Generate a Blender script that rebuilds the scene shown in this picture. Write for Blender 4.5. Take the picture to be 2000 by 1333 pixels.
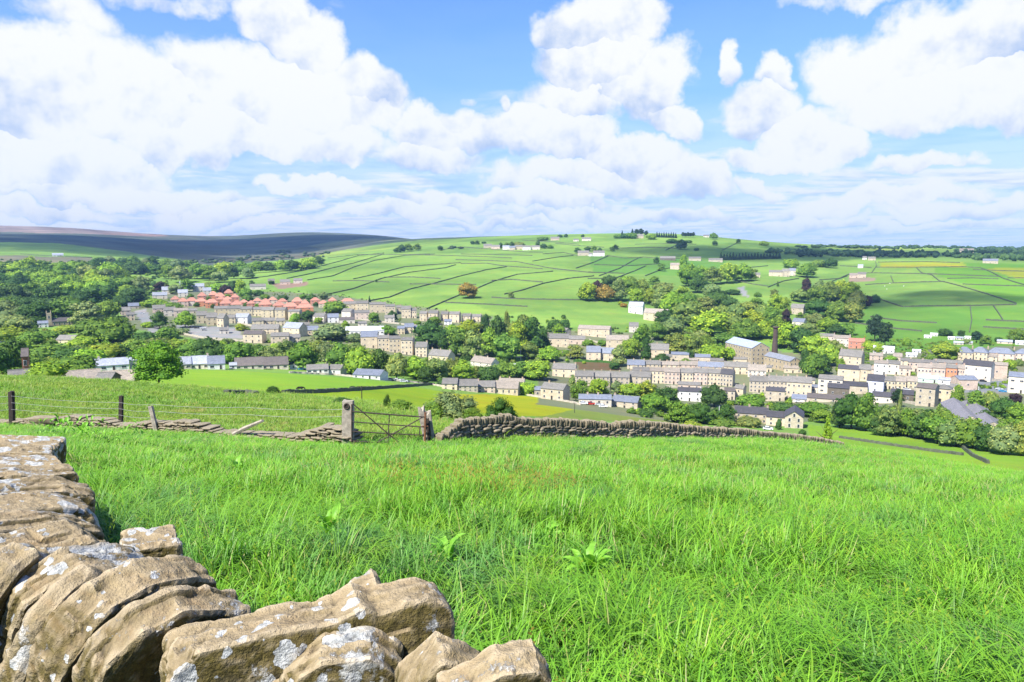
import bpy, math, random
import numpy as np
from math import radians, sin, cos, tan, atan, pi
from mathutils import Vector, Matrix, Euler, noise as mnoise

SC = bpy.context.scene
for _o in list(bpy.data.objects):
    bpy.data.objects.remove(_o)
COL = SC.collection
random.seed(7)
RNG = np.random.default_rng(7)

# ------------------------------------------------------------------ camera
F = 1444.0                      # focal length in pixels of the 2000 px wide photograph
PITCH = atan(186.5 / F)         # the camera looks down a little over seven degrees
cam = bpy.data.cameras.new("camera")
cam.sensor_width = 36.0
cam.lens = 36.0 * F / 2000.0
cam.clip_start = 0.05
cam.clip_end = 60000
camo = bpy.data.objects.new("camera", cam)
COL.objects.link(camo)
camo.location = (0, 0, 0)
camo.rotation_euler = (pi / 2 - PITCH, 0, 0)
SC.camera = camo

# ------------------------------------------------------------------ light
SUN_DIR = Vector((-0.62, -0.74, 1.15)).normalized()      # towards the sun
SUN_EL = math.asin(SUN_DIR.z)
SUN_AZ = math.atan2(SUN_DIR.x, SUN_DIR.y)                # clockwise from +Y
sun = bpy.data.lights.new("sun", 'SUN')
sun.energy = 4.9
sun.angle = radians(0.5)
sun.color = (1.0, 0.965, 0.90)
suno = bpy.data.objects.new("sun", sun)
COL.objects.link(suno)
suno.rotation_euler = SUN_DIR.to_track_quat('Z', 'Y').to_euler()

SC.view_settings.view_transform = 'Standard'
SC.view_settings.look = 'None'
SC.view_settings.gamma = 1.0
SC.view_settings.use_curve_mapping = False
SC.view_settings.exposure = 1.05
SC.cycles.max_bounces = 6
SC.cycles.diffuse_bounces = 3
SC.cycles.transparent_max_bounces = 24
SC.cycles.volume_bounces = 0
SC.cycles.volume_step_rate = 4.0
SC.cycles.volume_max_steps = 64
SC.cycles.sample_clamp_indirect = 6


class NT:
    """small helper that writes node trees"""
    def __init__(s, tree):
        s.t = tree
        s.n = tree.nodes
        s.l = tree.links

    def node(s, typ, **kw):
        nd = s.n.new(typ)
        for k, v in kw.items():
            setattr(nd, k, v)
        return nd

    def put(s, sock, v):
        if isinstance(v, bpy.types.NodeSocket):
            s.l.new(v, sock)
        elif v is not None:
            if isinstance(v, (tuple, list)) and len(v) == 3 and sock.type == 'RGBA':
                v = (*v, 1.0)
            sock.default_value = v

    def math(s, op, a, b=None, c=None, clamp=False):
        nd = s.node('ShaderNodeMath', operation=op, use_clamp=clamp)
        s.put(nd.inputs[0], a)
        if b is not None: s.put(nd.inputs[1], b)
        if c is not None: s.put(nd.inputs[2], c)
        return nd.outputs[0]

    def vmath(s, op, a, b=None, out=0):
        nd = s.node('ShaderNodeVectorMath', operation=op)
        s.put(nd.inputs[0], a)
        if b is not None:
            s.put(nd.inputs[3 if op == 'SCALE' else 1], b)
        return nd.outputs[out]

    def noise(s, vec, scale, detail=3.0, rough=0.5, dist=0.0, dim='3D', out=0):
        nd = s.node('ShaderNodeTexNoise', noise_dimensions=dim)
        if vec is not None: s.put(nd.inputs['Vector'], vec)
        nd.inputs['Scale'].default_value = scale
        nd.inputs['Detail'].default_value = detail
        nd.inputs['Roughness'].default_value = rough
        nd.inputs['Distortion'].default_value = dist
        return nd.outputs[out]

    def voro(s, vec, scale, feature='F1', out='Distance', rand=1.0):
        nd = s.node('ShaderNodeTexVoronoi', feature=feature)
        if vec is not None: s.put(nd.inputs['Vector'], vec)
        nd.inputs['Scale'].default_value = scale
        if 'Randomness' in nd.inputs: nd.inputs['Randomness'].default_value = rand
        return nd.outputs[out]

    def ramp(s, fac, stops, interp='LINEAR'):
        nd = s.node('ShaderNodeValToRGB')
        cr = nd.color_ramp
        cr.interpolation = interp
        while len(cr.elements) < len(stops):
            cr.elements.new(0.5)
        for e, (p, c) in zip(cr.elements, stops):
            e.position = p
            e.color = (c, c, c, 1) if isinstance(c, (int, float)) else (*c, 1)
        s.put(nd.inputs[0], fac)
        return nd.outputs[0]

    def mix(s, fac, a, b, blend='MIX'):
        nd = s.node('ShaderNodeMix', data_type='RGBA', blend_type=blend)
        s.put(nd.inputs[0], fac)
        s.put(nd.inputs[6], a)
        s.put(nd.inputs[7], b)
        return nd.outputs[2]

    def range(s, v, a, b, c=0.0, d=1.0, interp='LINEAR'):
        nd = s.node('ShaderNodeMapRange', interpolation_type=interp)
        s.put(nd.inputs[0], v)
        for i, q in enumerate((a, b, c, d)):
            s.put(nd.inputs[i + 1], q)
        return nd.outputs[0]


def pixdir(px, py):
    """unit direction of a pixel of the photograph"""
    th = PITCH + atan((py - 666.5) / F)
    t = tan(th)
    u = (px - 1000.0) / F * (cos(PITCH) + t * sin(PITCH))
    return Vector((u, 1.0, -t)).normalized()


def make_world():
    w = bpy.data.worlds.new("World")
    SC.world = w
    w.cycles.sampling_method = "MANUAL"
    w.cycles.sample_map_resolution = 256
    w.use_nodes = True
    g = NT(w.node_tree)
    g.n.clear()
    out = g.node('ShaderNodeOutputWorld')
    bg = g.node('ShaderNodeBackground')
    bg.inputs['Strength'].default_value = 0.1
    g.l.new(bg.outputs[0], out.inputs[0])
    sky = g.node('ShaderNodeTexSky', sky_type='NISHITA')
    sky.sun_disc = False
    sky.sun_elevation = SUN_EL
    sky.sun_rotation = SUN_AZ
    sky.altitude = 250
    sky.air_density = 1.0
    sky.dust_density = 0.3
    sky.ozone_density = 1.6
    tc = g.node('ShaderNodeTexCoord')
    D = g.vmath('NORMALIZE', tc.outputs['Generated'])
    # domain warp gives the cumulus their ragged, billowing outline
    n1 = g.noise(D, 5.0, 3.0, 0.55, out=1)
    n2 = g.noise(D, 19.0, 6.0, 0.58, out=1)
    w1 = g.vmath('SCALE', g.vmath('SUBTRACT', n1, (0.5, 0.5, 0.5)), 0.09)
    w2 = g.vmath('SCALE', g.vmath('SUBTRACT', n2, (0.5, 0.5, 0.5)), 0.055)
    P = g.vmath('ADD', g.vmath('ADD', D, w1), w2)
    # one group does one cloud lobe: offset from its centre in a tangent frame, an elliptic falloff
    ng = bpy.data.node_groups.new("cloud_lobe", 'ShaderNodeTree')
    for nm, tp in (("P", 'NodeSocketVector'), ("C", 'NodeSocketVector'), ("R", 'NodeSocketVector'), ("U", 'NodeSocketVector'),
                   ("A", 'NodeSocketFloat'), ("W", 'NodeSocketFloat'), ("S", 'NodeSocketFloat')):
        ng.interface.new_socket(nm, in_out='INPUT', socket_type=tp)
    for nm in ("W", "S"):
        ng.interface.new_socket(nm, in_out='OUTPUT', socket_type='NodeSocketFloat')
    h = NT(ng)
    gi = h.node('NodeGroupInput')
    go = h.node('NodeGroupOutput')
    loc = h.vmath('SUBTRACT', gi.outputs[0], gi.outputs[1])
    a = h.vmath('DOT_PRODUCT', loc, gi.outputs[2], out=1)
    b = h.vmath('DOT_PRODUCT', loc, gi.outputs[3], out=1)
    # a flat base: the lower half of each lobe falls off faster
    bb = h.math('MULTIPLY', b, h.math('ADD', 1.0, h.math('MULTIPLY', 0.55, h.math('LESS_THAN', b, 0.0))))
    d2 = h.math('ADD', h.math('MULTIPLY', a, a), h.math('MULTIPLY', bb, bb))
    wv = h.math('MULTIPLY', gi.outputs[4], h.math('SUBTRACT', 1.0, d2))
    wpos = h.math('MAXIMUM', wv, 0.0)
    h.l.new(h.math('MAXIMUM', gi.outputs[5], wv), go.inputs[0])
    # shade: height inside the lobe, the winning (nearest) lobe decides
    win = h.math('GREATER_THAN', wv, gi.outputs[5])
    mixs = h.node('ShaderNodeMix', data_type='FLOAT')
    h.put(mixs.inputs[0], win)
    h.put(mixs.inputs[2], gi.outputs[6])
    h.put(mixs.inputs[3], b)
    h.l.new(mixs.outputs[0], go.inputs[1])
    W = -1.0
    S = 0.0
    for (px, py, rx, ry, rot, amp) in CLOUDS:
        c = pixdir(px, py)
        r = Vector((0, 0, 1)).cross(-c).normalized()
        if r.x < 0: r = -r
        up = r.cross(c).normalized()
        if up.z < 0: up = -up
        ca, sa = cos(radians(rot)), sin(radians(rot))
        r2 = r * ca + up * sa
        u2 = up * ca - r * sa
        q = g.node('ShaderNodeGroup')
        q.node_tree = ng
        g.put(q.inputs[0], P)
        q.inputs[1].default_value = c
        q.inputs[2].default_value = r2 * (F / rx)
        q.inputs[3].default_value = u2 * (F / ry)
        q.inputs[4].default_value = amp
        g.put(q.inputs[5], W)
        g.put(q.inputs[6], S)
        W, S = q.outputs[0], q.outputs[1]
    # flat-bottomed cloud deck far off, seen through a plane overhead: rows of small clouds down to the horizon
    sep = g.node('ShaderNodeSeparateXYZ')
    g.put(sep.inputs[0], D)
    el = sep.outputs[2]
    den = g.math('ADD', g.math('ABSOLUTE', el), 0.06)
    cmb = g.node('ShaderNodeCombineXYZ')
    g.put(cmb.inputs[0], g.math('DIVIDE', sep.outputs[0], den))
    g.put(cmb.inputs[1], g.math('DIVIDE', sep.outputs[1], den))
    deck = g.noise(cmb.outputs[0], 0.75, 7.0, 0.58, 0.25)
    cmb2 = g.vmath('ADD', cmb.outputs[0], (-0.16, -0.10, 0))
    deck2 = g.noise(cmb2, 0.75, 4.0, 0.5, 0.25)
    low = g.range(el, 0.02, 0.24, 1.0, 0.0)                      # cover thickens towards the horizon
    thr = g.math('SUBTRACT', 0.60, g.math('MULTIPLY', low, 0.21))
    dk = g.range(g.math('SUBTRACT', deck, thr), -0.06, 0.16, 0.0, 1.0, 'SMOOTHSTEP')
    # ragged fringe of the near cumulus
    fine = g.noise(D, 42.0, 5.0, 0.62)
    mid = g.noise(D, 13.0, 5.0, 0.6)
    wv = g.math('ADD', W, g.math('MULTIPLY', g.math('SUBTRACT', mid, 0.5), 0.85))
    wv = g.math('ADD', wv, g.math('MULTIPLY', g.math('SUBTRACT', fine, 0.5), 0.42))
    wv = g.math('ADD', wv, g.math('MULTIPLY', g.math('SUBTRACT', g.noise(D, 120.0, 4.0, 0.65), 0.5), 0.20))
    cu = g.range(wv, -0.10, 0.48, 0.0, 1.0, 'SMOOTHSTEP')
    cover = g.math('MAXIMUM', cu, g.math('MULTIPLY', dk, 0.92))
    veil = g.range(el, -0.02, 0.20, 0.78, 0.05)
    cover = g.math('MAXIMUM', cover, veil)
    # brightness: sunlit tops, blue grey undersides, self shading of billows
    midS = g.noise(g.vmath('ADD', D, (0.012, 0.0, -0.016)), 13.0, 4.0, 0.6)
    relief = g.math('SUBTRACT', mid, midS)
    low2 = g.noise(D, 3.2, 3.0, 0.5)
    sh = g.math('ADD', g.math('MULTIPLY', S, 0.42), g.math('MULTIPLY', relief, 1.9))
    sh = g.math('ADD', sh, g.math('MULTIPLY', g.math('SUBTRACT', low2, 0.5), 1.3))
    shn = g.range(sh, -0.62, 0.20, 0.0, 1.0, 'SMOOTHSTEP')
    shd = g.range(g.math('SUBTRACT', deck, deck2), -0.16, 0.06, 0.0, 1.0, 'SMOOTHSTEP')
    incu = g.range(cu, 0.05, 0.7)
    lit = g.math('ADD', g.math('MULTIPLY', shn, incu), g.math('MULTIPLY', shd, g.math('SUBTRACT', 1.0, incu)))
    ccol = g.mix(lit, CLOUD_DARK, CLOUD_LIT)
    ccol = g.mix(g.range(el, 0.0, 0.22, 0.35, 0.0), ccol, CLOUD_FAR)
    tint = g.mix(1.0, sky.outputs[0], SKY_TINT, 'MULTIPLY')
    tint = g.mix(g.range(el, 0.0, 0.30, 0.85, 0.0), tint, SKY_LOW)
    fin = g.mix(cover, tint, ccol)
    g.put(bg.inputs['Color'], fin)


# lobes: px, py, half width, half height, tilt, amount
CLOUDS = [
    (60, 180, 230, 120, 0, 1.0), (200, 200, 170, 110, -10, 0.9), (120, 330, 210, 90, 0, 0.75), (330, 215, 120, 95, 10, 1.0), (450, 175, 150, 90, -8, 1.0), (410, 260, 220, 80, 0, 1.0),
    (600, 215, 190, 95, 0, 1.0), (250, 372, 220, 30, 0, .9), (780, 425, 200, 26, 0, .85), (1050, 392, 180, 28, 0, .9), (1300, 425, 170, 24, 0, .85), (1560, 432, 170, 22, 0, .85), (1760, 385, 140, 24, 0, .85), (60, 440, 160, 20, 0, .8), (430, 440, 200, 18, 0, .8), (1020, 445, 200, 16, 0, .8), (1800, 455, 200, 14, 0, .8), (710, 180, 75, 75, 0, 1.0), (560, 285, 220, 55, 0, 0.9), (545, 60, 90, 75, -20, 1.1), (610, 95, 70, 80, -30, 1.0), (130, 45, 90, 50, -30, 0.45), (320, 10, 140, 28, 0, 0.4),
    (30, 110, 110, 50, -10, 0.8), (850, 265, 110, 65, 0, 0.9), (900, 240, 70, 45, 0, 0.8), (830, 310, 150, 45, 0, 0.7), (1000, 270, 150, 60, 0, 0.9), (1110, 280, 130, 60, 0, 1.0),
    (1230, 305, 120, 55, -10, 1.0), (1330, 345, 120, 50, -10, 1.0), (1150, 350, 230, 45, 0, 0.7), (1130, 50, 90, 75, 0, 1.1), (1210, 45, 90, 90, 0, 1.1), (1180, 120, 125, 90, 0, 1.1),
    (1250, 165, 90, 95, -15, 1.0), (1310, 235, 60, 40, -30, 0.9), (1140, 205, 110, 60, 0, 0.6), (1410, 155, 26, 42, 0, 0.9), (1500, 160, 36, 34, 0, 0.8), (1475, 225, 75, 60, 0, 1.0), (1580, 265, 90, 55, 0, 1.0),
    (1660, 280, 60, 45, 0, 1.0), (1530, 305, 140, 35, 0, 0.7), (1700, 130, 120, 75, 20, 0.9), (1850, 90, 170, 90, 10, 1.0), (1960, 60, 150, 75, 10, 1.0), (1820, 200, 190, 75, 0, 0.9), (1960, 190, 130, 90, 0, 0.9),
    (1640, 10, 100, 25, 0, 0.4), (1800, 320, 80, 26, 0, 0.75), (620, 370, 110, 24, -6, 0.9), (400, 405, 120, 26, 0, 0.7), (120, 405, 160, 26, 0, 0.6), (1480, 355, 70, 20, -8, 0.75), (1650, 400, 150, 30, 0, 0.7),
    (1900, 420, 170, 28, 0, 0.7), (900, 395, 200, 28, 0, 0.6), (1150, 420, 200, 26, 0, 0.6), (995, 205, 18, 22, 0, 0.6), (930, 190, 16, 16, 0, 0.4),
]
CLOUD_LIT = (4.75, 4.85, 4.95)
CLOUD_DARK = (2.25, 2.95, 4.4)
CLOUD_FAR = (3.35, 3.85, 4.85)
SKY_TINT = (0.50, 0.75, 1.28)
SKY_LOW = (1.75, 2.75, 4.75)
make_world()

# ------------------------------------------------------------------ terrain
# For directions across the view, ground distance (m) and the height there (given as the row at which the ground shows)
PROF = {
    -400: "36,833 60,775 90,748 120,735 150,745 190,748 250,735 330,722 420,705 550,665 800,610 1100,565 1500,520 2000,492 2500,474 3300,463 4200,455 5500,440 9000,470",
    0: "36,833 60,778 90,748 120,735 150,747 190,748 250,735 330,722 420,705 550,665 800,610 1100,565 1500,520 2000,492 2500,474 3300,463 4200,455 5500,440 9000,470",
    150: "36,836 60,785 90,755 118,741 150,754 190,752 250,736 330,722 420,708 550,668 800,610 1100,570 1500,525 2000,496 2500,480 3300,468 4200,458 5500,444 9000,470",
    300: "36,843 60,795 90,765 115,752 150,757 190,753 250,738 330,724 420,712 550,672 650,640 800,612 1000,580 1300,548 1600,528 2200,505 3000,488 4200,472 5800,457 9000,475",
    450: "36,847 60,800 90,775 120,763 150,766 200,760 250,747 330,727 380,720 450,707 540,680 650,640 800,612 1000,582 1300,550 1600,532 2200,512 3000,497 4200,480 6200,463 9000,475",
    600: "36,848 60,805 90,783 120,775 150,777 200,770 260,752 330,735 360,732 450,715 540,690 620,660 700,637 820,610 1000,582 1200,557 1500,527 1900,511 2600,500 3500,485 6200,452 9000,470",
    750: "36,845 50,830 80,800 120,790 160,792 220,780 280,763 335,745 370,742 450,730 540,705 620,672 700,645 800,618 900,597 1000,580 1200,552 1500,522 1900,500 2400,482 3000,470 5800,459 9000,475",
    860: "36,842 50,830 70,818 95,808 130,815 180,812 240,795 300,778 350,765 400,752 450,745 540,715 620,685 700,650 800,620 900,596 1000,578 1200,547 1500,518 1900,492 2400,472 2900,464 3900,475",
    980: "36,848 50,842 70,830 100,822 150,832 200,822 260,803 320,785 380,771 430,757 500,740 560,718 620,692 700,660 780,632 850,612 950,586 1000,576 1200,542 1500,514 1900,489 2350,465 2700,461 3600,475",
    1100: "36,858 50,862 70,862 100,858 150,855 200,840 260,817 320,799 380,781 430,772 500,750 560,728 620,700 700,670 760,645 850,615 1000,575 1200,540 1500,510 1900,485 2300,460 2600,457 3500,475",
    1300: "36,862 50,870 70,878 110,888 160,880 230,850 300,832 370,810 430,788 480,765 540,740 600,715 660,690 740,660 850,625 950,600 1100,565 1300,540 1600,505 1900,480 2250,456 2600,455 3500,475",
    1500: "36,866 50,872 80,887 110,892 160,885 230,868 300,848 340,832 400,808 450,785 500,758 560,728 600,712 680,680 780,645 900,610 1050,575 1250,545 1500,520 1800,497 2150,474 2600,474 3300,481 4500,483 9000,486",
    1650: "36,880 50,880 62,885 80,896 120,900 180,885 240,868 300,848 340,835 390,805 440,775 500,745 560,722 640,695 740,665 860,632 1000,598 1200,560 1400,535 1650,512 2100,492 2700,481 3500,482 9000,486",
    1800: "30,905 40,902 52,906 70,916 110,922 180,908 240,887 280,869 330,832 380,798 440,768 500,738 560,712 640,680 740,652 850,620 1000,582 1200,545 1450,512 1700,503 2200,490 3200,482 5000,484 9000,487",
    2000: "26,936 32,930 42,938 60,948 100,948 170,930 220,905 260,882 320,842 380,805 440,772 500,742 560,715 640,680 740,650 850,612 1000,575 1200,545 1450,515 1750,503 2200,494 3200,487 5000,487 9000,488",
    2400: "24,955 30,948 42,952 60,955 100,950 170,932 220,908 260,882 320,842 380,805 440,772 500,742 560,715 640,680 740,650 850,612 1000,575 1200,545 1450,515 1750,503 2200,494 3200,487 5000,487 9000,488",
}


def z_near(x, y):
    return -1.58 - 0.215 * y - 0.035 * x - 0.0175 * np.abs(x) - 0.0022 * np.maximum(x - 6.0, 0) ** 2


def tan_row(r):
    return np.tan(PITCH + np.arctan((r - 666.5) / F))


LY0, LY1, NLY = math.log(20.0), math.log(14000.0), 420
PXS = np.arange(-400, 2401, 20.0)


def build_table():
    ly = np.linspace(LY0, LY1, NLY)
    keys = sorted(PROF)
    cols = []
    for k in keys:
        pts = [tuple(map(float, q.split(','))) for q in PROF[k].split()]
        Y = np.array([p[0] for p in pts]); R = np.array([p[1] for p in pts])
        T = tan_row(R)
        lY = np.log(Y)
        # monotone-ish smooth interpolation: cubic Hermite with limited slopes on t(logY)
        d = np.diff(T) / np.diff(lY)
        m = np.zeros(len(T))
        m[1:-1] = np.where(d[:-1] * d[1:] > 0, 2 * d[:-1] * d[1:] / (d[:-1] + d[1:] + 1e-12), 0)
        m[0], m[-1] = d[0], 0
        idx = np.clip(np.searchsorted(lY, ly) - 1, 0, len(lY) - 2)
        h = lY[idx + 1] - lY[idx]
        s = np.clip((ly - lY[idx]) / h, 0, 1)
        v = (2 * s**3 - 3 * s**2 + 1) * T[idx] + (s**3 - 2 * s**2 + s) * h * m[idx] + (-2 * s**3 + 3 * s**2) * T[idx + 1] + (s**3 - s**2) * h * m[idx + 1]
        v = np.where(ly > lY[-1], T[-1], v)
        cols.append(v)
    cols = np.array(cols)
    keys = np.array(keys, float)
    tab = np.array([np.interp(PXS, keys, cols[:, j]) for j in range(NLY)]).T   # px x ly
    # smooth
    kx = np.exp(-0.5 * (np.arange(-6, 7) / 2.0) ** 2); kx /= kx.sum()
    ky = np.exp(-0.5 * (np.arange(-6, 7) / 2.0) ** 2); ky /= ky.sum()
    p = np.pad(tab, ((6, 6), (6, 6)), mode='edge')
    p = np.apply_along_axis(lambda a: np.convolve(a, kx, 'valid'), 0, p)
    p = np.apply_along_axis(lambda a: np.convolve(a, ky, 'valid'), 1, p)
    return p


TAB = build_table()


def sstep(a, b, x):
    t = np.clip((x - a) / (b - a), 0, 1)
    return t * t * (3 - 2 * t)


def wob(x, y, s, seed=0):
    """cheap smooth noise made of sines, about -1..1"""
    a = np.sin(x / s * 1.0 + 1.3 * seed + 0.8 * np.sin(y / s * 0.7 + seed)) * np.cos(y / s * 1.1 - 2.1 * seed)
    b = np.sin((x * 0.6 + y * 0.8) / s * 2.3 + seed * 4.1) * 0.5 + np.sin((x * 0.8 - y * 0.6) / s * 3.9 + seed) * 0.25
    return (a + b) / 1.75


def H(x, y):
    x = np.asarray(x, float); y = np.asarray(y, float)
    Y = np.maximum(y, 20.0)
    u = x / np.maximum(y, 1.0)
    px = np.clip(1000 + 1428 * u, -400, 2399.9)
    fi = (px + 400) / 20.0
    i = np.clip(fi.astype(int), 0, len(PXS) - 2); fx = fi - i
    fj = np.clip((np.log(Y) - LY0) / (LY1 - LY0) * (NLY - 1), 0, NLY - 1.001)
    j = fj.astype(int); fy = fj - j
    t = (TAB[i, j] * (1 - fx) * (1 - fy) + TAB[i + 1, j] * fx * (1 - fy) + TAB[i, j + 1] * (1 - fx) * fy + TAB[i + 1, j + 1] * fx * fy)
    zf = -Y * t
    w = sstep(24, 37, y)
    z = z_near(x, y) * (1 - w) + zf * w
    z = z + 0.05 * wob(x, y, 1.1, 1) * (1 - w * 0.5) + 0.09 * wob(x, y, 3.7, 2)
    z = z + sstep(150, 900, y) * 1.2 * wob(x, y, 60, 3)
    return z


def hz(x, y):
    return float(H(np.array([x]), np.array([y]))[0])


_LYS = np.linspace(0, 1, 3600)


def at(px, py, ymin=130.0, ymax=12000.0):
    """the point of the ground that the photograph shows at a pixel, beyond ymin"""
    t = tan(PITCH + atan((py - 666.5) / F))
    u = (px - 1000.0) / F * (cos(PITCH) + t * sin(PITCH))
    Y = ymin * (ymax / ymin) ** _LYS
    dz = H(u * Y, Y) + t * Y
    k = np.nonzero(dz >= 0)[0]
    if len(k) and k[0] > 0:
        a, b = k[0] - 1, k[0]
        s = dz[a] / (dz[a] - dz[b])
        y = Y[a] * (1 - s) + Y[b] * s
    elif len(k):
        y = Y[0]
    else:
        y = Y[int(np.argmax(dz / Y))]
    return Vector((u * y, y, hz(u * y, y)))


def proj(x, y, z):
    """pixel of a point (numpy)"""
    d = y * cos(PITCH) - z * sin(PITCH)
    v = -(z * cos(PITCH) + y * sin(PITCH))
    return 1000 + F * x / d, 666.5 + F * v / d


def ray3(px, py, Y):
    """point on a pixel's ray at forward distance Y"""
    t = tan(PITCH + atan((py - 666.5) / F))
    u = (px - 1000.0) / F * (cos(PITCH) + t * sin(PITCH))
    return Vector((u * Y, Y, -t * Y))


# ------------------------------------------------------------------ small builders
def mesh_obj(name, verts, faces, mats=None, parent=None, smooth=False, mat_idx=None, link=True):
    me = bpy.data.meshes.new(name)
    me.from_pydata([tuple(v) for v in verts], [], [tuple(f) for f in faces])
    for m in (mats or []):
        me.materials.append(m)
    if mat_idx is not None:
        me.polygons.foreach_set('material_index', np.array(mat_idx, dtype=np.int32))
    if smooth:
        me.polygons.foreach_set('use_smooth', np.ones(len(me.polygons), dtype=bool))
    me.update()
    o = bpy.data.objects.new(name, me)
    if link:
        COL.objects.link(o)
    if parent is not None:
        o.parent = parent
    return o


def np_mesh(name, V, Fq, mats=None, smooth=False, mi=None, n=4):
    """fast mesh from arrays: V (k,3), Fq (m,n)"""
    me = bpy.data.meshes.new(name)
    V = np.asarray(V, np.float32); Fq = np.asarray(Fq, np.int32)
    me.vertices.add(len(V)); me.vertices.foreach_set('co', V.ravel())
    me.loops.add(Fq.size); me.loops.foreach_set('vertex_index', Fq.ravel())
    me.polygons.add(len(Fq)); me.polygons.foreach_set('loop_start', np.arange(0, Fq.size, n, dtype=np.int32))
    for m in (mats or []):
        me.materials.append(m)
    if mi is not None:
        me.polygons.foreach_set('material_index', np.asarray(mi, np.int32))
    if smooth:
        me.polygons.foreach_set('use_smooth', np.ones(len(Fq), dtype=bool))
    me.update(calc_edges=True)
    me.validate()
    return me


def add_attr(me, name, data, domain='POINT', typ='FLOAT_COLOR'):
    a = me.attributes.new(name, typ, domain)
    if typ == 'FLOAT_COLOR':
        d = np.ones((len(data), 4), np.float32); d[:, :3] = data
        a.data.foreach_set('color', d.ravel())
    else:
        a.data.foreach_set('value', np.asarray(data, np.float32))


def obj(name, me, parent=None, loc=None, rot=None, scale=None, color=None):
    o = bpy.data.objects.new(name, me)
    COL.objects.link(o)
    if parent is not None: o.parent = parent
    if loc is not None: o.location = loc
    if rot is not None: o.rotation_euler = rot
    if scale is not None: o.scale = scale
    if color is not None: o.color = (*color, 1.0)
    return o


def tag(o, label=None, cat=None, group=None, kind=None):
    if label: o['label'] = label
    if cat: o['category'] = cat
    if group: o['group'] = group
    if kind: o['kind'] = kind
    return o


def thing(name, label, cat, loc=(0, 0, 0), rz=0.0, group=None):
    o = bpy.data.objects.new(name, None)
    COL.objects.link(o)
    o.location = loc
    o.rotation_euler = (0, 0, rz)
    o.empty_display_size = 0.5
    return tag(o, label, cat, group)


class MB:
    """collects boxes, prisms and tubes into one mesh"""
    def __init__(s):
        s.v = []; s.f = []; s.m = []

    def add(s, v, f, m=0):
        k = len(s.v)
        s.v += [tuple(q) for q in v]
        s.f += [tuple(i + k for i in q) for q in f]
        s.m += [m] * len(f)
        return s

    def box(s, x0, x1, y0, y1, z0, z1, m=0):
        v = [(x0, y0, z0), (x1, y0, z0), (x1, y1, z0), (x0, y1, z0), (x0, y0, z1), (x1, y0, z1), (x1, y1, z1), (x0, y1, z1)]
        return s.add(v, [(0, 3, 2, 1), (4, 5, 6, 7), (0, 1, 5, 4), (1, 2, 6, 5), (2, 3, 7, 6), (3, 0, 4, 7)], m)

    def tube(s, pts, rad, n=6, m=0, cap=True):
        pts = [Vector(p) for p in pts]
        if not isinstance(rad, (list, tuple)): rad = [rad] * len(pts)
        k = len(s.v)
        vs = []; fs = []
        prev = None
        for i, p in enumerate(pts):
            d = (pts[min(i + 1, len(pts) - 1)] - pts[max(i - 1, 0)]).normalized()
            a = d.cross(Vector((0, 0, 1)))
            if a.length < 0.1: a = d.cross(Vector((0, 1, 0)))
            a.normalize()
            if prev is not None and a.dot(prev) < 0: a = -a
            prev = a
            b = d.cross(a).normalized()
            for q in range(n):
                an = 2 * pi * q / n
                vs.append(p + (a * cos(an) + b * sin(an)) * rad[i])
        for i in range(len(pts) - 1):
            for q in range(n):
                r = (q + 1) % n
                fs.append((i * n + q, i * n + r, (i + 1) * n + r, (i + 1) * n + q))
        if cap:
            fs.append(tuple(range(n))[::-1]); fs.append(tuple((len(pts) - 1) * n + q for q in range(n)))
        return s.add(vs, fs, m)

    def build(s, name, mats, parent=None, smooth=False, **kw):
        o = mesh_obj(name, s.v, s.f, mats, parent, smooth, s.m)
        for k, v in kw.items(): setattr(o, k, v)
        return o

    def data(s, name, mats, smooth=False):
        o = mesh_obj(name, s.v, s.f, mats, None, smooth, s.m, link=False)
        me = o.data
        bpy.data.objects.remove(o)
        return me


def new_mat(name):
    m = bpy.data.materials.new(name)
    m.use_nodes = True
    g = NT(m.node_tree)
    b = g.n['Principled BSDF']
    b.inputs['Roughness'].default_value = 0.9
    b.inputs['Specular IOR Level'].default_value = 0.25
    return m, g, b


def bump(g, b, h, strength=0.5, dist=0.05):
    nd = g.node('ShaderNodeBump')
    nd.inputs['Strength'].default_value = strength
    nd.inputs['Distance'].default_value = dist
    g.put(nd.inputs['Height'], h)
    g.put(b.inputs['Normal'], nd.outputs[0])
    return nd


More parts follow.
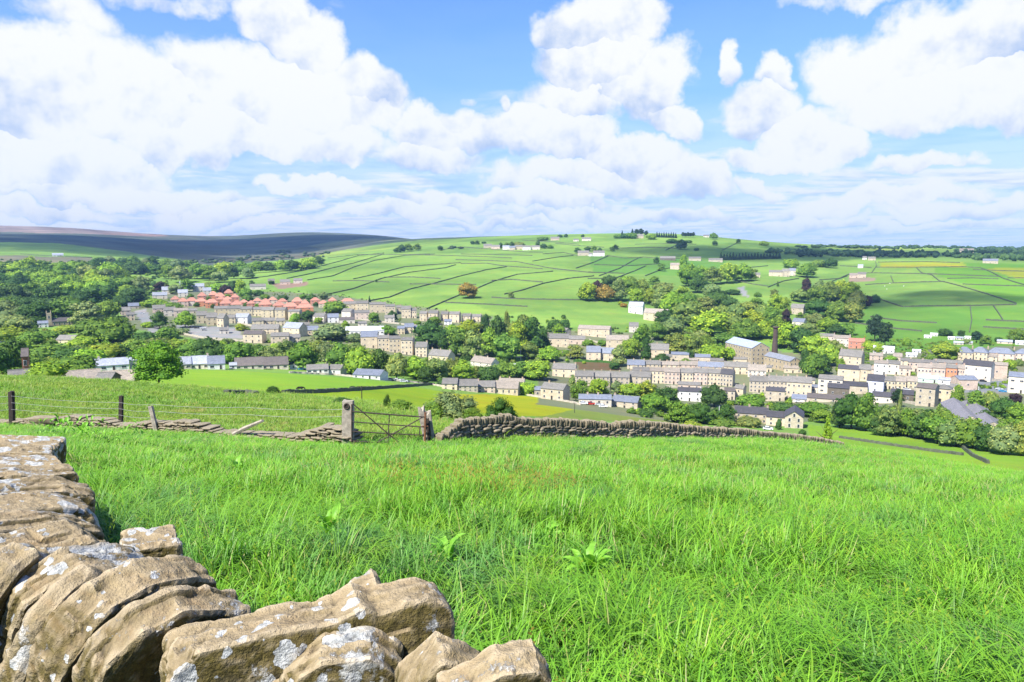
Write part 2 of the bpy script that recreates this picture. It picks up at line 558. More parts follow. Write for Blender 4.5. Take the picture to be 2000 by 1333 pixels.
# ------------------------------------------------------------------ ground material and sheet
def mat_ground():
    m, g, b = new_mat("meadow_ground")
    geo = g.node('ShaderNodeNewGeometry')
    P = geo.outputs['Position']
    at_ = g.node('ShaderNodeAttribute', attribute_name='tint')
    base = at_.outputs['Color']
    fine = g.noise(P, 2.2, 6, 0.65)
    mid = g.noise(P, 0.12, 5, 0.6)
    big = g.noise(P, 0.02, 5, 0.6)
    c = g.mix(g.range(mid, 0.35, 0.65, 0.0, 0.55), base, g.mix(1.0, base, (1.25, 1.02, 0.75), 'MULTIPLY'))
    c = g.mix(g.range(big, 0.35, 0.65, 0.0, 0.6), c, g.mix(1.0, base, (0.66, 0.84, 0.9), 'MULTIPLY'))
    rush = g.noise(g.vmath('MULTIPLY', P, (1, 1, 0.2)), 0.045, 8, 0.72)
    c = g.mix(g.range(rush, 0.54, 0.66, 0.0, 0.55), c, g.mix(1.0, base, (1.15, 0.80, 0.95), 'MULTIPLY'))
    strip = g.noise(g.vmath('MULTIPLY', P, (0.010, 0.10, 0.0)), 1.0, 4, 0.6)
    c = g.mix(g.range(strip, 0.45, 0.60, 0.0, 0.35), c, g.mix(1.0, base, (0.74, 0.88, 0.75), 'MULTIPLY'))
    c = g.mix(g.range(fine, 0.3, 0.7, 0.0, 0.5), c, g.mix(1.0, c, (0.55, 0.62, 0.6), 'MULTIPLY'))
    moor = g.noise(P, 0.0035, 9, 0.68)
    c = g.mix(g.range(moor, 0.44, 0.60, 0.0, 0.6), c, g.mix(1.0, c, (0.55, 0.60, 0.70), 'MULTIPLY'))
    g.put(b.inputs['Base Color'], c)
    b.inputs['Roughness'].default_value = 1.0
    b.inputs['Specular IOR Level'].default_value = 0.05
    bump(g, b, g.math('ADD', g.math('MULTIPLY', fine, 0.4), g.noise(P, 0.6, 5, 0.7)), 0.8, 0.5)
    return m


def inpoly(px, py, poly):
    c = np.zeros(px.shape, bool)
    n = len(poly)
    for i in range(n):
        x1, y1 = poly[i]; x2, y2 = poly[(i + 1) % n]
        cond = ((y1 > py) != (y2 > py)) & (px < (x2 - x1) * (py - y1) / (y2 - y1 + 1e-9) + x1)
        c ^= cond
    return c


# colours (linear base colours)
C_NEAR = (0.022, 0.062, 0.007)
C_PAST = (0.190, 0.310, 0.062)
C_SLOPE = (0.120, 0.250, 0.030)
C_BRIGHT = (0.215, 0.350, 0.034)
C_YELL = (0.340, 0.350, 0.016)
C_TOWN = (0.190, 0.200, 0.110)
C_PAVE = (0.30, 0.28, 0.27)
C_MOOR = (0.095, 0.108, 0.078)
C_MOORL = (0.24, 0.175, 0.15)
C_MOORG = (0.095, 0.13, 0.070)
# patches of land: (nearest, farthest distance), colour, outline in the photograph's pixels, edge softness
PATCH = [
    (36, 150, C_SLOPE, [(-400, 735), (150, 735), (500, 765), (860, 800), (1700, 830), (1700, 900), (-400, 900)]),
    (36, 125, (0.190, 0.240, 0.045), [(-400, 775), (300, 790), (860, 815), (860, 870), (-400, 870)]),
    (125, 345, C_BRIGHT, [(250, 715), (460, 715), (650, 728), (880, 748), (850, 765), (560, 772), (330, 790), (250, 770)]),
    (100, 345, (0.23, 0.33, 0.02), [(560, 769), (850, 756), (1000, 770), (1200, 800), (1140, 815), (900, 812), (800, 800), (560, 790)]),
    (200, 400, C_YELL, [(860, 768), (1000, 772), (1100, 782), (1200, 800), (1100, 812), (1000, 815), (880, 800)]),
    (100, 345, (0.2, 0.25, 0.05), [(1120, 800), (1330, 815), (1320, 830), (1050, 815)]),
    (60, 345, C_BRIGHT, [(1580, 830), (1700, 842), (1850, 872), (2300, 905), (2300, 945), (1580, 900)]),
    (330, 1100, C_TOWN, [(230, 600), (300, 585), (330, 560), (640, 575), (800, 598), (960, 618), (950, 700), (820, 700), (640, 680), (480, 680), (250, 640)]),
    (330, 760, C_TOWN, [(1060, 640), (1260, 640), (1300, 670), (1560, 690), (1640, 640), (1700, 650), (1800, 650), (2300, 655), (2300, 800), (1700, 800), (1440, 850), (1050, 800)]),
    (330, 760, (0.15, 0.10, 0.05), [(1120, 702), (1200, 708), (1215, 724), (1130, 722)]),
    (600, 1000, (0.14, 0.27, 0.04), [(1690, 600), (1740, 600), (2300, 600), (2300, 660), (1700, 690), (1640, 660)]),
    (700, 2600, (0.15, 0.30, 0.035), [(1820, 512), (2300, 520), (2300, 600), (1990, 598), (1900, 560), (1830, 540)]),
    (1000, 2600, (0.30, 0.34, 0.03), [(1718, 512), (1880, 512), (1890, 522), (1720, 524)]),
    (1000, 2600, (0.38, 0.33, 0.03), [(1722, 519), (1870, 517), (1880, 521), (1724, 523)]),
    (900, 2600, (0.32, 0.34, 0.03), [(1925, 524), (2300, 524), (2300, 548), (1985, 544)]),
    (700, 1600, (0.36, 0.25, 0.17), [(1655, 541), (1712, 543), (1708, 550), (1656, 552)]),
    (900, 1600, (0.30, 0.19, 0.14), [(530, 555), (600, 550), (598, 557), (545, 566)]),
    (1300, 3500, (0.13, 0.26, 0.045), [(1150, 500), (1420, 510), (1380, 545), (1160, 540)]),
    (2600, 9999, C_MOORG, [(700, 455), (1000, 460), (1000, 468), (820, 470), (650, 500), (560, 500)]),
    (1900, 9999, C_MOOR, [(-400, 475), (100, 474), (250, 492), (420, 520), (560, 508), (640, 496), (760, 470), (820, 462), (700, 440), (-400, 440)]),
    (3000, 9999, C_MOORL, [(-400, 430), (0, 438), (300, 455), (330, 463), (100, 455), (-400, 450)]),
    (3000, 9999, (0.20, 0.20, 0.10), [(600, 480), (700, 466), (760, 463), (820, 464), (740, 474), (640, 490)]),
    (1600, 2800, (0.20, 0.18, 0.11), [(-400, 500), (60, 500), (180, 504), (180, 513), (-400, 513)]),
    (560, 900, C_PAVE, [(262, 608), (285, 603), (318, 650), (296, 652)]),
    (500, 700, C_PAVE, [(345, 636), (470, 640), (476, 662), (380, 660), (345, 645)]),
    (900, 1600, C_PAVE, [(1440, 562), (1452, 560), (1464, 582), (1450, 578)]),
    (330, 560, (0.22, 0.22, 0.23), [(1905, 742), (1972, 742), (1972, 768), (1880, 766)]),
]


def make_terrain():
    rows = np.concatenate([np.linspace(-8, 18, 150), 18 * (10500 / 18.0) ** (np.arange(1, 560) / 559.0)])
    s = np.linspace(-1, 1, 620)
    Yg, Sg = np.meshgrid(rows, s, indexing='ij')
    half = 0.98 * np.maximum(Yg, 0) + 14.0
    Xg = Sg * half
    Zg = H(Xg, Yg)
    V = np.stack([Xg, Yg, Zg], -1).reshape(-1, 3)
    nr, ncn = Yg.shape
    i = np.arange((nr - 1) * (ncn - 1)); r = i // (ncn - 1); c = i % (ncn - 1)
    a = r * ncn + c
    Fq = np.stack([a, a + 1, a + 1 + ncn, a + ncn], -1)
    px, py = proj(V[:, 0], V[:, 1], V[:, 2])
    y = V[:, 1]
    col = np.empty((len(V), 3)); col[:] = C_PAST
    # each field of the far side carries its own tone
    fx = V[:, 0] * 0.8 + V[:, 1] * 0.35; fy = V[:, 1] * 0.9 - V[:, 0] * 0.5
    cell = np.sin(np.floor(fx / 140) * 12.9898 + np.floor(fy / 95) * 78.233) * 43758.5453
    cell = cell - np.floor(cell)
    tone = 0.86 + 0.28 * cell[:, None] * np.array([1.2, 0.9, 0.8])
    col *= np.where((y > 700)[:, None], tone, 1)
    wx = 3.0 * wob(V[:, 0], y, np.maximum(y * 0.02, 1.0), 5); wy = 1.2 * wob(y, V[:, 0], np.maximum(y * 0.02, 1.0), 6)
    for (y0, y1, cc, poly) in PATCH:
        k = (y >= y0) & (y <= y1)
        k[k] = inpoly(px[k] + wx[k], py[k] + wy[k], poly)
        col[k] = cc
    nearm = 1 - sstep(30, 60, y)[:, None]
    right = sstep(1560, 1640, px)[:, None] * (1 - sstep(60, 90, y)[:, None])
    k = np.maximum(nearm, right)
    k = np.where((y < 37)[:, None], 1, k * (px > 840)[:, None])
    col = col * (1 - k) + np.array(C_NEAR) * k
    far = (y > 2200)[:, None]
    mot = 1 + .34 * wob(V[:, 0], y * .55, 170, 21)[:, None] + .26 * wob(V[:, 0], y * .6, 61, 22)[:, None] + .16 * wob(V[:, 0], y, 23, 23)[:, None]
    brown = np.array([1.35, 1.0, .82]); mk = np.clip(wob(V[:, 0], y * .5, 330, 24), 0, 1)[:, None]
    col = np.where(far, col * mot * (1 + (brown - 1) * mk), col)
    for (y0, y1, cc, poly) in [(4, 16, (0.40, 0.29, 0.17), [(1915, 1052), (2100, 1040), (2100, 1085), (1960, 1076)]), (4, 16, (0.22, 0.22, 0.06), [(1780, 1040), (2100, 1020), (2100, 1052), (1850, 1062)])]:
        q = (y >= y0) & (y <= y1)
        q[q] = inpoly(px[q], py[q], poly)
        col[q] = cc
    me = np_mesh("ground", V, Fq, [mat_ground()], smooth=True)
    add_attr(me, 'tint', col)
    o = obj("ground", me)
    tag(o, kind='structure', label="green valley land running from the near meadow up to the moor")
    return V[:, 2].min(), V[:, 2].max()


Z_LOW, Z_HIGH = make_terrain()


# ------------------------------------------------------------------ air, and the clouds overhead that shade the moor and the far fields
def make_haze():
    top = Z_HIGH + 25
    mb = MB(); mb.box(-11500, 11500, -60, 10900, Z_LOW - 1, top)
    m = bpy.data.materials.new("haze_air"); m.use_nodes = True
    g = NT(m.node_tree); g.n.clear()
    out = g.node('ShaderNodeOutputMaterial'); v = g.node('ShaderNodeVolumePrincipled')
    v.inputs['Color'].default_value = (0.36, 0.62, 1.0, 1)
    v.inputs['Density'].default_value = HAZE
    g.l.new(v.outputs[0], out.inputs['Volume'])
    o = mb.build("haze", [m]); tag(o, kind='stuff', label="thin blue summer haze filling the valley air")


HAZE = 5.2e-5
make_haze()


def make_cloud(px, row, hgt, rx, ry, label, seed, mat=None):
    """a cumulus whose shade falls where the photograph shows a shaded slope"""
    g0 = at(px, row, 600)
    c = g0 + SUN_DIR * (hgt / SUN_DIR.z)
    rng = np.random.default_rng(seed)
    IV, IF = ico(3)
    Vs = []; Fs = []; k = 0
    for i in range(16):
        a = rng.uniform(0, 2 * pi); r = math.sqrt(rng.random()) * .78
        x, y = r * rx * cos(a), r * ry * sin(a)
        s = (1.1 - r) * rng.uniform(.45, .75)
        d = 1 + .12 * np.sin(IV[:, 0] * 6 + i) * np.cos(IV[:, 1] * 5 + i * 2) + .07 * np.sin(IV[:, 2] * 11 + IV[:, 0] * 9)
        q = IV * d[:, None] * np.array([rx * s, ry * s, min(rx, ry) * s * .6])
        q[:, 2] = np.maximum(q[:, 2], -min(rx, ry) * .10)
        Vs.append(q + np.array([c.x + x, c.y + y, c.z])); Fs.append(IF + k); k += len(IV)
    me = np_mesh("cloud", np.vstack(Vs), np.vstack(Fs), [mat or M_CLOUD], smooth=True, n=3)
    o = obj("cloud", me)
    tag(o, label, None, None, 'structure')


def ico(sub=2):
    import bmesh
    bm = bmesh.new()
    bmesh.ops.create_icosphere(bm, subdivisions=sub, radius=1.0)
    V = np.array([v.co[:] for v in bm.verts]); Fc = np.array([[v.index for v in f.verts] for f in bm.faces])
    bm.free()
    return V, Fc


def mat_cloud(name, thin):
    m, g, b = new_mat(name); b.inputs['Base Color'].default_value = (.85, .86, .88, 1); b.inputs['Roughness'].default_value = 1.0
    tr = g.node('ShaderNodeBsdfTransparent'); mx = g.node('ShaderNodeMixShader'); mx.inputs[0].default_value = 1 - thin
    g.l.new(tr.outputs[0], mx.inputs[1]); g.l.new(b.outputs[0], mx.inputs[2]); g.l.new(mx.outputs[0], g.n['Material Output'].inputs[0])
    return m


M_CLOUD = mat_cloud("cloud_white", 0.72); M_THIN = mat_cloud("thin_cloud_white", 0.86)
make_cloud(560, 478, 2600, 1500, 1250, "large cumulus overhead shading the moor", 1)
make_cloud(180, 480, 2400, 1000, 900, "cumulus overhead shading the left end of the moor", 2)
make_cloud(1420, 496, 1500, 330, 210, "small cumulus overhead shading the hilltop fields", 3, M_THIN)
make_cloud(1830, 585, 1400, 150, 95, "small thin cumulus overhead shading a right hand field", 4, M_THIN)
make_cloud(1750, 497, 1700, 420, 260, "cumulus overhead shading the far woodland belt", 5, M_THIN)

# ------------------------------------------------------------------ trees
def mat_leaf(name="leaf_crown", vert=False):
    m, g, b = new_mat(name)
    oi = g.node('ShaderNodeObjectInfo')
    geo = g.node('ShaderNodeNewGeometry')
    P = geo.outputs['Position']
    at_ = g.node('ShaderNodeAttribute', attribute_name='leafy')
    n = g.noise(P, 0.55, 3, 0.6)
    oc = g.node('ShaderNodeAttribute', attribute_name='crown_tint').outputs['Color'] if vert else oi.outputs['Color']
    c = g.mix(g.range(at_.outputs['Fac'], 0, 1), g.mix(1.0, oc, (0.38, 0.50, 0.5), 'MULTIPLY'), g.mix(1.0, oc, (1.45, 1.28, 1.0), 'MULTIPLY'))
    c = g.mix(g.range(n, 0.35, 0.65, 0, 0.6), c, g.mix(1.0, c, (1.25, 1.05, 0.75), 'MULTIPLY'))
    g.put(b.inputs['Base Color'], c)
    b.inputs['Roughness'].default_value = 0.75
    tr = g.node('ShaderNodeBsdfTranslucent')
    g.put(tr.inputs[0], g.mix(1.0, c, (1.2, 1.35, 0.6), 'MULTIPLY'))
    mx = g.node('ShaderNodeMixShader')
    mx.inputs[0].default_value = 0.22
    g.l.new(b.outputs[0], mx.inputs[1]); g.l.new(tr.outputs[0], mx.inputs[2])
    g.l.new(mx.outputs[0], g.n['Material Output'].inputs[0])
    return m


def mat_simple(name, col, rough=0.9, var=0.35, scale=3.0, bmp=0.3, spec=0.25, objcol=False, metal=0.0, bscale=None, bdist=0.03):
    m, g, b = new_mat(name)
    tc = g.node('ShaderNodeTexCoord')
    P = tc.outputs['Object']
    n = g.noise(P, scale, 5, 0.65)
    if objcol:
        col = g.node('ShaderNodeObjectInfo').outputs['Color']
    c = g.mix(g.range(n, 0.3, 0.7, 0, 1), g.mix(1.0, col, (1 - var,) * 3, 'MULTIPLY'), g.mix(1.0, col, (1 + var * 0.6,) * 3, 'MULTIPLY'))
    g.put(b.inputs['Base Color'], c)
    b.inputs['Roughness'].default_value = rough
    b.inputs['Specular IOR Level'].default_value = spec
    b.inputs['Metallic'].default_value = metal
    if bmp: bump(g, b, g.noise(P, bscale or scale * 5, 5, 0.7), bmp, bdist)
    return m


M_LEAF = mat_leaf()
M_LEAFV = mat_leaf('leaf_crown_tinted', True)
M_BARK = mat_simple("bark", (0.10, 0.075, 0.05), scale=2.0)


def rand_dirs(n, rng):
    v = rng.normal(size=(n, 3)); v /= np.linalg.norm(v, axis=1)[:, None]
    return v


def crown_mesh(name, lobes, nleaf, lsize, seed, flat=0.5, core=0.80, down=-0.25):
    """leaf clumps on lobes around a darker inner mass; unit height 1, unit width 1. lobes: (x,y,z,rx,rz)"""
    rng = np.random.default_rng(seed)
    V = []; Fq = []; A = []
    IV, IF = ico(2)
    tri_v = []; tri_f = []; tri_a = []
    k = 0
    for (x, y, z, rx, rz) in lobes:
        dis = 1 + 0.16 * np.sin(IV[:, 0] * 5 + x * 9) * np.cos(IV[:, 1] * 6 + z * 7) + 0.08 * np.sin(IV[:, 2] * 9)
        q = IV * dis[:, None] * np.array([rx, rx, rz]) * core + np.array([x, y, z])
        tri_v.append(q); tri_f.append(IF + k); k += len(IV)
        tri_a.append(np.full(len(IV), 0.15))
    tv = np.vstack(tri_v); tf = np.vstack(tri_f); ta = np.concatenate(tri_a)
    w = np.array([l[3] * l[4] for l in lobes]); w = w / w.sum()
    cnt = rng.multinomial(nleaf, w)
    cen = []; nor = []
    for (x, y, z, rx, rz), n in zip(lobes, cnt):
        d = rand_dirs(n * 2, rng)
        d = d[d[:, 2] > down - rng.random(len(d)) * 0.6][:n]
        r = rng.uniform(0.74, 1.16, len(d)) + 0.16 * np.sin(d[:, 0] * 7 + x * 5) * np.cos(d[:, 2] * 8)
        cen.append(d * r[:, None] * np.array([rx, rx, rz]) + np.array([x, y, z])); nor.append(d)
    cen = np.vstack(cen); nor = np.vstack(nor)
    # drop the clumps that lie deep inside another lobe
    keep = np.ones(len(cen), bool)
    for (x, y, z, rx, rz) in lobes:
        q = (cen - np.array([x, y, z])) / np.array([rx, rx, rz])
        keep &= (np.linalg.norm(q, axis=1) > 0.72)
    cen = cen[keep]; nor = nor[keep]
    n = len(cen)
    nn = nor + rng.normal(size=(n, 3)) * 0.55 + np.array([0, 0, 0.25]); nn /= np.linalg.norm(nn, axis=1)[:, None]
    a = np.cross(nn, rng.normal(size=(n, 3))); a /= np.linalg.norm(a, axis=1)[:, None]
    b = np.cross(nn, a)
    s = lsize * rng.uniform(0.6, 1.4, n)[:, None]
    s2 = s * rng.uniform(0.5, 0.9, n)[:, None]
    bow = nn * s * 0.35
    p0 = cen - a * s - bow; p1 = cen - b * s2; p2 = cen + a * s - bow; p3 = cen + b * s2
    lv = np.stack([p0, p1, p2, p3], 1).reshape(-1, 3)
    base = len(tv)
    # split each leaf clump quad into 2 triangles so that it can bow
    q = np.arange(n) * 4 + base
    lf = np.concatenate([np.stack([q, q + 1, q + 3], 1), np.stack([q + 1, q + 2, q + 3], 1)])
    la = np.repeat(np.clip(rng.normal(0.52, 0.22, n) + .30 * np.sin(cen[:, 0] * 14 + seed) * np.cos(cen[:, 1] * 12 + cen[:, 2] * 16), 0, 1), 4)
    V = np.vstack([tv, lv]); Fc = np.vstack([tf, lf]); A = np.concatenate([ta, la])
    me = np_mesh(name, V, Fc, [M_LEAF], n=3)
    add_attr(me, 'leafy', A, typ='FLOAT')
    return me


def lobes_round(seed, n=11, spread=0.29, r=0.25, z0=0.40, zs=0.30, rz=0.22):
    rng = np.random.default_rng(seed)
    L = [(0, 0, 0.56, 0.32, 0.36)]
    for i in range(5):
        a = i * 1.256 + seed
        L.append((.24 * cos(a), .24 * sin(a), .24 + rng.uniform(0, .06), .22, .15))
    for i in range(n):
        a = 2 * pi * i / n * 1.0 + rng.uniform(-0.4, 0.4)
        rr = spread * rng.uniform(0.75, 1.1)
        zz = z0 + zs * rng.uniform(-0.6, 1.0)
        L.append((rr * cos(a), rr * sin(a), zz, r * rng.uniform(0.75, 1.15), rz * rng.uniform(0.8, 1.2)))
    L.append((rng.uniform(-.08, .08), rng.uniform(-.08, .08), 0.80, 0.19, 0.18))
    L.append((rng.uniform(-.18, .18), rng.uniform(-.1, .1), 0.72, 0.20, 0.17))
    return L


def conifer_mesh(name, n, seed, ls=0.035):
    rng = np.random.default_rng(seed)
    L = []
    for i in range(16):
        z = 0.12 + 0.82 * i / 16
        r = 0.36 * (1 - z) ** 0.8 + 0.03
        for k in range(max(2, int(6 * (1 - z)) + 2)):
            a = rng.uniform(0, 2 * pi)
            L.append((r * 0.62 * cos(a), r * 0.62 * sin(a), z + rng.uniform(-0.02, 0.02), r * 0.52, 0.05))
    L.append((0, 0, 0.95, 0.03, 0.06))
    return crown_mesh(name, L, n, ls, seed, core=0.7, down=-0.8)


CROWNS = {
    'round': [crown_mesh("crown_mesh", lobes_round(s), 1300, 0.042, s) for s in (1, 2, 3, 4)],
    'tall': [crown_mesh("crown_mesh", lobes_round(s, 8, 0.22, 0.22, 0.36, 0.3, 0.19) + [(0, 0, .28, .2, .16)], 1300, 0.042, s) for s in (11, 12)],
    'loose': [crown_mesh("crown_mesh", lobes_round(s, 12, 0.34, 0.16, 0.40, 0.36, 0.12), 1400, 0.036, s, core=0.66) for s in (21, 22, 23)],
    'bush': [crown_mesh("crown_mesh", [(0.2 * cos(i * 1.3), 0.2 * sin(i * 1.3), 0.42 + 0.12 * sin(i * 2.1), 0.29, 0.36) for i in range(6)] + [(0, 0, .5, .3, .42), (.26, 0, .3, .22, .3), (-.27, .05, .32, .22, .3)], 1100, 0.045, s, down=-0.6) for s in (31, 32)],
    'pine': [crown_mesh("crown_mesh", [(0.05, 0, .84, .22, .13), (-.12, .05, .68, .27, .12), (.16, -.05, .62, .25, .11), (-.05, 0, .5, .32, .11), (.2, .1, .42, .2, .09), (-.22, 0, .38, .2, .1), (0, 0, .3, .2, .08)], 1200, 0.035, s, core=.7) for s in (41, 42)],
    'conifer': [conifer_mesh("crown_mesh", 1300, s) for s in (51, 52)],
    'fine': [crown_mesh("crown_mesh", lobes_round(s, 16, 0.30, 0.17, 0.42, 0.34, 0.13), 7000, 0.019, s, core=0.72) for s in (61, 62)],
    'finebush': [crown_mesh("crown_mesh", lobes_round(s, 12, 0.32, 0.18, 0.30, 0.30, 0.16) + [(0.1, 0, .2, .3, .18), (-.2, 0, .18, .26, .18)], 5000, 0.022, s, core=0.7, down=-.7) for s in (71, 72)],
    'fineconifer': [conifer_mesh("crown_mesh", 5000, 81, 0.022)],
}


def trunk_mesh(low=False):
    mb = MB()
    mb.tube([(0, 0, -0.03), (0.004, 0, 0.12), (-0.01, 0.01, 0.3), (0.01, 0, 0.6)], [0.032, 0.022, 0.018, 0.008], 6)
    if not low:
        for (a, z, r) in ((0.4, .22, .3), (2.2, .26, .28), (3.9, .24, .3), (5.3, .34, .24), (1.3, .4, .2)):
            mb.tube([(0, 0, z), (r * .5 * cos(a), r * .5 * sin(a), z + .13), (r * cos(a), r * sin(a), z + .26)], [0.012, 0.009, 0.003], 4)
    return mb.data("trunk_mesh", [M_BARK], True)


TRUNK = trunk_mesh()
TONES = {
    'L': ("fresh lime green", (0.225, 0.370, 0.030)),
    'M': ("mid green", (0.140, 0.250, 0.030)),
    'D': ("dark green", (0.058, 0.130, 0.022)),
    'O': ("olive brown", (0.195, 0.255, 0.055)),
    'R': ("russet orange", (0.290, 0.190, 0.040)),
    'G': ("pale grey green", (0.195, 0.270, 0.090)),
    'Y': ("golden yellow green", (0.260, 0.360, 0.030)),
    'P': ("dark purple leaved", (0.050, 0.026, 0.030)),
    'C': ("very dark green", (0.024, 0.060, 0.026)),
}
ORD = ["first", "second", "third", "fourth", "fifth", "sixth", "seventh", "eighth", "ninth", "tenth", "eleventh", "twelfth", "thirteenth", "fourteenth", "fifteenth",
       "sixteenth", "seventeenth", "eighteenth", "nineteenth", "twentieth", "twenty-first", "twenty-second", "twenty-third", "twenty-fourth", "twenty-fifth", "twenty-sixth", "twenty-seventh", "twenty-eighth", "twenty-ninth", "thirtieth", "thirty-first", "thirty-second", "thirty-third", "thirty-fourth", "thirty-fifth"]
CLUST = {}
TREES = []


def tree(px, base, top, wpx, tone, kind=None, ymin=130.0, Y=None, cl="", label=None, parts=None, name=None, sink=0.0):
    p = at(px, base, ymin) if Y is None else None
    if p is None:
        q = ray3(px, base, Y); p = Vector((q.x, q.y, hz(q.x, q.y)))
    s = (p.y * cos(PITCH) - p.z * sin(PITCH)) / F
    h = max((base - top) * s, 0.8)
    if Y is not None:      # crown top must reach the row seen
        t = tan(PITCH + atan((top - 666.5) / F)); h = max(-t * p.y - p.z, 0.8)
    w = wpx * s
    r = random.random
    if kind is None:
        asp = h / max(w, .1)
        kind = 'tall' if asp > 1.25 else ('bush' if (asp < 0.7 or h < 4) else random.choice(('round', 'round', 'loose')))
        if tone == 'C': kind = 'conifer' if asp > 1.1 else 'pine'
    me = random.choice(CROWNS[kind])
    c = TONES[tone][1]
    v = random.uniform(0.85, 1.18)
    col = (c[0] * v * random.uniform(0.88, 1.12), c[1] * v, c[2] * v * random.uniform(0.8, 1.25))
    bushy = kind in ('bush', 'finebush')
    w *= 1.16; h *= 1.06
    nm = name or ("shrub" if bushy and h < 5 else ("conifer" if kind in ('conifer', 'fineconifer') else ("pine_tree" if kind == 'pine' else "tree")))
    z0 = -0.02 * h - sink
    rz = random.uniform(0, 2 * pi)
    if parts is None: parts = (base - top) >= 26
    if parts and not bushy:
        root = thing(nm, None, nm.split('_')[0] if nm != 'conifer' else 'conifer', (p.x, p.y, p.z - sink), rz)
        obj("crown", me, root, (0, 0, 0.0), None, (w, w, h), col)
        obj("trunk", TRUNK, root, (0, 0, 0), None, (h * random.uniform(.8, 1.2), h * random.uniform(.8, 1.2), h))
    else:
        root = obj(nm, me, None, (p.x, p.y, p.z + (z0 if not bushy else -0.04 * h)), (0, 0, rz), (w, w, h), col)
        root['category'] = nm.split('_')[0]
    hp = base - top
    TREES.append((root, px, tone, nm, cl, label, hp, wpx))
    return root


def fold_small_trees(limit=285):
    """past about 300 of a kind the smallest become one joined object"""
    rows = [r for r in TREES if r[3] == 'tree' and not r[5]]
    rows.sort(key=lambda r: -r[6] * r[7])
    Vs, Fs, As, Cs, k = [], [], [], [], 0
    bpy.context.view_layer.update()
    for r in rows[limit:]:
        root = r[0]
        ob = root if root.type == 'MESH' else root.children[0]
        me = ob.data
        n = len(me.vertices); v = np.empty(n * 3, np.float32); me.vertices.foreach_get('co', v); v = v.reshape(-1, 3)
        fn = len(me.polygons); f = np.empty(fn * 3, np.int32); me.loops.foreach_get('vertex_index', f); f = f.reshape(-1, 3)
        a = np.empty(n, np.float32); me.attributes['leafy'].data.foreach_get('value', a)
        M = np.array(root.matrix_world @ (ob.matrix_basis if ob is not root else Matrix()))
        v = v @ M[:3, :3].T + M[:3, 3]
        Vs.append(v); Fs.append(f + k); As.append(a); Cs.append(np.tile(np.array(ob.color[:3]), (n, 1))); k += n
        for c in list(root.children): bpy.data.objects.remove(c)
        bpy.data.objects.remove(root)
        TREES.remove(r)
    if Vs:
        me = np_mesh("small_distant_trees", np.vstack(Vs), np.vstack(Fs), [M_LEAFV], n=3)
        add_attr(me, 'leafy', np.concatenate(As), typ='FLOAT'); add_attr(me, 'crown_tint', np.vstack(Cs))
        tag(obj("distant_trees", me), "small distant trees scattered over the far slopes and among the village gardens", None, None, 'stuff')


def label_trees():
    """every tree says its colour, size and its rank among those like it in its place"""
    sets = {}
    for r in TREES:
        root, px, tone, nm, cl, label, hp, wpx = r
        if label:
            root['label'] = label
            continue
        asp = hp / max(wpx, 1)
        shp = "tall" if asp > 1.35 else ("wide" if asp < 0.8 else "rounded")
        size = "small" if hp < 20 else ("big" if hp > 42 else "")
        key = (cl, tone, nm, shp, size)
        sets.setdefault(key, []).append((px, root))
    for (cl, tone, nm, shp, size), rows in sets.items():
        rows.sort(key=lambda q: q[0])
        desc = " ".join(x for x in (size, shp, TONES[tone][0], nm.replace('_', ' ')) if x)
        for i, (px, root) in enumerate(rows):
            if len(rows) == 1: s = f"{desc} {cl}"
            elif i == len(rows) - 1: s = f"rightmost {desc} {cl}"
            elif i == 0: s = f"leftmost {desc} {cl}"
            else: s = f"{ORD[i]} {desc} from left {cl}"
            root['label'] = s
            root['group'] = "trees " + cl


def grp(cl, rows, **kw):
    for r in rows:
        px, base, top, w, tone = r[:5]
        k = r[5] if len(r) > 5 else None
        tree(px, base, top, w, tone, kind=k, cl=cl, **kw)


# --- single trees of the near hillside
tree(311, 756, 668, 92, 'L', 'fine', ymin=140, label="bushy lone tree at the top edge of the bright green field by the farmhouse", cl="x", parts=True).children[0].color = (0.13, 0.29, 0.022, 1)
tree(535, 779, 754, 27, 'D', 'finebush', ymin=60, Y=112, label="small dark shrub at the near edge of the bright field", cl="x")
tree(884, 809, 764, 95, 'G', 'finebush', Y=68, label="big silvery green bush in front of the row of farm cottages", cl="x", name="shrub")
tree(850, 810, 784, 50, 'M', 'finebush', Y=67, label="low green bush just behind the rotten gatepost", cl="x", name="shrub")
tree(978, 818, 775, 62, 'D', 'finebush', Y=64, label="dark round bush just above the drystone wall, beside the yellow field", cl="x", name="shrub")
tree(925, 815, 796, 46, 'M', 'finebush', Y=66, label="low bush between the silvery bush and the dark round bush", cl="x", name="shrub")
tree(778, 799, 780, 52, 'M', 'finebush', Y=80, label="low straggling hawthorn behind the field gate", cl="x", name="shrub")
tree(756, 799, 770, 14, 'D', 'finebush', Y=84, label="small upright dark sapling behind the field gate", cl="x", name="shrub")
tree(664, 788, 776, 40, 'D', 'finebush', Y=84, label="low dark scrub just left of the gatepost with the hole", cl="x", name="shrub")
tree(1614, 884, 812, 27, 'L', 'fineconifer', Y=56, label="slim young conifer at the far end of the drystone wall", cl="x").color = (0.06, 0.13, 0.02, 1)
tree(868, 755, 738, 30, 'D', None, cl="beside the row of farm cottages")

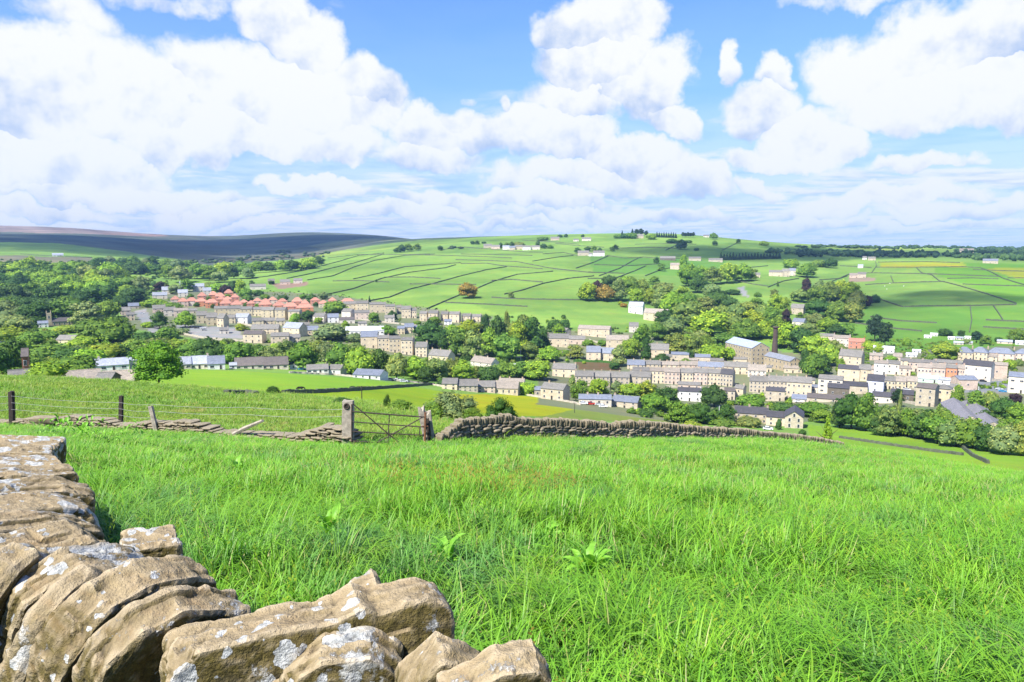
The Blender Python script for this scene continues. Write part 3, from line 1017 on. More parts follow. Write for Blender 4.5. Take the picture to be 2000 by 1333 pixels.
grp("behind the old farmhouse", [
    (22, 732, 662, 62, 'D'), (-10, 735, 672, 60, 'D'), (62, 722, 690, 50, 'M'), (92, 745, 706, 66, 'L', 'bush'), (150, 728, 690, 70, 'M'), (95, 705, 668, 80, 'M'), (140, 712, 676, 60, 'D'), (175, 716, 678, 60, 'L'),
    (205, 702, 668, 62, 'Y'), (238, 700, 670, 46, 'D'), (262, 700, 664, 50, 'M'), (160, 742, 712, 46, 'M'), (40, 690, 660, 46, 'L'), (300, 690, 658, 66, 'O'), (345, 688, 660, 50, 'Y'), (380, 700, 664, 50, 'M'), (410, 710, 660, 52, 'D'),
])
grp("around the church", [
    (20, 668, 636, 70, 'Y'), (58, 676, 645, 50, 'M'), (10, 640, 612, 52, 'G'), (38, 650, 618, 44, 'G'), (70, 626, 604, 30, 'D'), (90, 664, 645, 46, 'M'), (135, 650, 634, 50, 'Y'), (112, 660, 640, 30, 'Y'),
    (170, 636, 590, 58, 'G'), (208, 622, 588, 48, 'M'), (185, 668, 622, 62, 'M'), (222, 670, 620, 66, 'M'), (246, 664, 630, 40, 'G'), (282, 675, 645, 44, 'D'), (262, 684, 660, 40, 'O'), (160, 680, 655, 50, 'L'),
    (312, 642, 608, 30, 'D'), (328, 662, 636, 40, 'M'), (362, 640, 608, 36, 'L'), (304, 600, 582, 46, 'L'), (330, 606, 590, 50, 'M'), (290, 640, 628, 26, 'L'), (240, 600, 575, 40, 'D'), (262, 590, 560, 40, 'D'), (333, 652, 640, 22, 'D'), (355, 652, 640, 30, 'G'),
])
grp("behind the bungalows", [
    (432, 706, 672, 44, 'D'), (465, 712, 668, 54, 'M'), (505, 700, 672, 36, 'M'), (528, 712, 678, 40, 'G'), (558, 704, 664, 40, 'O'), (592, 722, 668, 56, 'M'), (640, 716, 668, 40, 'G'), (620, 700, 664, 40, 'O', 'round'),
    (668, 730, 672, 56, 'M'), (705, 736, 678, 52, 'L'), (742, 738, 682, 44, 'D'), (775, 742, 690, 42, 'G'), (812, 742, 696, 52, 'L'), (850, 744, 700, 46, 'G'), (832, 750, 716, 30, 'D'), (880, 738, 702, 40, 'O'), (905, 742, 704, 42, 'L'),
    (955, 744, 712, 46, 'D'), (930, 738, 715, 24, 'O'), (985, 742, 708, 40, 'M'), (1015, 738, 704, 52, 'M'), (1048, 742, 704, 50, 'L'), (1030, 772, 744, 38, 'L', 'bush'), (725, 705, 680, 40, 'O'), (690, 690, 668, 40, 'O'), (545, 690, 668, 36, 'Y'), (655, 700, 670, 40, 'L'),
])
grp("amid the middle terraces", [
    (645, 664, 630, 62, 'G'), (602, 628, 606, 24, 'D'), (655, 612, 586, 42, 'M'), (675, 642, 626, 14, 'Y'), (622, 632, 620, 16, 'L'), (575, 634, 612, 18, 'L'), (470, 646, 632, 20, 'Y'), (730, 630, 610, 18, 'M'), (766, 625, 606, 16, 'D'), (758, 655, 635, 26, 'M'),
    (722, 595, 578, 8, 'C', 'conifer'), (850, 634, 618, 20, 'M'), (806, 650, 640, 16, 'D'), (690, 668, 650, 34, 'G'), (815, 634, 626, 16, 'M'), (580, 628, 612, 14, 'M'), (500, 655, 644, 12, 'G'),
    (416, 603, 594, 10, 'D'), (428, 601, 592, 10, 'M'), (453, 603, 595, 9, 'D'), (474, 604, 596, 9, 'M'), (482, 600, 590, 11, 'D'), (503, 602, 593, 10, 'M'), (532, 604, 596, 9, 'D'), (557, 603, 595, 9, 'M'), (581, 603, 595, 9, 'D'), (408, 588, 579, 11, 'M'), (446, 590, 582, 10, 'D'), (486, 588, 580, 9, 'M'), (560, 596, 589, 9, 'D'), (384, 600, 591, 11, 'D'), (372, 583, 574, 12, 'M'), (618, 600, 590, 12, 'D'), (640, 602, 590, 14, 'M'),
    (485, 590, 575, 22, 'M'), (552, 590, 575, 22, 'D'), (518, 584, 574, 18, 'M'), (610, 592, 574, 22, 'D'), (632, 585, 570, 18, 'G'), (443, 582, 574, 14, 'M'), (592, 584, 574, 14, 'M'),
])
grp("in the central grove", [
    (844, 680, 627, 56, 'D'), (826, 660, 640, 20, 'Y'), (884, 664, 634, 40, 'L'), (892, 698, 640, 46, 'M'), (922, 702, 645, 44, 'G'), (915, 660, 624, 44, 'Y'), (948, 660, 614, 22, 'D'), (955, 696, 640, 36, 'L'), (972, 690, 618, 40, 'D'),
    (990, 655, 608, 14, 'O', 'tall'), (988, 704, 652, 48, 'M'), (1012, 690, 628, 50, 'Y'), (1002, 672, 630, 40, 'O'), (1038, 690, 620, 50, 'D'), (1022, 655, 615, 30, 'O'), (1060, 684, 640, 30, 'D'), (1034, 702, 668, 30, 'O'),
    (1082, 645, 622, 26, 'D', 'bush'), (1102, 643, 622, 22, 'D', 'bush'), (1092, 658, 632, 22, 'L'), (1072, 705, 676, 40, 'L'), (866, 698, 655, 22, 'D'),
])
grp("above the main terrace", [
    (1124, 702, 674, 34, 'O'), (1148, 676, 662, 22, 'M'), (1176, 676, 664, 16, 'M'), (1208, 716, 674, 28, 'G'), (1230, 700, 662, 34, 'L'), (1254, 688, 634, 42, 'M'), (1262, 706, 660, 20, 'D'), (1285, 665, 630, 30, 'M'),
    (1292, 712, 690, 30, 'D'), (1265, 706, 694, 12, 'Y'), (1320, 694, 652, 46, 'O'), (1355, 696, 655, 40, 'O'), (1380, 690, 655, 34, 'M'), (1308, 660, 628, 44, 'G'), (1345, 702, 684, 16, 'D'), (1200, 722, 708, 18, 'D'), (1392, 704, 670, 54, 'L'), (1430, 702, 676, 40, 'L'),
    (1416, 680, 650, 40, 'M'), (1368, 668, 645, 30, 'G'), (1337, 714, 700, 20, 'M'),
])
grp("below the main terrace", [
    (1118, 768, 732, 16, 'G'), (1132, 784, 742, 34, 'M'), (1168, 772, 740, 36, 'L'), (1206, 774, 744, 26, 'G'), (1232, 778, 748, 40, 'L'), (1262, 780, 744, 36, 'Y'), (1302, 794, 756, 44, 'D'), (1278, 804, 768, 46, 'M'), (1322, 826, 784, 46, 'M'), (1364, 828, 786, 40, 'D'),
    (1395, 795, 752, 44, 'D'), (1345, 828, 804, 30, 'M'), (1380, 822, 800, 30, 'M'), (1418, 824, 790, 34, 'D'), (1465, 796, 768, 52, 'M'), (1530, 806, 784, 40, 'D'), (1560, 812, 786, 40, 'D'), (1590, 815, 784, 44, 'M'), (1620, 812, 790, 36, 'G'),
    (1462, 834, 812, 48, 'O', 'bush'), (1412, 836, 818, 34, 'M', 'bush'), (1520, 840, 818, 12, 'D'), (1350, 840, 822, 40, 'Y', 'bush'), (1567, 850, 838, 14, 'D', 'bush'), (1498, 812, 796, 20, 'D'),
])
grp("along the riverside bank", [
    (1662, 838, 768, 56, 'D'), (1690, 842, 766, 46, 'M'), (1640, 835, 785, 36, 'D'), (1730, 852, 795, 46, 'G'), (1755, 836, 764, 10, 'G', 'tall'), (1770, 852, 798, 50, 'M'), (1800, 858, 806, 44, 'D'), (1830, 866, 812, 52, 'M'), (1866, 872, 818, 56, 'G'),
    (1900, 876, 820, 56, 'M'), (1928, 882, 830, 46, 'D'), (1960, 888, 832, 50, 'G'), (1995, 890, 822, 50, 'O'), (1845, 842, 800, 40, 'M'), (1752, 796, 760, 26, 'C', 'pine'), (1868, 800, 752, 28, 'M'), (1905, 812, 762, 36, 'M'), (1935, 806, 764, 34, 'O'),
    (1960, 824, 776, 40, 'D'), (1925, 826, 800, 30, 'D'), (1985, 836, 786, 36, 'M'), (1982, 790, 768, 20, 'P'), (1818, 838, 806, 30, 'M'), (1785, 826, 798, 30, 'G'), (1710, 850, 815, 26, 'D'),
    (2025, 885, 800, 60, 'M'), (1605, 826, 800, 30, 'M'),
])
grp("around the mill chimney", [
    (1455, 664, 622, 50, 'M'), (1488, 660, 626, 44, 'L'), (1430, 655, 610, 46, 'O'), (1535, 680, 632, 56, 'L'), (1565, 690, 640, 40, 'D'), (1520, 665, 620, 40, 'M'), (1590, 695, 655, 50, 'L'), (1618, 715, 672, 40, 'L'), (1588, 738, 690, 40, 'M'), (1608, 732, 692, 30, 'D'),
    (1572, 728, 682, 26, 'D'), (1630, 700, 664, 36, 'O'), (1642, 730, 700, 20, 'M'), (1470, 640, 606, 40, 'Y'), (1500, 632, 600, 36, 'M'), (1412, 640, 612, 36, 'L'),
])
grp("in wood above white house", [
    (1147, 588, 552, 30, 'Y'), (1136, 586, 560, 14, 'D'), (1180, 588, 556, 34, 'R', 'round'), (1166, 572, 548, 20, 'P'), (1208, 588, 545, 34, 'G'), (1190, 566, 538, 26, 'D'), (1232, 575, 540, 32, 'M'), (1243, 592, 563, 30, 'Y'), (1268, 594, 564, 28, 'Y'), (1256, 574, 545, 26, 'O'),
    (1290, 602, 560, 32, 'G'), (1312, 614, 570, 44, 'L'), (1295, 572, 550, 40, 'O'), (1340, 604, 572, 36, 'M'), (1345, 640, 588, 58, 'O'), (1385, 655, 606, 62, 'L'), (1378, 610, 580, 36, 'O'), (1302, 634, 606, 40, 'D'), (1316, 650, 620, 40, 'G'), (1332, 590, 560, 40, 'L'),
    (1220, 560, 540, 26, 'L'), (1278, 556, 540, 22, 'M'), (1360, 595, 575, 30, 'M'), (1218, 600, 592, 14, 'R', 'bush'), (1212, 596, 588, 10, 'Y', 'bush'),
])
grp("in the side valley", [
    (1345, 560, 516, 36, 'M'), (1335, 530, 498, 18, 'L'), (1362, 572, 538, 34, 'D'), (1392, 556, 522, 36, 'O'), (1368, 545, 520, 30, 'L'), (1420, 554, 514, 34, 'L'), (1448, 550, 516, 34, 'L'), (1466, 548, 524, 26, 'M'), (1390, 585, 555, 30, 'G'), (1400, 600, 570, 40, 'D'),
    (1425, 606, 580, 32, 'D'), (1436, 632, 592, 36, 'G'), (1458, 620, 590, 36, 'O'), (1478, 608, 582, 32, 'M'), (1490, 630, 596, 36, 'O'), (1514, 612, 575, 30, 'L'), (1530, 602, 580, 24, 'Y'), (1535, 632, 604, 18, 'P'), (1563, 624, 610, 18, 'M'), (1578, 612, 592, 20, 'D'), (1540, 615, 598, 12, 'M'), (1410, 628, 596, 30, 'O'), (1512, 582, 565, 16, 'O'),
    (1545, 524, 504, 30, 'L'), (1575, 542, 514, 34, 'M'), (1600, 522, 506, 26, 'M'), (1622, 524, 504, 22, 'D'), (1575, 572, 544, 20, 'P'), (1560, 590, 565, 30, 'O'), (1595, 596, 560, 34, 'M'), (1620, 588, 550, 38, 'O'), (1640, 584, 548, 36, 'Y'), (1662, 592, 552, 40, 'Y'), (1672, 604, 568, 34, 'O'),
    (1600, 622, 585, 44, 'D'), (1636, 628, 588, 40, 'M'), (1664, 630, 592, 36, 'O'), (1590, 640, 612, 30, 'G'), (1615, 648, 620, 36, 'L'), (1648, 655, 628, 40, 'M'), (1632, 660, 632, 30, 'D'), (1692, 598, 575, 22, 'P', 'bush'), (1708, 592, 574, 20, 'D', 'bush'), (1580, 655, 630, 30, 'G'), (1600, 570, 548, 24, 'G'),
    (1519, 560, 549, 6, 'D', 'conifer'), (1430, 575, 565, 30, 'D', 'bush'), (1405, 580, 566, 22, 'D', 'bush'), (1480, 580, 570, 14, 'M', 'bush'),
])
grp("by the upper village road", [
    (1708, 668, 616, 36, 'C', 'pine'), (1728, 680, 632, 38, 'C', 'pine'), (1700, 684, 665, 30, 'Y'), (1716, 690, 672, 24, 'L'), (1846, 706, 668, 44, 'Y'), (1908, 664, 647, 18, 'C', 'round'), (1985, 670, 642, 28, 'M'), (1846, 656, 641, 26, 'D'), (1877, 656, 645, 14, 'D'), (1770, 676, 658, 16, 'L', 'bush'),
    (1942, 726, 706, 30, 'M', 'bush'), (1970, 720, 700, 24, 'L', 'bush'), (1772, 732, 724, 26, 'L', 'bush'), (1700, 728, 716, 20, 'L', 'bush'), (1822, 706, 690, 20, 'M', 'bush'), (1925, 672, 655, 20, 'M'), (1968, 704, 690, 12, 'M'), (1888, 672, 662, 18, 'G', 'bush'),
    (1690, 702, 690, 22, 'M', 'bush'), (1740, 706, 694, 22, 'L', 'bush'), (1950, 668, 658, 14, 'D', 'bush'), (1990, 715, 700, 16, 'O', 'bush'),
])
grp("on the far hillside fields", [
    (914, 583, 553, 34, 'R', 'round'), (998, 582, 570, 12, 'G'), (1331, 488, 468, 19, 'D', 'round'), (1394, 468, 455, 14, 'M'), (1442, 476, 467, 9, 'D'), (1492, 480, 470, 18, 'L'), (735, 552, 546, 5, 'D'), (1396, 480, 470, 10, 'D'), (1162, 560, 552, 6, 'D'),
    (860, 490, 480, 10, 'D'), (785, 494, 478, 14, 'D'), (798, 492, 476, 18, 'M'), (815, 490, 476, 16, 'M'), (775, 494, 484, 12, 'D'), (1128, 495, 484, 14, 'D'), (1148, 492, 482, 12, 'D'), (1160, 492, 480, 12, 'M'), (1172, 496, 484, 10, 'D'), (1202, 488, 478, 12, 'D'), (1196, 492, 482, 10, 'M'),
    (923, 478, 471, 8, 'D'), (932, 478, 470, 10, 'D'), (945, 476, 472, 10, 'D'), (978, 486, 474, 9, 'D'), (990, 484, 474, 12, 'M'), (1000, 485, 472, 10, 'D'), (1015, 484, 472, 22, 'O'), (1050, 484, 470, 10, 'D'), (1062, 486, 476, 14, 'D'), (1075, 486, 478, 12, 'M'), (1060, 470, 462, 24, 'M', 'bush'), (1138, 464, 458, 7, 'D'), (1094, 464, 458, 10, 'D'), (1105, 464, 457, 8, 'D'),
    (1360, 490, 484, 10, 'D', 'bush'), (1292, 530, 515, 16, 'M'), (1282, 516, 502, 12, 'D'), (1312, 475, 466, 22, 'D', 'bush'), (1345, 475, 469, 14, 'D', 'bush'), (1232, 466, 454, 24, 'M'), (1272, 468, 456, 20, 'L'), (1206, 466, 457, 16, 'M', 'bush'), (1220, 466, 456, 16, 'D', 'bush'),
])
grp("on the skyline beside hilltop farm", [(1215, 462, 450, 6, 'C', 'conifer'), (1235, 460, 447, 8, 'C', 'conifer'), (1244, 460, 448, 14, 'C', 'pine'), (1252, 461, 447, 12, 'C', 'pine'), (1262, 462, 451, 10, 'C', 'pine')] +
    [(1283 + i * 4.6, 464 + i * 0.2, 453 + (i % 3) * 0.8, 6, 'C', 'conifer') for i in range(9)] + [(1334 + i * 5, 464, 454 + (i % 2), 9, 'C', 'pine') for i in range(5)])
grp("in the hill plantation", [(1408 + i * 6, 509 - i * 0.15, 493 + (i * 7 % 4), 9, 'C', 'conifer') for i in range(20)])
grp("in valley below the moor", [
    (410, 548, 520, 34, 'M'), (440, 538, 512, 34, 'Y'), (430, 552, 530, 30, 'G'), (470, 536, 510, 34, 'M'), (500, 534, 510, 30, 'M'), (525, 532, 512, 28, 'D'), (548, 530, 508, 30, 'L'), (570, 530, 508, 26, 'D'), (600, 526, 502, 36, 'L'), (622, 520, 500, 24, 'D'), (455, 545, 520, 24, 'D'),
    (485, 545, 522, 20, 'G'), (385, 545, 515, 40, 'M'), (355, 552, 520, 40, 'G'), (330, 545, 518, 36, 'M'), (365, 570, 545, 30, 'M'), (425, 570, 552, 30, 'L'), (455, 572, 548, 24, 'D'), (440, 576, 556, 20, 'P'), (470, 575, 545, 22, 'L'), (480, 580, 562, 26, 'M'), (408, 565, 550, 30, 'G'),
    (492, 560, 548, 12, 'D'), (530, 556, 548, 10, 'D'), (315, 572, 550, 28, 'P'), (345, 575, 556, 26, 'G'), (505, 578, 566, 20, 'D'),
    (195, 514, 502, 20, 'D'), (215, 514, 500, 20, 'G'), (240, 516, 502, 22, 'D'), (262, 518, 500, 22, 'M'), (285, 518, 504, 20, 'G'), (300, 520, 500, 22, 'D'), (325, 520, 505, 20, 'M'), (345, 522, 506, 22, 'G'), (365, 522, 508, 20, 'M'), (20, 522, 508, 22, 'D'), (45, 522, 508, 26, 'D'), (66, 522, 510, 22, 'D'), (112, 524, 512, 20, 'M'), (0, 524, 510, 14, 'D'),
])
# the wood of the left valley side: trees one behind the other
_wr = random.Random(11)
_wood = []
_b = 536.0
while _b < 640:
    _s = (_b - 520) / 100.0
    _x = -30 + _wr.uniform(0, 20)
    _xe = 150 + 150 * min(1, max(0, 1 - abs(_b - 570) / 60.0)) if _b > 545 else 330
    if _b > 600: _xe = 150
    while _x < _xe:
        _w = (22 + 16 * _s) * _wr.uniform(0.8, 1.3)
        _hh = _w * _wr.uniform(0.75, 1.0)
        _t = _wr.choice("MMMLLDDGMLL")
        if _b > 590 and _t in 'LM' and _wr.random() < .5: _t = 'D'
        _wood.append((_x, _b + _wr.uniform(-3, 3), _b - _hh - 2, _w * 1.2, _t))
        _x += _w * 0.78
    _b += 9 + 9 * _s
grp("in the valley side wood", _wood)
fold_small_trees()
label_trees()

# --- far woods that read as one mass: small crowns joined in one object each
def far_wood(name, label, spots, seed, tone_mix=('D', 'C', 'M')):
    rng = np.random.default_rng(seed)
    IV, IF = ico(1)
    Vs = []; Fs = []; As = []; k = 0
    for (px, base, h, w) in spots:
        p = at(px, base, 900)
        s = p.y / F
        hh, ww = h * s, w * s
        for j in range(3):
            v = IV * (1 + 0.22 * rng.normal(size=(len(IV), 1))) * np.array([ww * .4, ww * .4, hh * .42]) * rng.uniform(.7, 1.1) + np.array([p.x + rng.uniform(-.3, .3) * ww, p.y + rng.uniform(-.4, .4) * ww, p.z + hh * rng.uniform(.38, .6)])
            Vs.append(v); Fs.append(IF + k); k += len(IV); As.append(np.full(len(IV), rng.uniform(0, 1)))
    me = np_mesh(name, np.vstack(Vs), np.vstack(Fs), [M_LEAF], n=3)
    add_attr(me, 'leafy', np.concatenate(As), typ='FLOAT')
    o = obj(name, me, color=TONES[tone_mix[0]][1])
    tag(o, label, None, None, 'stuff')
    return o


_r = np.random.default_rng(5)
def belt(x0, x1, rowf, n, h0, h1, jit=3.0):
    return [(x, rowf(x) + _r.uniform(-jit, jit), _r.uniform(h0, h1), _r.uniform(7, 14)) for x in _r.uniform(x0, x1, n)]
far_wood("far_woodland", "long dark belt of woodland along the far valley side below the skyline", belt(1560, 2040, lambda x: 500 + (x - 1560) * 0.006, 210, 8, 13), 1, ('D',)).color = (0.035, 0.085, 0.03, 1)
far_wood("skyline_woodland", "line of small dark woods along the distant skyline ridge", belt(1560, 2040, lambda x: 484 + 1.0 * sin(x * .03) + (x - 1560) * 0.008, 150, 3, 7, 1.5) + belt(1860, 2040, lambda x: 495, 70, 5, 10, 4), 2, ('D',)).color = (0.045, 0.10, 0.04, 1)
far_wood("distant_woodland", "mixed woodland on the flat land beyond the plantation", belt(1500, 1700, lambda x: 494 + (x - 1500) * .03, 70, 6, 11) + belt(1900, 2040, lambda x: 508, 50, 8, 13), 3, ('M',)).color = (0.06, 0.13, 0.04, 1)
far_wood("moor_scrub", "scattered dark scrub and small trees at the foot of the moor", belt(330, 640, lambda x: 516 - (x - 330) * .055, 60, 3, 7, 4) + belt(540, 560, lambda x: 494, 8, 4, 7, 1) + belt(880, 900, lambda x: 486, 4, 3, 6, 1), 4, ('D',)).color = (0.05, 0.09, 0.04, 1)


# ------------------------------------------------------------------ scatter: points carrying a mesh each
def scatter(name, pts, rots, scls, idx, sources, label, tints=None):
    """one object that puts a copy of a source mesh on every point"""
    me = bpy.data.meshes.new(name)
    pts = np.asarray(pts, np.float32)
    me.vertices.add(len(pts)); me.vertices.foreach_set('co', pts.ravel())
    a = me.attributes.new('rot', 'FLOAT_VECTOR', 'POINT'); a.data.foreach_set('vector', np.asarray(rots, np.float32).ravel())
    a = me.attributes.new('scl', 'FLOAT_VECTOR', 'POINT'); a.data.foreach_set('vector', np.asarray(scls, np.float32).ravel())
    a = me.attributes.new('idx', 'INT', 'POINT'); a.data.foreach_set('value', np.asarray(idx, np.int32))
    if tints is not None:
        add_attr(me, 'crown_tint', tints)
    o = bpy.data.objects.new(name, me)
    COL.objects.link(o)
    src = bpy.data.collections.new(name + "_source")
    for k, sm in enumerate(sources):
        so = bpy.data.objects.new(f"{name}_source_{k:02d}", sm)
        src.objects.link(so)
    ng = bpy.data.node_groups.new(name + "_scatter", 'GeometryNodeTree')
    ng.interface.new_socket("Geometry", in_out='INPUT', socket_type='NodeSocketGeometry')
    ng.interface.new_socket("Geometry", in_out='OUTPUT', socket_type='NodeSocketGeometry')
    N = ng.nodes; Lk = ng.links
    gi = N.new('NodeGroupInput'); go = N.new('NodeGroupOutput')
    ci = N.new('GeometryNodeCollectionInfo'); ci.inputs['Collection'].default_value = src
    ci.inputs['Separate Children'].default_value = True; ci.inputs['Reset Children'].default_value = True
    iop = N.new('GeometryNodeInstanceOnPoints'); iop.inputs['Pick Instance'].default_value = True
    def na(nm, tp):
        q = N.new('GeometryNodeInputNamedAttribute'); q.data_type = tp; q.inputs['Name'].default_value = nm
        return q.outputs['Attribute']
    Lk.new(gi.outputs[0], iop.inputs['Points']); Lk.new(ci.outputs[0], iop.inputs['Instance'])
    Lk.new(na('idx', 'INT'), iop.inputs['Instance Index'])
    e2r = N.new('FunctionNodeEulerToRotation'); Lk.new(na('rot', 'FLOAT_VECTOR'), e2r.inputs[0]); Lk.new(e2r.outputs[0], iop.inputs['Rotation'])
    Lk.new(na('scl', 'FLOAT_VECTOR'), iop.inputs['Scale'])
    Lk.new(iop.outputs[0], go.inputs[0])
    md = o.modifiers.new("scatter", 'NODES'); md.node_group = ng
    tag(o, label, None, None, 'stuff')
    return o


def mat_leaf_inst():
    m = M_LEAFV.copy(); m.name = "leaf_undergrowth"
    for nd in m.node_tree.nodes:
        if nd.type == 'ATTRIBUTE' and nd.attribute_name == 'crown_tint':
            nd.attribute_type = 'INSTANCER'
    return m


M_LEAFI = mat_leaf_inst()


def clump_source(seed, n=260):
    me = crown_mesh("clump_mesh", [(0, 0, .4, .42, .42), (.25, .1, .3, .28, .3), (-.2, -.15, .3, .3, .3)], n, 0.10, seed, down=-.6)
    me.materials.clear(); me.materials.append(M_LEAFI)
    return me


UG_POLY = [  # outline, rows of base, number, size range in metres, tones
    ([(0, 508), (330, 515), (330, 560), (240, 640), (0, 660)], 900, (3, 6.5), "DMMDL"),
    ([(230, 575), (330, 560), (640, 572), (960, 620), (950, 700), (640, 685), (420, 660), (240, 650)], 900, (0.9, 2.4), "MDGLM"),
    ([(0, 650), (260, 640), (430, 660), (640, 680), (950, 705), (1060, 700), (1060, 742), (860, 750), (640, 728), (470, 712), (270, 720), (0, 735)], 620, (2.5, 5.5), "MDGLOM"),
    ([(880, 620), (1115, 620), (1110, 700), (860, 705)], 160, (2.5, 5), "DMDL"),
    ([(1060, 640), (1260, 640), (1300, 670), (1420, 690), (1420, 705), (1230, 712), (1060, 712)], 150, (1.2, 3), "MLGD"),
    ([(1115, 735), (1235, 760), (1480, 770), (1700, 790), (1640, 820), (1460, 835), (1310, 828), (1120, 785)], 330, (1.8, 4.2), "DMMLD"),
    ([(1220, 545), (1300, 565), (1380, 600), (1480, 612), (1560, 600), (1590, 565), (1640, 550), (1690, 580), (1660, 650), (1600, 730), (1520, 690), (1280, 665), (1240, 590)], 480, (3, 6), "MLDOGM"),
    ([(1620, 640), (1700, 660), (1990, 668), (1990, 760), (1640, 760)], 520, (0.8, 2.2), "MLGD"),
    ([(1690, 800), (1840, 800), (1990, 780), (1990, 885), (1860, 862), (1700, 845)], 260, (2.5, 5), "MDGM"),
    ([(1640, 700), (1880, 700), (1880, 790), (1640, 790)], 150, (0.8, 2.2), "MDG"),
]


def undergrowth():
    rng = np.random.default_rng(99)
    P = []; R = []; S = []; T = []
    for poly, n, (s0, s1), tones in UG_POLY:
        xs = [q[0] for q in poly]; ys = [q[1] for q in poly]
        c = 0; guard = 0
        while c < n and guard < n * 20:
            guard += 1
            px, py = rng.uniform(min(xs), max(xs)), rng.uniform(min(ys), max(ys))
            if not inpoly(np.array([px]), np.array([py]), poly)[0]: continue
            if any(bx0 - 3 < px < bx1 + 3 and by0 - 1 < py < by1 + 9 for bx0, bx1, by0, by1 in KEEP_CLEAR): continue
            p = at(px, py, 130)
            s = rng.uniform(s0, s1)
            P.append(p[:]); R.append((0, 0, rng.uniform(0, 6.28))); S.append((s * rng.uniform(.9, 1.6), s * rng.uniform(.9, 1.4), s * rng.uniform(.7, 1.1)))
            cc = np.array(TONES[rng.choice(list(tones))][1]) * rng.uniform(.8, 1.15)
            T.append(cc); c += 1
    scatter("undergrowth", P, R, S, rng.integers(0, 3, len(P)), [clump_source(i) for i in range(3)], "shrubs, hedges and scrub filling the gaps between trees and houses", T)

# ------------------------------------------------------------------ buildings
def mat_wall():
    m, g, b = new_mat("coursed_stone")
    tc = g.node('ShaderNodeTexCoord'); P = tc.outputs['Object']
    col = g.node('ShaderNodeObjectInfo').outputs['Color']
    sep = g.node('ShaderNodeSeparateXYZ'); g.put(sep.inputs[0], P)
    cm = g.node('ShaderNodeCombineXYZ')
    g.put(cm.inputs[0], g.math('ADD', sep.outputs[0], sep.outputs[1])); g.put(cm.inputs[1], sep.outputs[2])
    br = g.node('ShaderNodeTexBrick')
    g.put(br.inputs['Vector'], cm.outputs[0])
    br.inputs['Scale'].default_value = 1.0
    br.inputs['Mortar Size'].default_value = 0.018
    br.inputs['Brick Width'].default_value = 0.62
    br.inputs['Row Height'].default_value = 0.26
    br.inputs['Color1'].default_value = (1.12, 1.08, 1.0, 1); br.inputs['Color2'].default_value = (0.82, 0.80, 0.78, 1); br.inputs['Mortar'].default_value = (0.7, 0.68, 0.64, 1)
    n = g.noise(P, 0.35, 4, 0.6)
    c = g.mix(1.0, col, br.outputs['Color'], 'MULTIPLY')
    c = g.mix(g.range(n, 0.4, 0.75, 0, 0.75), c, g.mix(1.0, c, (0.62, 0.60, 0.58), 'MULTIPLY'))
    g.put(b.inputs['Base Color'], c)
    bump(g, b, br.outputs['Fac'], -0.3, 0.02)
    return m


def mat_roof():
    m, g, b = new_mat("slate_roof")
    tc = g.node('ShaderNodeTexCoord'); P = tc.outputs['Object']
    col = g.node('ShaderNodeObjectInfo').outputs['Color']
    br = g.node('ShaderNodeTexBrick')
    g.put(br.inputs['Vector'], P)
    br.inputs['Scale'].default_value = 1.0
    br.inputs['Mortar Size'].default_value = 0.03
    br.inputs['Brick Width'].default_value = 0.5
    br.inputs['Row Height'].default_value = 0.32
    br.inputs['Color1'].default_value = (1.15, 1.12, 1.08, 1); br.inputs['Color2'].default_value = (0.75, 0.76, 0.8, 1); br.inputs['Mortar'].default_value = (0.5, 0.5, 0.5, 1)
    n = g.noise(P, 0.5, 5, 0.65)
    c = g.mix(1.0, col, br.outputs['Color'], 'MULTIPLY')
    c = g.mix(g.range(n, 0.35, 0.7, 0, 0.7), c, g.mix(1.0, c, (0.66, 0.68, 0.62), 'MULTIPLY'))
    g.put(b.inputs['Base Color'], c)
    b.inputs['Roughness'].default_value = 0.62
    b.inputs['Specular IOR Level'].default_value = 0.5
    bump(g, b, br.outputs['Fac'], -0.4, 0.03)
    return m


M_WALL = mat_wall(); M_ROOF = mat_roof()
M_FRAME = mat_simple("white_frame", (0.7, 0.69, 0.66), var=0.1, bmp=0)
M_GLASS, _g, _b = new_mat("window_glass")
_b.inputs['Base Color'].default_value = (0.03, 0.035, 0.045, 1); _b.inputs['Roughness'].default_value = 0.12; _b.inputs['Specular IOR Level'].default_value = 0.6
M_DOOR = mat_simple("door_paint", (0.05, 0.045, 0.04), objcol=False, rough=0.5, bmp=0)
M_ASPHALT = mat_simple("asphalt", (0.16, 0.16, 0.165), var=0.2, scale=0.5)

WALLC = {'c': (.61, .525, .38), 'k': (.50, .44, .34), 'w': (.74, .74, .72), 'p': (.60, .485, .40), 'o': (.60, .27, .15), 'r': (.58, .27, .19), 'y': (.61, .53, .365), 'd': (.16, .14, .11), 'l': (.66, .61, .52), 'b': (.58, .60, .74)}
ROOFC = {'s': (.205, .19, .165), 'g': (.19, .21, .26), 'l': (.36, .38, .43), 'b': (.15, .125, .11), 'r': (.52, .23, .155), 'k': (.075, .07, .075), 't': (.32, .27, .215), 'w': (.75, .76, .78), 'o': (.55, .27, .16)}


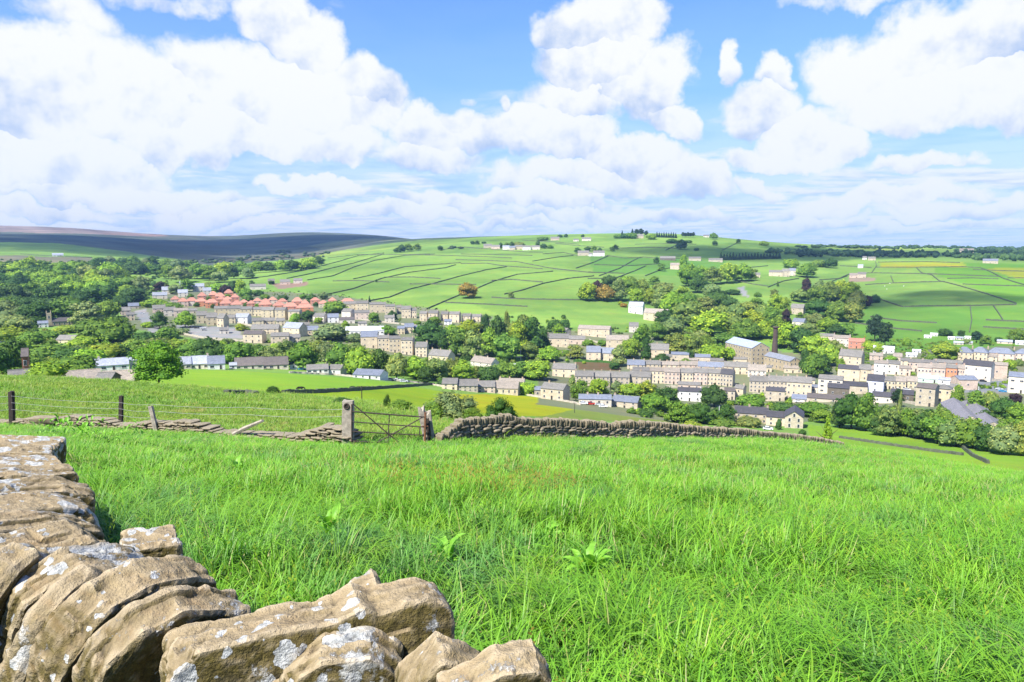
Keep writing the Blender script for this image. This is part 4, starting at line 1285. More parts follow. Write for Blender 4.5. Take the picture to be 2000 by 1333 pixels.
def window_mesh(w, h, cross=True):
    mb = MB()
    mb.box(-w / 2, w / 2, -0.05, 0.02, -h / 2, h / 2, 0)
    if cross:
        k = 0.07
        for x0, x1 in ((-w / 2 + k, -k / 3), (k / 3, w / 2 - k)):
            mb.box(x0, x1, -0.075, -0.051, -h / 2 + k, h / 2 - k, 1)
    else:
        mb.box(-w / 2 + .07, w / 2 - .07, -0.075, -0.051, -h / 2 + .07, h / 2 - .07, 1)
    mb.box(-w / 2 - .12, w / 2 + .12, -0.12, 0.02, -h / 2 - .16, -h / 2 - .002, 2)
    return mb.data("window_mesh", [M_FRAME, M_GLASS, M_WALL])


WIN = {'n': window_mesh(1.05, 1.35), 'w': window_mesh(1.9, 1.2), 't': window_mesh(0.85, 1.7, False)}
_mb = MB(); _mb.box(-.5, .5, -.06, .02, 0, 2.05, 0); _mb.box(-.62, -.502, -.08, .02, 0, 2.15, 1); _mb.box(.502, .62, -.08, .02, 0, 2.15, 1); _mb.box(-.62, .62, -.085, .02, 2.152, 2.3, 1)
DOORM = _mb.data("door_mesh", [M_DOOR, M_WALL])
_mb = MB(); _mb.box(-.45, .45, -.3, .3, -1.4, .9, 0); _mb.box(-.52, .52, -.37, .37, .902, 1.0, 0)
for _x in (-.22, .22): _mb.tube([(_x, 0, 1.0), (_x, 0, 1.42)], [.12, .10], 6, 1)
CHIM = _mb.data("chimney_mesh", [M_WALL, mat_simple("clay_pot", (.36, .2, .12), bmp=0)])
KEEP_CLEAR = []
_HCACHE = {}


def building(p, yaw, L, D, Hh, rise, wc, rc, st=2, nw=3, label=None, chim=(-1, 1), name="house", win='n', side=1, door=True, over=0.3, group=None, hip=False, cat=None, skip=(), roofmat=None, gable_win=0):
    """origin: middle of the front wall at the ground; local -y is the front"""
    root = thing(name, label, cat or name.replace('_', ' ').split(' ')[-1], p, yaw, group)
    mb = MB(); lo = -2.5
    x0, x1, y0, y1 = -L / 2, L / 2, 0.0, D
    if hip:
        mb.box(x0, x1, y0, y1, lo, Hh, 0)
    else:
        v = [(x0, y0, lo), (x1, y0, lo), (x1, y1, lo), (x0, y1, lo), (x0, y0, Hh), (x1, y0, Hh), (x1, y1, Hh), (x0, y1, Hh), (x0, D / 2, Hh + rise), (x1, D / 2, Hh + rise)]
        mb.add(v, [(0, 1, 5, 4), (2, 3, 7, 6), (1, 2, 6, 9, 5), (3, 0, 4, 8, 7), (4, 5, 9, 8), (6, 7, 8, 9), (0, 3, 2, 1)], 0)
    wo = mb.build("wall", [M_WALL], root); wo.color = (*wc, 1)
    # roof: two slabs with thickness, or a hipped one
    mb = MB(); ov = over; th = 0.16
    sl = rise / (D / 2)
    if hip:
        hx = min(D / 2, L / 2 - 0.3)
        e = Hh - ov * sl + .03
        a = [(x0 - ov, y0 - ov, e), (x1 + ov, y0 - ov, e), (x1 + ov, y1 + ov, e), (x0 - ov, y1 + ov, e)]
        r0 = (x0 + hx, D / 2, Hh + rise + .03); r1 = (x1 - hx, D / 2, Hh + rise + .03)
        b = [(q[0], q[1], q[2] - th) for q in a]
        mb.add(a + [r0, r1] + b, [(0, 1, 5, 4), (2, 3, 4, 5), (1, 2, 5), (3, 0, 4), (0, 6, 7, 1), (1, 7, 8, 2), (2, 8, 9, 3), (3, 9, 6, 0), (6, 9, 8, 7)], 0)
    else:
        for sg in (-1, 1):
            ye = y0 - ov if sg < 0 else y1 + ov
            ze = Hh - ov * sl + .03; zr = Hh + rise + .03
            v = [(x0 - ov * .5, ye, ze), (x1 + ov * .5, ye, ze), (x1 + ov * .5, D / 2, zr), (x0 - ov * .5, D / 2, zr)]
            v += [(q[0], q[1], q[2] + th) for q in v]
            f = [(0, 3, 2, 1), (4, 5, 6, 7), (0, 1, 5, 4), (1, 2, 6, 5), (2, 3, 7, 6), (3, 0, 4, 7)]
            if sg > 0: f = [q[::-1] for q in f]
            mb.add(v, f, 0)
        mb.tube([(x0 - ov * .5, D / 2, Hh + rise + .2), (x1 + ov * .5, D / 2, Hh + rise + .2)], .14, 5, 0)
    ro = mb.build("roof", [roofmat or M_ROOF], root); ro.color = (*rc, 1)
    for c in chim:
        cx = c * (L / 2 - 0.6)
        o = obj("chimney", CHIM, ro, (cx, D / 2, Hh + rise + .1), None, (1, 1, 1 if D > 5 else .7)); o.color = (wc[0] * .75, wc[1] * .72, wc[2] * .72, 1)
    sh = Hh / st
    sc = min(1.0, sh / 2.7)
    for k in range(st):
        for i in range(nw):
            if door and k == 0 and i == nw // 2 and nw > 1:
                o = obj("door", DOORM, root, (-L / 2 + (i + .5) * L / nw, -.002, 0.0), None, (1, 1, min(1, sh / 2.6)))
                o.color = (*wc, 1)
                continue
            o = obj("window", WIN[win], root, (-L / 2 + (i + .5) * L / nw, -.002, sh * (k + .52)), None, (min(1, L / nw / 2.0), 1, sc))
            o.color = (min(1, wc[0] * 1.1), min(1, wc[1] * 1.1), min(1, wc[2] * 1.1), 1)
    for k in range(gable_win):
        for sx in (x0, x1):
            o = obj("window", WIN['n'], root, (sx + (.002 if sx > 0 else -.002), D / 2, Hh * (k + .55) / max(1, gable_win)), (0, 0, pi / 2 if sx > 0 else -pi / 2), (1, 1, sc)); o.color = (*wc, 1)
    return root


def Hs(x0, x1, rg, ev, bs, g=0, w='c', r='s', st=2, nw=3, label=None, D=8.0, Y=None, ymin=130, lo=0, **kw):
    """a house from what the photograph shows: front from x0 to x1, rows of ridge, eave and base, g = width of the gable end seen"""
    cx = (x0 + x1) / 2
    if Y is None:
        p = at(cx, bs, ymin)
    else:
        q = ray3(cx, ev, Y); p = Vector((q.x, q.y, hz(q.x, q.y)))
    s = (p.y * cos(PITCH) - p.z * sin(PITCH)) / F
    sy = max(-0.92, min(0.92, g * s / D))
    a = math.asin(sy)
    bear = math.atan2(p.x, p.y)
    L = (x1 - x0) * s / max(.35, cos(a))
    Hh = (bs - ev) * s if Y is None else -tan(PITCH + atan((ev - 666.5) / F)) * p.y - p.z
    dep = -p.z / p.y
    rise = min(max((ev - rg) * s - D / 2 * dep, 0.20 * D), 0.5 * D)
    if Y is None: KEEP_CLEAR.append((x0, x1 + max(g, 0), rg, bs))
    else: KEEP_CLEAR.append((x0, x1 + max(g, 0), rg, ev + 4))
    L *= 1.06
    wc = WALLC[w]; rc = ROOFC[r]
    v = random.uniform(.9, 1.1); wc = tuple(c * v for c in wc); v = random.uniform(.85, 1.15); rc = tuple(c * v for c in rc)
    global LAST
    LAST = building(p, -a - bear, L, D, Hh, rise, wc, rc, st, nw, label, **kw)
    return LAST


def row_of(rows, what, grpname, **kw):
    n = len(rows)
    for i, r in enumerate(sorted(rows, key=lambda q: q[0])):
        r = list(r); extra = r.pop() if isinstance(r[-1], dict) else {}
        where = ("leftmost" if i == 0 else ("rightmost" if i == n - 1 else ORD[i])) + " " + what + (" from left" if 0 < i < n - 1 else "")
        d = dict(zip(("x0", "x1", "rg", "ev", "bs", "g", "w", "r", "st", "nw"), r))
        if d.get('g') == 0 and 'g' in kw: d.pop('g')
        Hs(**{'label': where + " " + grpname, 'group': what + "s " + grpname, **kw, **d, **extra})


def paint(root, col):
    for c in root.children:
        if c.name.startswith('wall') or c.name.startswith('window'): c.color = (*col, 1)


# --- the farmhouse just over the brow and the bungalows round the bright field
Hs(96, 188, 727, 746, 0, 0, 'k', 't', 2, 4, "long low farmhouse roof of pale stone slates just over the brow", Y=172, D=9, chim=(-.85, -.35), door=False, name="farmhouse")
Hs(200, 256, 724, 747, 0, 12, 'd', 't', 1, 2, "old barn with dark gable and pale roof beside the farmhouse", Y=166, D=9, chim=(), door=False, name="barn")
Hs(186, 212, 733, 744, 0, 20, 'd', 's', 1, 1, "small dark gabled outbuilding between the farmhouse and old barn", Y=160, D=6, chim=(), door=False, name="barn")
Hs(43, 53, 692, 697, 0, 3, 'b', 'b', 2, 1, "narrow brick house gable half hidden by dark trees", Y=178, D=7, chim=(), door=False)
paint(LAST, (.25, .12, .08))
Hs(22, 62, 729, 733, 0, 0, 'k', 's', 1, 2, "low stone outhouse in front of the dark trees", Y=160, D=4, chim=(), door=False, name="outhouse")
Hs(180, 246, 700, 714, 724, 0, 'w', 'l', 1, 4, "white dormer bungalow with pale blue grey roof behind the farmhouse", D=9, chim=(-.5,), name="bungalow", win='w')
Hs(255, 268, 700, 704, 723, 0, 'l', 'l', 1, 1, "narrow pale outbuilding between dormer bungalow and lone tree", D=5, chim=(), name="outhouse")
Hs(343, 372, 697, 712, 721, 0, 'l', 'l', 1, 3, "leftmost part of the long grey roofed bungalow row by the field", D=10, chim=(), name="bungalow", win='w', group="bungalows by the field")
Hs(373, 407, 695, 711, 721, 0, 'l', 'l', 1, 3, "middle bungalow of the long grey roofed row with skylights", D=10, chim=(1,), name="bungalow", win='w', group="bungalows by the field")
Hs(408, 438, 695, 711, 722, 0, 'w', 'g', 1, 2, "right end bungalow of the grey roofed row with wide garage opening", D=10, chim=(), name="bungalow", win='w', group="bungalows by the field")
Hs(449, 462, 711, 714, 721, 0, 'w', 'l', 1, 1, "little white shed left of the brown roofed building", D=5, chim=(), name="shed")
Hs(462, 512, 698, 714, 721, 0, 'l', 'b', 1, 4, "left half of the long brown roofed building behind the field", D=10, chim=(), name="bungalow", win='w')
Hs(513, 561, 697, 713, 721, 0, 'l', 'b', 1, 4, "right half of the long brown roofed building behind the field", D=10, chim=(), name="bungalow", win='w')
Hs(567, 580, 709, 712, 722, 0, 'w', 's', 1, 1, "small white garage beside the blue car", D=5, chim=(), name="garage")
Hs(601, 640, 712, 722, 729, 0, 'w', 's', 1, 4, "white bungalow with brown slate roof at the field edge", D=9, chim=(), name="bungalow", win='w')
Hs(641, 664, 713, 722, 731, 12, 'w', 's', 1, 1, "white gabled bungalow adjoining the brown roofed white one", D=9, chim=(), name="bungalow")
Hs(691, 740, 722, 733, 740, 17, 'w', 'g', 1, 4, "white bungalow with dark grey roof and white gable end", D=10, chim=(), name="bungalow")

# --- farm cottages beyond the yellow field
Hs(864, 892, 739, 750, 761, 4, 'c', 's', 2, 2, "leftmost cream farm cottage with steep brown roof", D=9, chim=(), name="cottage")
Hs(895, 932, 741, 754, 765, 0, 'k', 's', 2, 4, "grey walled barn next to the leftmost farm cottage", D=9, chim=(), name="barn", door=False)
Hs(933, 966, 744, 756, 767, 0, 'p', 's', 2, 3, "farm cottage with tan wall in the middle of the row", D=9, chim=(-1,), name="cottage")
Hs(967, 1010, 744, 759, 771, 5, 'c', 't', 1, 4, "cart shed with four tall dark openings and pink tan roof", D=10, chim=(), name="barn", win='t', door=False)
Hs(975, 1022, 741, 746, 752, 3, 'c', 't', 1, 1, "farmhouse behind the cart shed with chimneys on its ridge", D=7, chim=(-1, -.2, .9), name="farmhouse", door=False)
Hs(1057, 1098, 748, 760, 781, 14, 'c', 's', 2, 3, "cream stone house with grey gable end beside the yellow field", D=9, chim=(-.6,))
Hs(1044, 1056, 755, 762, 775, 0, 'k', 'g', 1, 1, "lean-to against the left end of the cream gabled house", D=5, chim=(), name="outhouse")
Hs(1132, 1192, 771, 780, 791, 0, 'l', 'g', 1, 4, "low cottage with blue grey roof behind the parked cars", D=8, chim=(-.5, .2), name="cottage")
Hs(1196, 1243, 773, 785, 797, 8, 'k', 'g', 2, 3, "grey stone house with blue slate roof behind an olive bush", D=9, chim=(-1,))

# --- main terrace and its neighbours
Hs(1080, 1122, 710, 721, 737, 4, 'c', 's', 2, 3, "stone house with two chimneys at the left end of the main terrace", D=9, chim=(-1, 1))
row_of([(1124, 1158, 724, 735, 755), (1159, 1190, 725, 736, 756), (1191, 1228, 726, 737, 757), (1229, 1268, 725, 736, 758, 4)], "grey roofed terrace house", "below the main street", w='k', r='s', st=3, nw=4, D=8, chim=(-1, 0))
row_of([(1236, 1266, 717, 724, 748), (1267, 1297, 718, 725, 749, 0, 'c', 't'), (1298, 1326, 718, 727, 751, 0, 'p', 't'), (1327, 1352, 719, 728, 751), (1353, 1380, 719, 728, 752, 0, 'p', 's'), (1381, 1406, 720, 729, 753), (1407, 1429, 720, 731, 755, 5, 'k', 'k')],
       "tall stone house", "in the long main terrace", st=3, nw=4, D=9, chim=(-1, -.1, .8))
row_of([(1226, 1258, 703, 713, 722, 0, 'c', 'g'), (1259, 1289, 704, 712, 722, 0, 'c', 's'), (1290, 1325, 706, 713, 722, 0, 'c', 't'), (1326, 1362, 706, 713, 722, 0, 'p', 't'), (1365, 1414, 707, 717, 728, 0, 'c', 'g'), (1416, 1462, 707, 717, 731, 0, 'c', 's'), (1462, 1494, 712, 724, 737, 0, 'l', 't')],
       "house", "in the row behind the main terrace", st=2, nw=4, D=8, chim=(1, -.3))
row_of([(1465, 1500, 734, 745, 767, 0, 'k', 's'), (1501, 1536, 734, 745, 768, 0, 'k', 's'), (1538, 1581, 735, 747, 775, 0, 'c', 's', 2)], "three storey grey stone house", "in front of the mill", st=3, nw=5, D=9, chim=(-1, -.2, .6))
Hs(1533, 1564, 715, 720, 729, 0, 'c', 't', 1, 3, "low cream range below the small mill gable", D=8, chim=(), name="workshop")
Hs(1497, 1530, 757, 764, 784, 0, 'k', 'k', 2, 2, "dark roofed house standing alone below the grey terrace", D=8, chim=())
Hs(1434, 1450, 752, 759, 779, 6, 'c', 's', 2, 1, "narrow tall house at the corner right of the main terrace", D=8, chim=(1,))
Hs(1415, 1434, 757, 764, 781, 0, 'k', 'b', 2, 2, "brown roofed house left of the narrow corner house", D=7, chim=())
Hs(1325, 1368, 757, 765, 784, 0, 'w', 'k', 2, 3, "white rendered house among dark trees below the main terrace", D=8, chim=(1,))
Hs(1326, 1366, 748, 752, 760, 0, 'p', 's', 1, 3, "low brown range just behind the white rendered house", D=7, chim=(), name="outhouse")
Hs(1437, 1497, 794, 808, 826, 0, 'k', 'k', 2, 4, "dark slate roofed house with a white dormer above the drystone wall", D=10, chim=(-.15, 1))
Hs(1498, 1532, 804, 815, 832, 0, 'c', 'k', 2, 2, "lower wing between the dark roofed house and the gabled house", D=9, chim=())
Hs(1600, 1641, 733, 741, 769, 2, 'l', 's', 3, 3, "cream three storey house at the street corner right of the mill row", D=9, chim=(), win='w')
Hs(1638, 1675, 715, 721, 745, 2, 'c', 'k', 2, 2, "square cream hall with a dark flat cornice", D=10, chim=(), name="hall")
Hs(1640, 1678, 682, 696, 719, 6, 'c', 's', 3, 3, "tall gabled stone house above the cream hall", D=9, chim=(-1, 1))
Hs(1678, 1698, 712, 722, 745, 0, 'c', 's', 2, 1, "narrow cream house right of the square hall", D=8, chim=())

# --- the mill, its chimney and the second mill building
def mill(pn, vec_long, vec_gable, L, D, Hh, rise, label, wc, rc, rows, ncol, gcol, name="mill"):
    """near corner pn, long side going away"""
    a = math.atan2(vec_long[1], vec_long[0])
    root = thing(name, label, name, pn, a)      # local x runs along the long side, away from the corner
    mb = MB(); lo = -3
    sg = -1       # the gable end stretches to local -y
    y1 = sg * D
    v = [(0, 0, lo), (L, 0, lo), (L, y1, lo), (0, y1, lo), (0, 0, Hh), (L, 0, Hh), (L, y1, Hh), (0, y1, Hh), (0, y1 / 2, Hh + rise), (L, y1 / 2, Hh + rise)]
    mb.add(v, [(0, 4, 5, 1), (2, 6, 7, 3), (1, 5, 9, 6, 2), (3, 7, 8, 4, 0), (4, 8, 9, 5), (6, 9, 8, 7), (0, 1, 2, 3)])
    mb.build("wall", [M_WALL], root).color = (*wc, 1)
    mb = MB()
    for yy in (0.35, y1 - .35):
        ze = Hh - .35 * rise / (D / 2) + .04
        q = [(-.3, yy, ze), (L + .3, yy, ze), (L + .3, y1 / 2, Hh + rise + .04), (-.3, y1 / 2, Hh + rise + .04)]
        q += [(c[0], c[1], c[2] + .2) for c in q]
        mb.add(q, [(0, 3, 2, 1), (4, 5, 6, 7), (0, 1, 5, 4), (1, 2, 6, 5), (2, 3, 7, 6), (3, 0, 4, 7)])
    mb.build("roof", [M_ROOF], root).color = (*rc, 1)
    for k in range(rows):
        z = Hh * (k + .5) / rows
        for i in range(ncol):
            obj("window", WIN['t'], root, (L * (i + .5) / ncol, .002, z), (0, 0, pi), (1.3, 1, 1.0)).color = (*wc, 1)
        for i in range(gcol):
            obj("window", WIN['t'], root, (-.002, y1 * (i + .5) / gcol, z), (0, 0, -pi / 2), (1.3, 1, 1.0)).color = (*wc, 1)
    obj("window", WIN['t'], root, (-.002, y1 / 2, Hh + rise * .35), (0, 0, -pi / 2), (1.3, 1, 1.0)).color = (*wc, 1)
    return root


_p = at(1467, 714, 300)
_s = _p.y / F
_H = (714 - 680) * _s
mill(_p, (-10, 38), None, 40, 39 * _s * 1.02, _H, 13 * _s * .8, "big four storey stone mill with sky-tinted pale blue roof and wide gable", (.44, .37, .25), (.40, .45, .60), 4, 10, 4)  # roof colour holds the sky's reflection in the slate
_p2 = at(1542, 728, 300); _s = _p2.y / F
mill(_p2, (-9, 30), None, 32, 25 * _s, (728 - 706) * _s, 9 * _s * .8, "smaller mill building with grey roof right of the chimney", (.46, .38, .25), (.26, .27, .30), 2, 7, 3)
KEEP_CLEAR += [(1415, 1510, 656, 715), (1515, 1570, 685, 728), (1505, 1520, 640, 710)]
_p = at(1512, 709, 300); _s = _p.y / F
_t = thing("mill_chimney", "tall tapering dark brick mill chimney standing between the two mills", "chimney", _p)
_h = (709 - 637) * _s
M_BRICK = mat_simple("sooty_brick", (0.085, 0.06, 0.048), scale=.4, var=.3)
_mb = MB(); _mb.tube([(0, 0, -3), (0, 0, 0), (0, 0, _h * .5), (0, 0, _h - 1.6)], [3.3, 2.9, 2.2, 1.7], 12); _mb.build("shaft", [M_BRICK], _t)
_mb = MB(); _mb.tube([(0, 0, _h - 1.6), (0, 0, _h - 1.0), (0, 0, _h - .3), (0, 0, _h)], [1.9, 2.5, 2.6, 2.1], 12); _mb.build("crown_cap", [M_BRICK], _t)
# gabled house whose gable faces the viewer
_p = at(1549, 836, 250); _s = _p.y / F
mill(_p + Vector((-17 * _s, 0, 0)), (4, 10), None, 14, 34 * _s, (836 - 813) * _s, 14 * _s * .8, "gabled stone house with dark roof, end on to the drystone wall", WALLC['k'], ROOFC['k'], 2, 3, 2, name="house")
KEEP_CLEAR.append((1532, 1578, 797, 836))

# --- right hand village
row_of([(1603, 1628, 652, 657, 672, 0, 'p', 's'), (1629, 1658, 655, 661, 678, 0, 'l', 't'), (1659, 1686, 661, 668, 681, 0, 'r', 'r')], "terrace house", "on the lane below the dark pines", st=2, nw=3, D=8, chim=(1,))
Hs(1708, 1743, 676, 681, 691, 0, 'w', 'w', 1, 4, "white prefabricated building with pale roof beside green bushes", D=7, chim=(), name="prefab")
Hs(1745, 1760, 690, 697, 706, 0, 'p', 't', 1, 1, "small tan cottage above the white rendered row", D=7, chim=(), name="cottage")
row_of([(1708, 1731, 704, 710, 732, 0, 'w', 't'), (1732, 1755, 704, 711, 732, 0, 'l', 's')], "white rendered house", "in the short row above the lavender gable", st=2, nw=2, D=8, chim=(1,))
Hs(1694, 1722, 735, 744, 768, 2, 'b', 'k', 2, 1, "building with a plain pale lavender end wall and dark roof", D=14, chim=(), door=False, name="hall")
row_of([(1728, 1746, 735, 744, 761), (1747, 1767, 735, 745, 761, 0, 'y', 't'), (1768, 1789, 735, 745, 760, 0, 'y', 't')], "dormered cream house", "behind the dark industrial sheds", st=2, nw=3, D=8, chim=(-1,))
row_of([(1777, 1800, 702, 708, 726), (1801, 1826, 703, 709, 722), (1827, 1872, 703, 709, 719)], "tan roofed house", "behind the pink brick terrace", w='p', r='s', st=2, nw=3, D=8, chim=(1,))
row_of([(1793, 1816, 710, 718, 745), (1817, 1842, 710, 719, 746), (1843, 1865, 712, 719, 747, 0, 'o', 's'), (1866, 1881, 712, 720, 746, 0, 'p', 't')], "pink brick house", "in the terrace by the main road", w='p', r='t', st=2, nw=4, D=9, chim=(1,))
Hs(1882, 1928, 703, 714, 743, 6, 'l', 'k', 2, 3, "large cream rendered house with dark roof and central door", D=10, chim=())
Hs(1930, 1962, 708, 713, 740, 0, 'p', 't', 1, 1, "plain pinkish stone gable wall beside the cream rendered house", D=7, chim=(), name="outhouse")
row_of([(1868, 1896, 677, 688, 704, 0, 'c', 'g'), (1897, 1924, 677, 688, 704, 4, 'c', 'g'), (1933, 1975, 679, 690, 706, 0, 'p', 'g'), (1984, 2016, 681, 691, 706, 0, 'p', 'g')], "grey roofed semi", "along the top road", st=2, nw=4, D=9, chim=(1,), hip=True)
Hs(1973, 2014, 727, 737, 769, 0, 'l', 'g', 2, 3, "tall cream house with blue grey roof at the right edge", D=10, chim=(), win='w')
Hs(1875, 1905, 735, 742, 762, -14, 'p', 'g', 1, 1, "tan gabled building with blue grey roof beside the road", D=9, chim=(), name="hall")
Hs(1790, 1821, 750, 758, 794, 7, 'k', 'b', 3, 2, "tall three storey block with grey brown front above the riverside trees", D=9, chim=())
Hs(1830, 1853, 750, 759, 790, 0, 'y', 's', 2, 2, "cream hipped house right of the tall three storey block", D=9, chim=(), hip=True)
Hs(1796, 1832, 734, 740, 748, 0, 'w', 'w', 1, 2, "pale green shop front under the pink brick terrace", D=6, chim=(), name="shop")
paint(LAST, (.55, .72, .60))
Hs(1835, 1862, 738, 743, 752, 0, 'w', 'l', 1, 2, "white flat roofed extension beside the pale green shop", D=6, chim=(), name="shop")
row_of([(1618, 1655, 752, 758, 778, 0, 'd', 'k'), (1648, 1690, 748, 754, 770, 0, 'k', 'k'), (1706, 1740, 768, 775, 788, 0, 'l', 'k'), (1742, 1780, 764, 770, 784, 0, 'd', 'k'), (1580, 1640, 774, 779, 786, 0, 'k', 'b'), (1548, 1580, 776, 780, 786, 0, 'l', 'g')],
       "low industrial shed", "by the riverside", st=1, nw=2, D=9, chim=(), name="workshop", door=False)


def shed_ridge(a, b, D, Hh, rise, label, w, r):
    """gabled shed between two ground points of the ridge line"""
    pa, pb = at(*a, 260), at(*b, 200)
    v = pb - pa; L = math.hypot(v.x, v.y)
    yaw = math.atan2(v.y, v.x)
    mid = (pa + pb) / 2; mid.z = min(pa.z, pb.z)
    n = Vector((sin(yaw), -cos(yaw), 0)) * (D / 2)
    return building(Vector((mid.x, mid.y, mid.z)) + n, yaw, L, D, Hh, rise, WALLC[w], (.24, .225, .235), 1, 5, label, chim=(), name="industrial_shed", door=False)


shed_ridge((1860, 804), (1897, 832), 11, 4.2, 3.0, "left long industrial shed with purple grey roof by the riverside", 'k', 'k')
shed_ridge((1895, 806), (1940, 840), 11, 4.4, 3.0, "right long industrial shed with purple grey roof by the riverside", 'k', 'b')

# allotment sheds and greenhouses
for i, (x, b, wd, ht, c, lab) in enumerate([(1812, 661, 12, 6, 'w', "pale greenhouse at the left end of the allotments"), (1824, 657, 12, 6, 'w', "second pale greenhouse among the allotments"), (1858, 664, 11, 6, 'w', "white shed beside dark shrub in the allotments"),
        (1874, 664, 12, 6, 'l', "cream shed in the middle of the allotments"), (1890, 663, 10, 6, 'w', "small white shed left of the round dark tree"), (1925, 664, 12, 5, 'l', "cream shed right of the round dark tree"), (1872, 674, 16, 7, 'k', "brown allotment shed below the cream one"),
        (1892, 673, 12, 6, 'l', "long pale shed below the white allotment shed"), (1962, 672, 24, 8, 'p', "wide tan shed near the right edge of the allotments"), (1994, 674, 18, 8, 'w', "white shed at the right edge of the allotments"), (1780, 698, 18, 8, 'w', "white polytunnel frame below the green meadow strip"), (1790, 690, 14, 7, 'w', "upper white polytunnel frame below the green meadow strip")]):
    Hs(x - wd / 2, x + wd / 2, b - ht, b - ht * .55, b, 0, c, 'w' if c == 'w' else 'l', 1, 2, lab, D=4, chim=(), name="shed" if i not in (0, 1) else "greenhouse", door=False)

# --- houses between the village and the hill
Hs(1146, 1172, 676, 688, 705, 0, 'c', 'g', 2, 2, "left wing of the pale stone house above the hedge bank", D=9, chim=())
Hs(1171, 1197, 677, 690, 705, 3, 'c', 'g', 2, 2, "right wing of the pale stone house above the hedge bank", D=8, chim=())
Hs(1130, 1188, 636, 643, 658, 5, 'c', 't', 2, 4, "big square cream house at the foot of the open hill field", D=11, chim=())
Hs(1082, 1103, 640, 647, 657, 12, 'c', 's', 2, 1, "cream gabled house left of the big square house", D=9, chim=())
Hs(1070, 1110, 652, 661, 678, 0, 'c', 's', 2, 3, "cream house below the gabled one with a chimney at left", D=8, chim=(-1,))
Hs(1112, 1142, 656, 663, 673, 0, 'p', 's', 1, 3, "low tan range right of the cream chimneyed house", D=7, chim=(), name="outhouse")
Hs(1185, 1226, 655, 664, 681, 0, 'c', 't', 2, 3, "cream house half hidden by trees right of the big square house", D=8, chim=())
Hs(1229, 1246, 630, 637, 650, 0, 'l', 's', 2, 1, "small pale gabled house by the field corner", D=7, chim=())
Hs(1257, 1304, 671, 683, 699, 0, 'c', 's', 2, 3, "stone house with a chimney at its left end under the wooded slope", D=9, chim=(-1, .1))
Hs(1312, 1344, 688, 693, 704, 0, 'k', 'g', 1, 2, "low grey roofed house right of the chimneyed stone house", D=8, chim=())
Hs(1358, 1386, 692, 698, 710, 0, 'k', 'g', 1, 2, "dark grey roofed house left of the mill", D=9, chim=())
Hs(1228, 1254, 588, 598, 613, 4, 'w', 'l', 2, 3, "white house under the hillside wood", D=9, chim=())
Hs(1258, 1300, 601, 612, 628, 6, 'c', 't', 2, 3, "cream farmhouse right of the white house under the wood", D=9, chim=(-1,), name="farmhouse")
row_of([(1545, 1567, 593, 602, 615, 4, 'k', 's'), (1548, 1568, 622, 629, 640, 6, 'l', 'g'), (1556, 1578, 640, 643, 649, 0, 'k', 's')], "grey gabled house", "in the trees of the side valley", st=2, nw=2, D=9, chim=())

# --- left village: terraces below the red roofs
row_of([(421, 446, 598, 603, 616), (447, 470, 598, 603, 618), (471, 492, 599, 604, 618), (493, 510, 600, 605, 618, 4)], "cream stone house", "in the long terrace below red roofs", w='y', r='s', st=2, nw=3, D=8, chim=(1,))
row_of([(512, 533, 600, 606, 621, 6), (538, 556, 601, 606, 625, 6), (564, 584, 605, 609, 626, 6)], "tall cream house", "at the right of the long terrace", w='y', r='s', st=3, nw=2, D=9, chim=(1,))
row_of([(300, 322, 596, 603, 611, 0, 'p', 's'), (322, 342, 600, 606, 618, 0, 'l', 's'), (342, 366, 602, 607, 620, 0, 'p', 't'), (366, 384, 603, 607, 612, 0, 'k', 's'), (386, 404, 608, 616, 632, 0, 'y', 's'), (405, 424, 611, 620, 636, 0, 'y', 's'), (425, 436, 613, 622, 639, 10, 'y', 's')],
       "house", "stepping down behind the roundabout trees", st=2, nw=2, D=9, chim=(1,))
Hs(460, 482, 613, 620, 632, 8, 'w', 'l', 2, 2, "pale house with white balcony front below the long terrace", D=9, chim=(1,))
row_of([(443, 459, 615, 621, 632, 0, 'y', 's'), (494, 514, 621, 627, 636, 0, 'y', 's'), (514, 536, 621, 627, 635, 0, 'c', 's')], "small gabled cream house", "in the middle of the village", st=2, nw=2, D=8, chim=())
Hs(493, 541, 634, 643, 652, 5, 'c', 's', 2, 4, "long cream house with central white dormer", D=9, chim=(0,))
Hs(554, 583, 630, 641, 656, 16, 'y', 'l', 2, 3, "stone house with pale blue slate roof and dark gable end", D=10, chim=())
Hs(600, 621, 637, 645, 655, 0, 'c', 'g', 1, 2, "low house right of the dark gable end", D=8, chim=())
row_of([(477, 510, 650, 653, 670, 9, 'c', 'b'), (531, 563, 653, 657, 673, 2, 'c', 's'), (566, 586, 655, 660, 670, 0, 'c', 's')], "square cream block", "at the lower edge of the village", st=2, nw=3, D=11, chim=())
Hs(612, 632, 612, 618, 630, 8, 'l', 's', 2, 2, "pale house with shaded right gable above the round tree", D=9, chim=())
Hs(641, 661, 613, 620, 631, 0, 'w', 'g', 2, 2, "white house with blue grey roof above the round tree", D=8, chim=())
Hs(664, 692, 620, 625, 632, 0, 'l', 'b', 1, 2, "low dark roofed house right of the white one", D=9, chim=())
Hs(668, 684, 603, 609, 622, 10, 'l', 's', 2, 1, "pale gabled house under the left end of hill terrace", D=8, chim=())
Hs(694, 721, 606, 611, 625, 0, 'p', 's', 2, 3, "tan house below the hill terrace", D=8, chim=())
row_of([(672, 696, 589, 594, 606), (697, 719, 588, 593, 607), (723, 753, 591, 595, 611), (753, 771, 595, 599, 615), (775, 783, 597, 601, 613), (785, 802, 598, 604, 622), (802, 813, 602, 607, 622)], "stone house", "in the hill terrace below the fields", st=2, nw=3, D=8, chim=(1,))
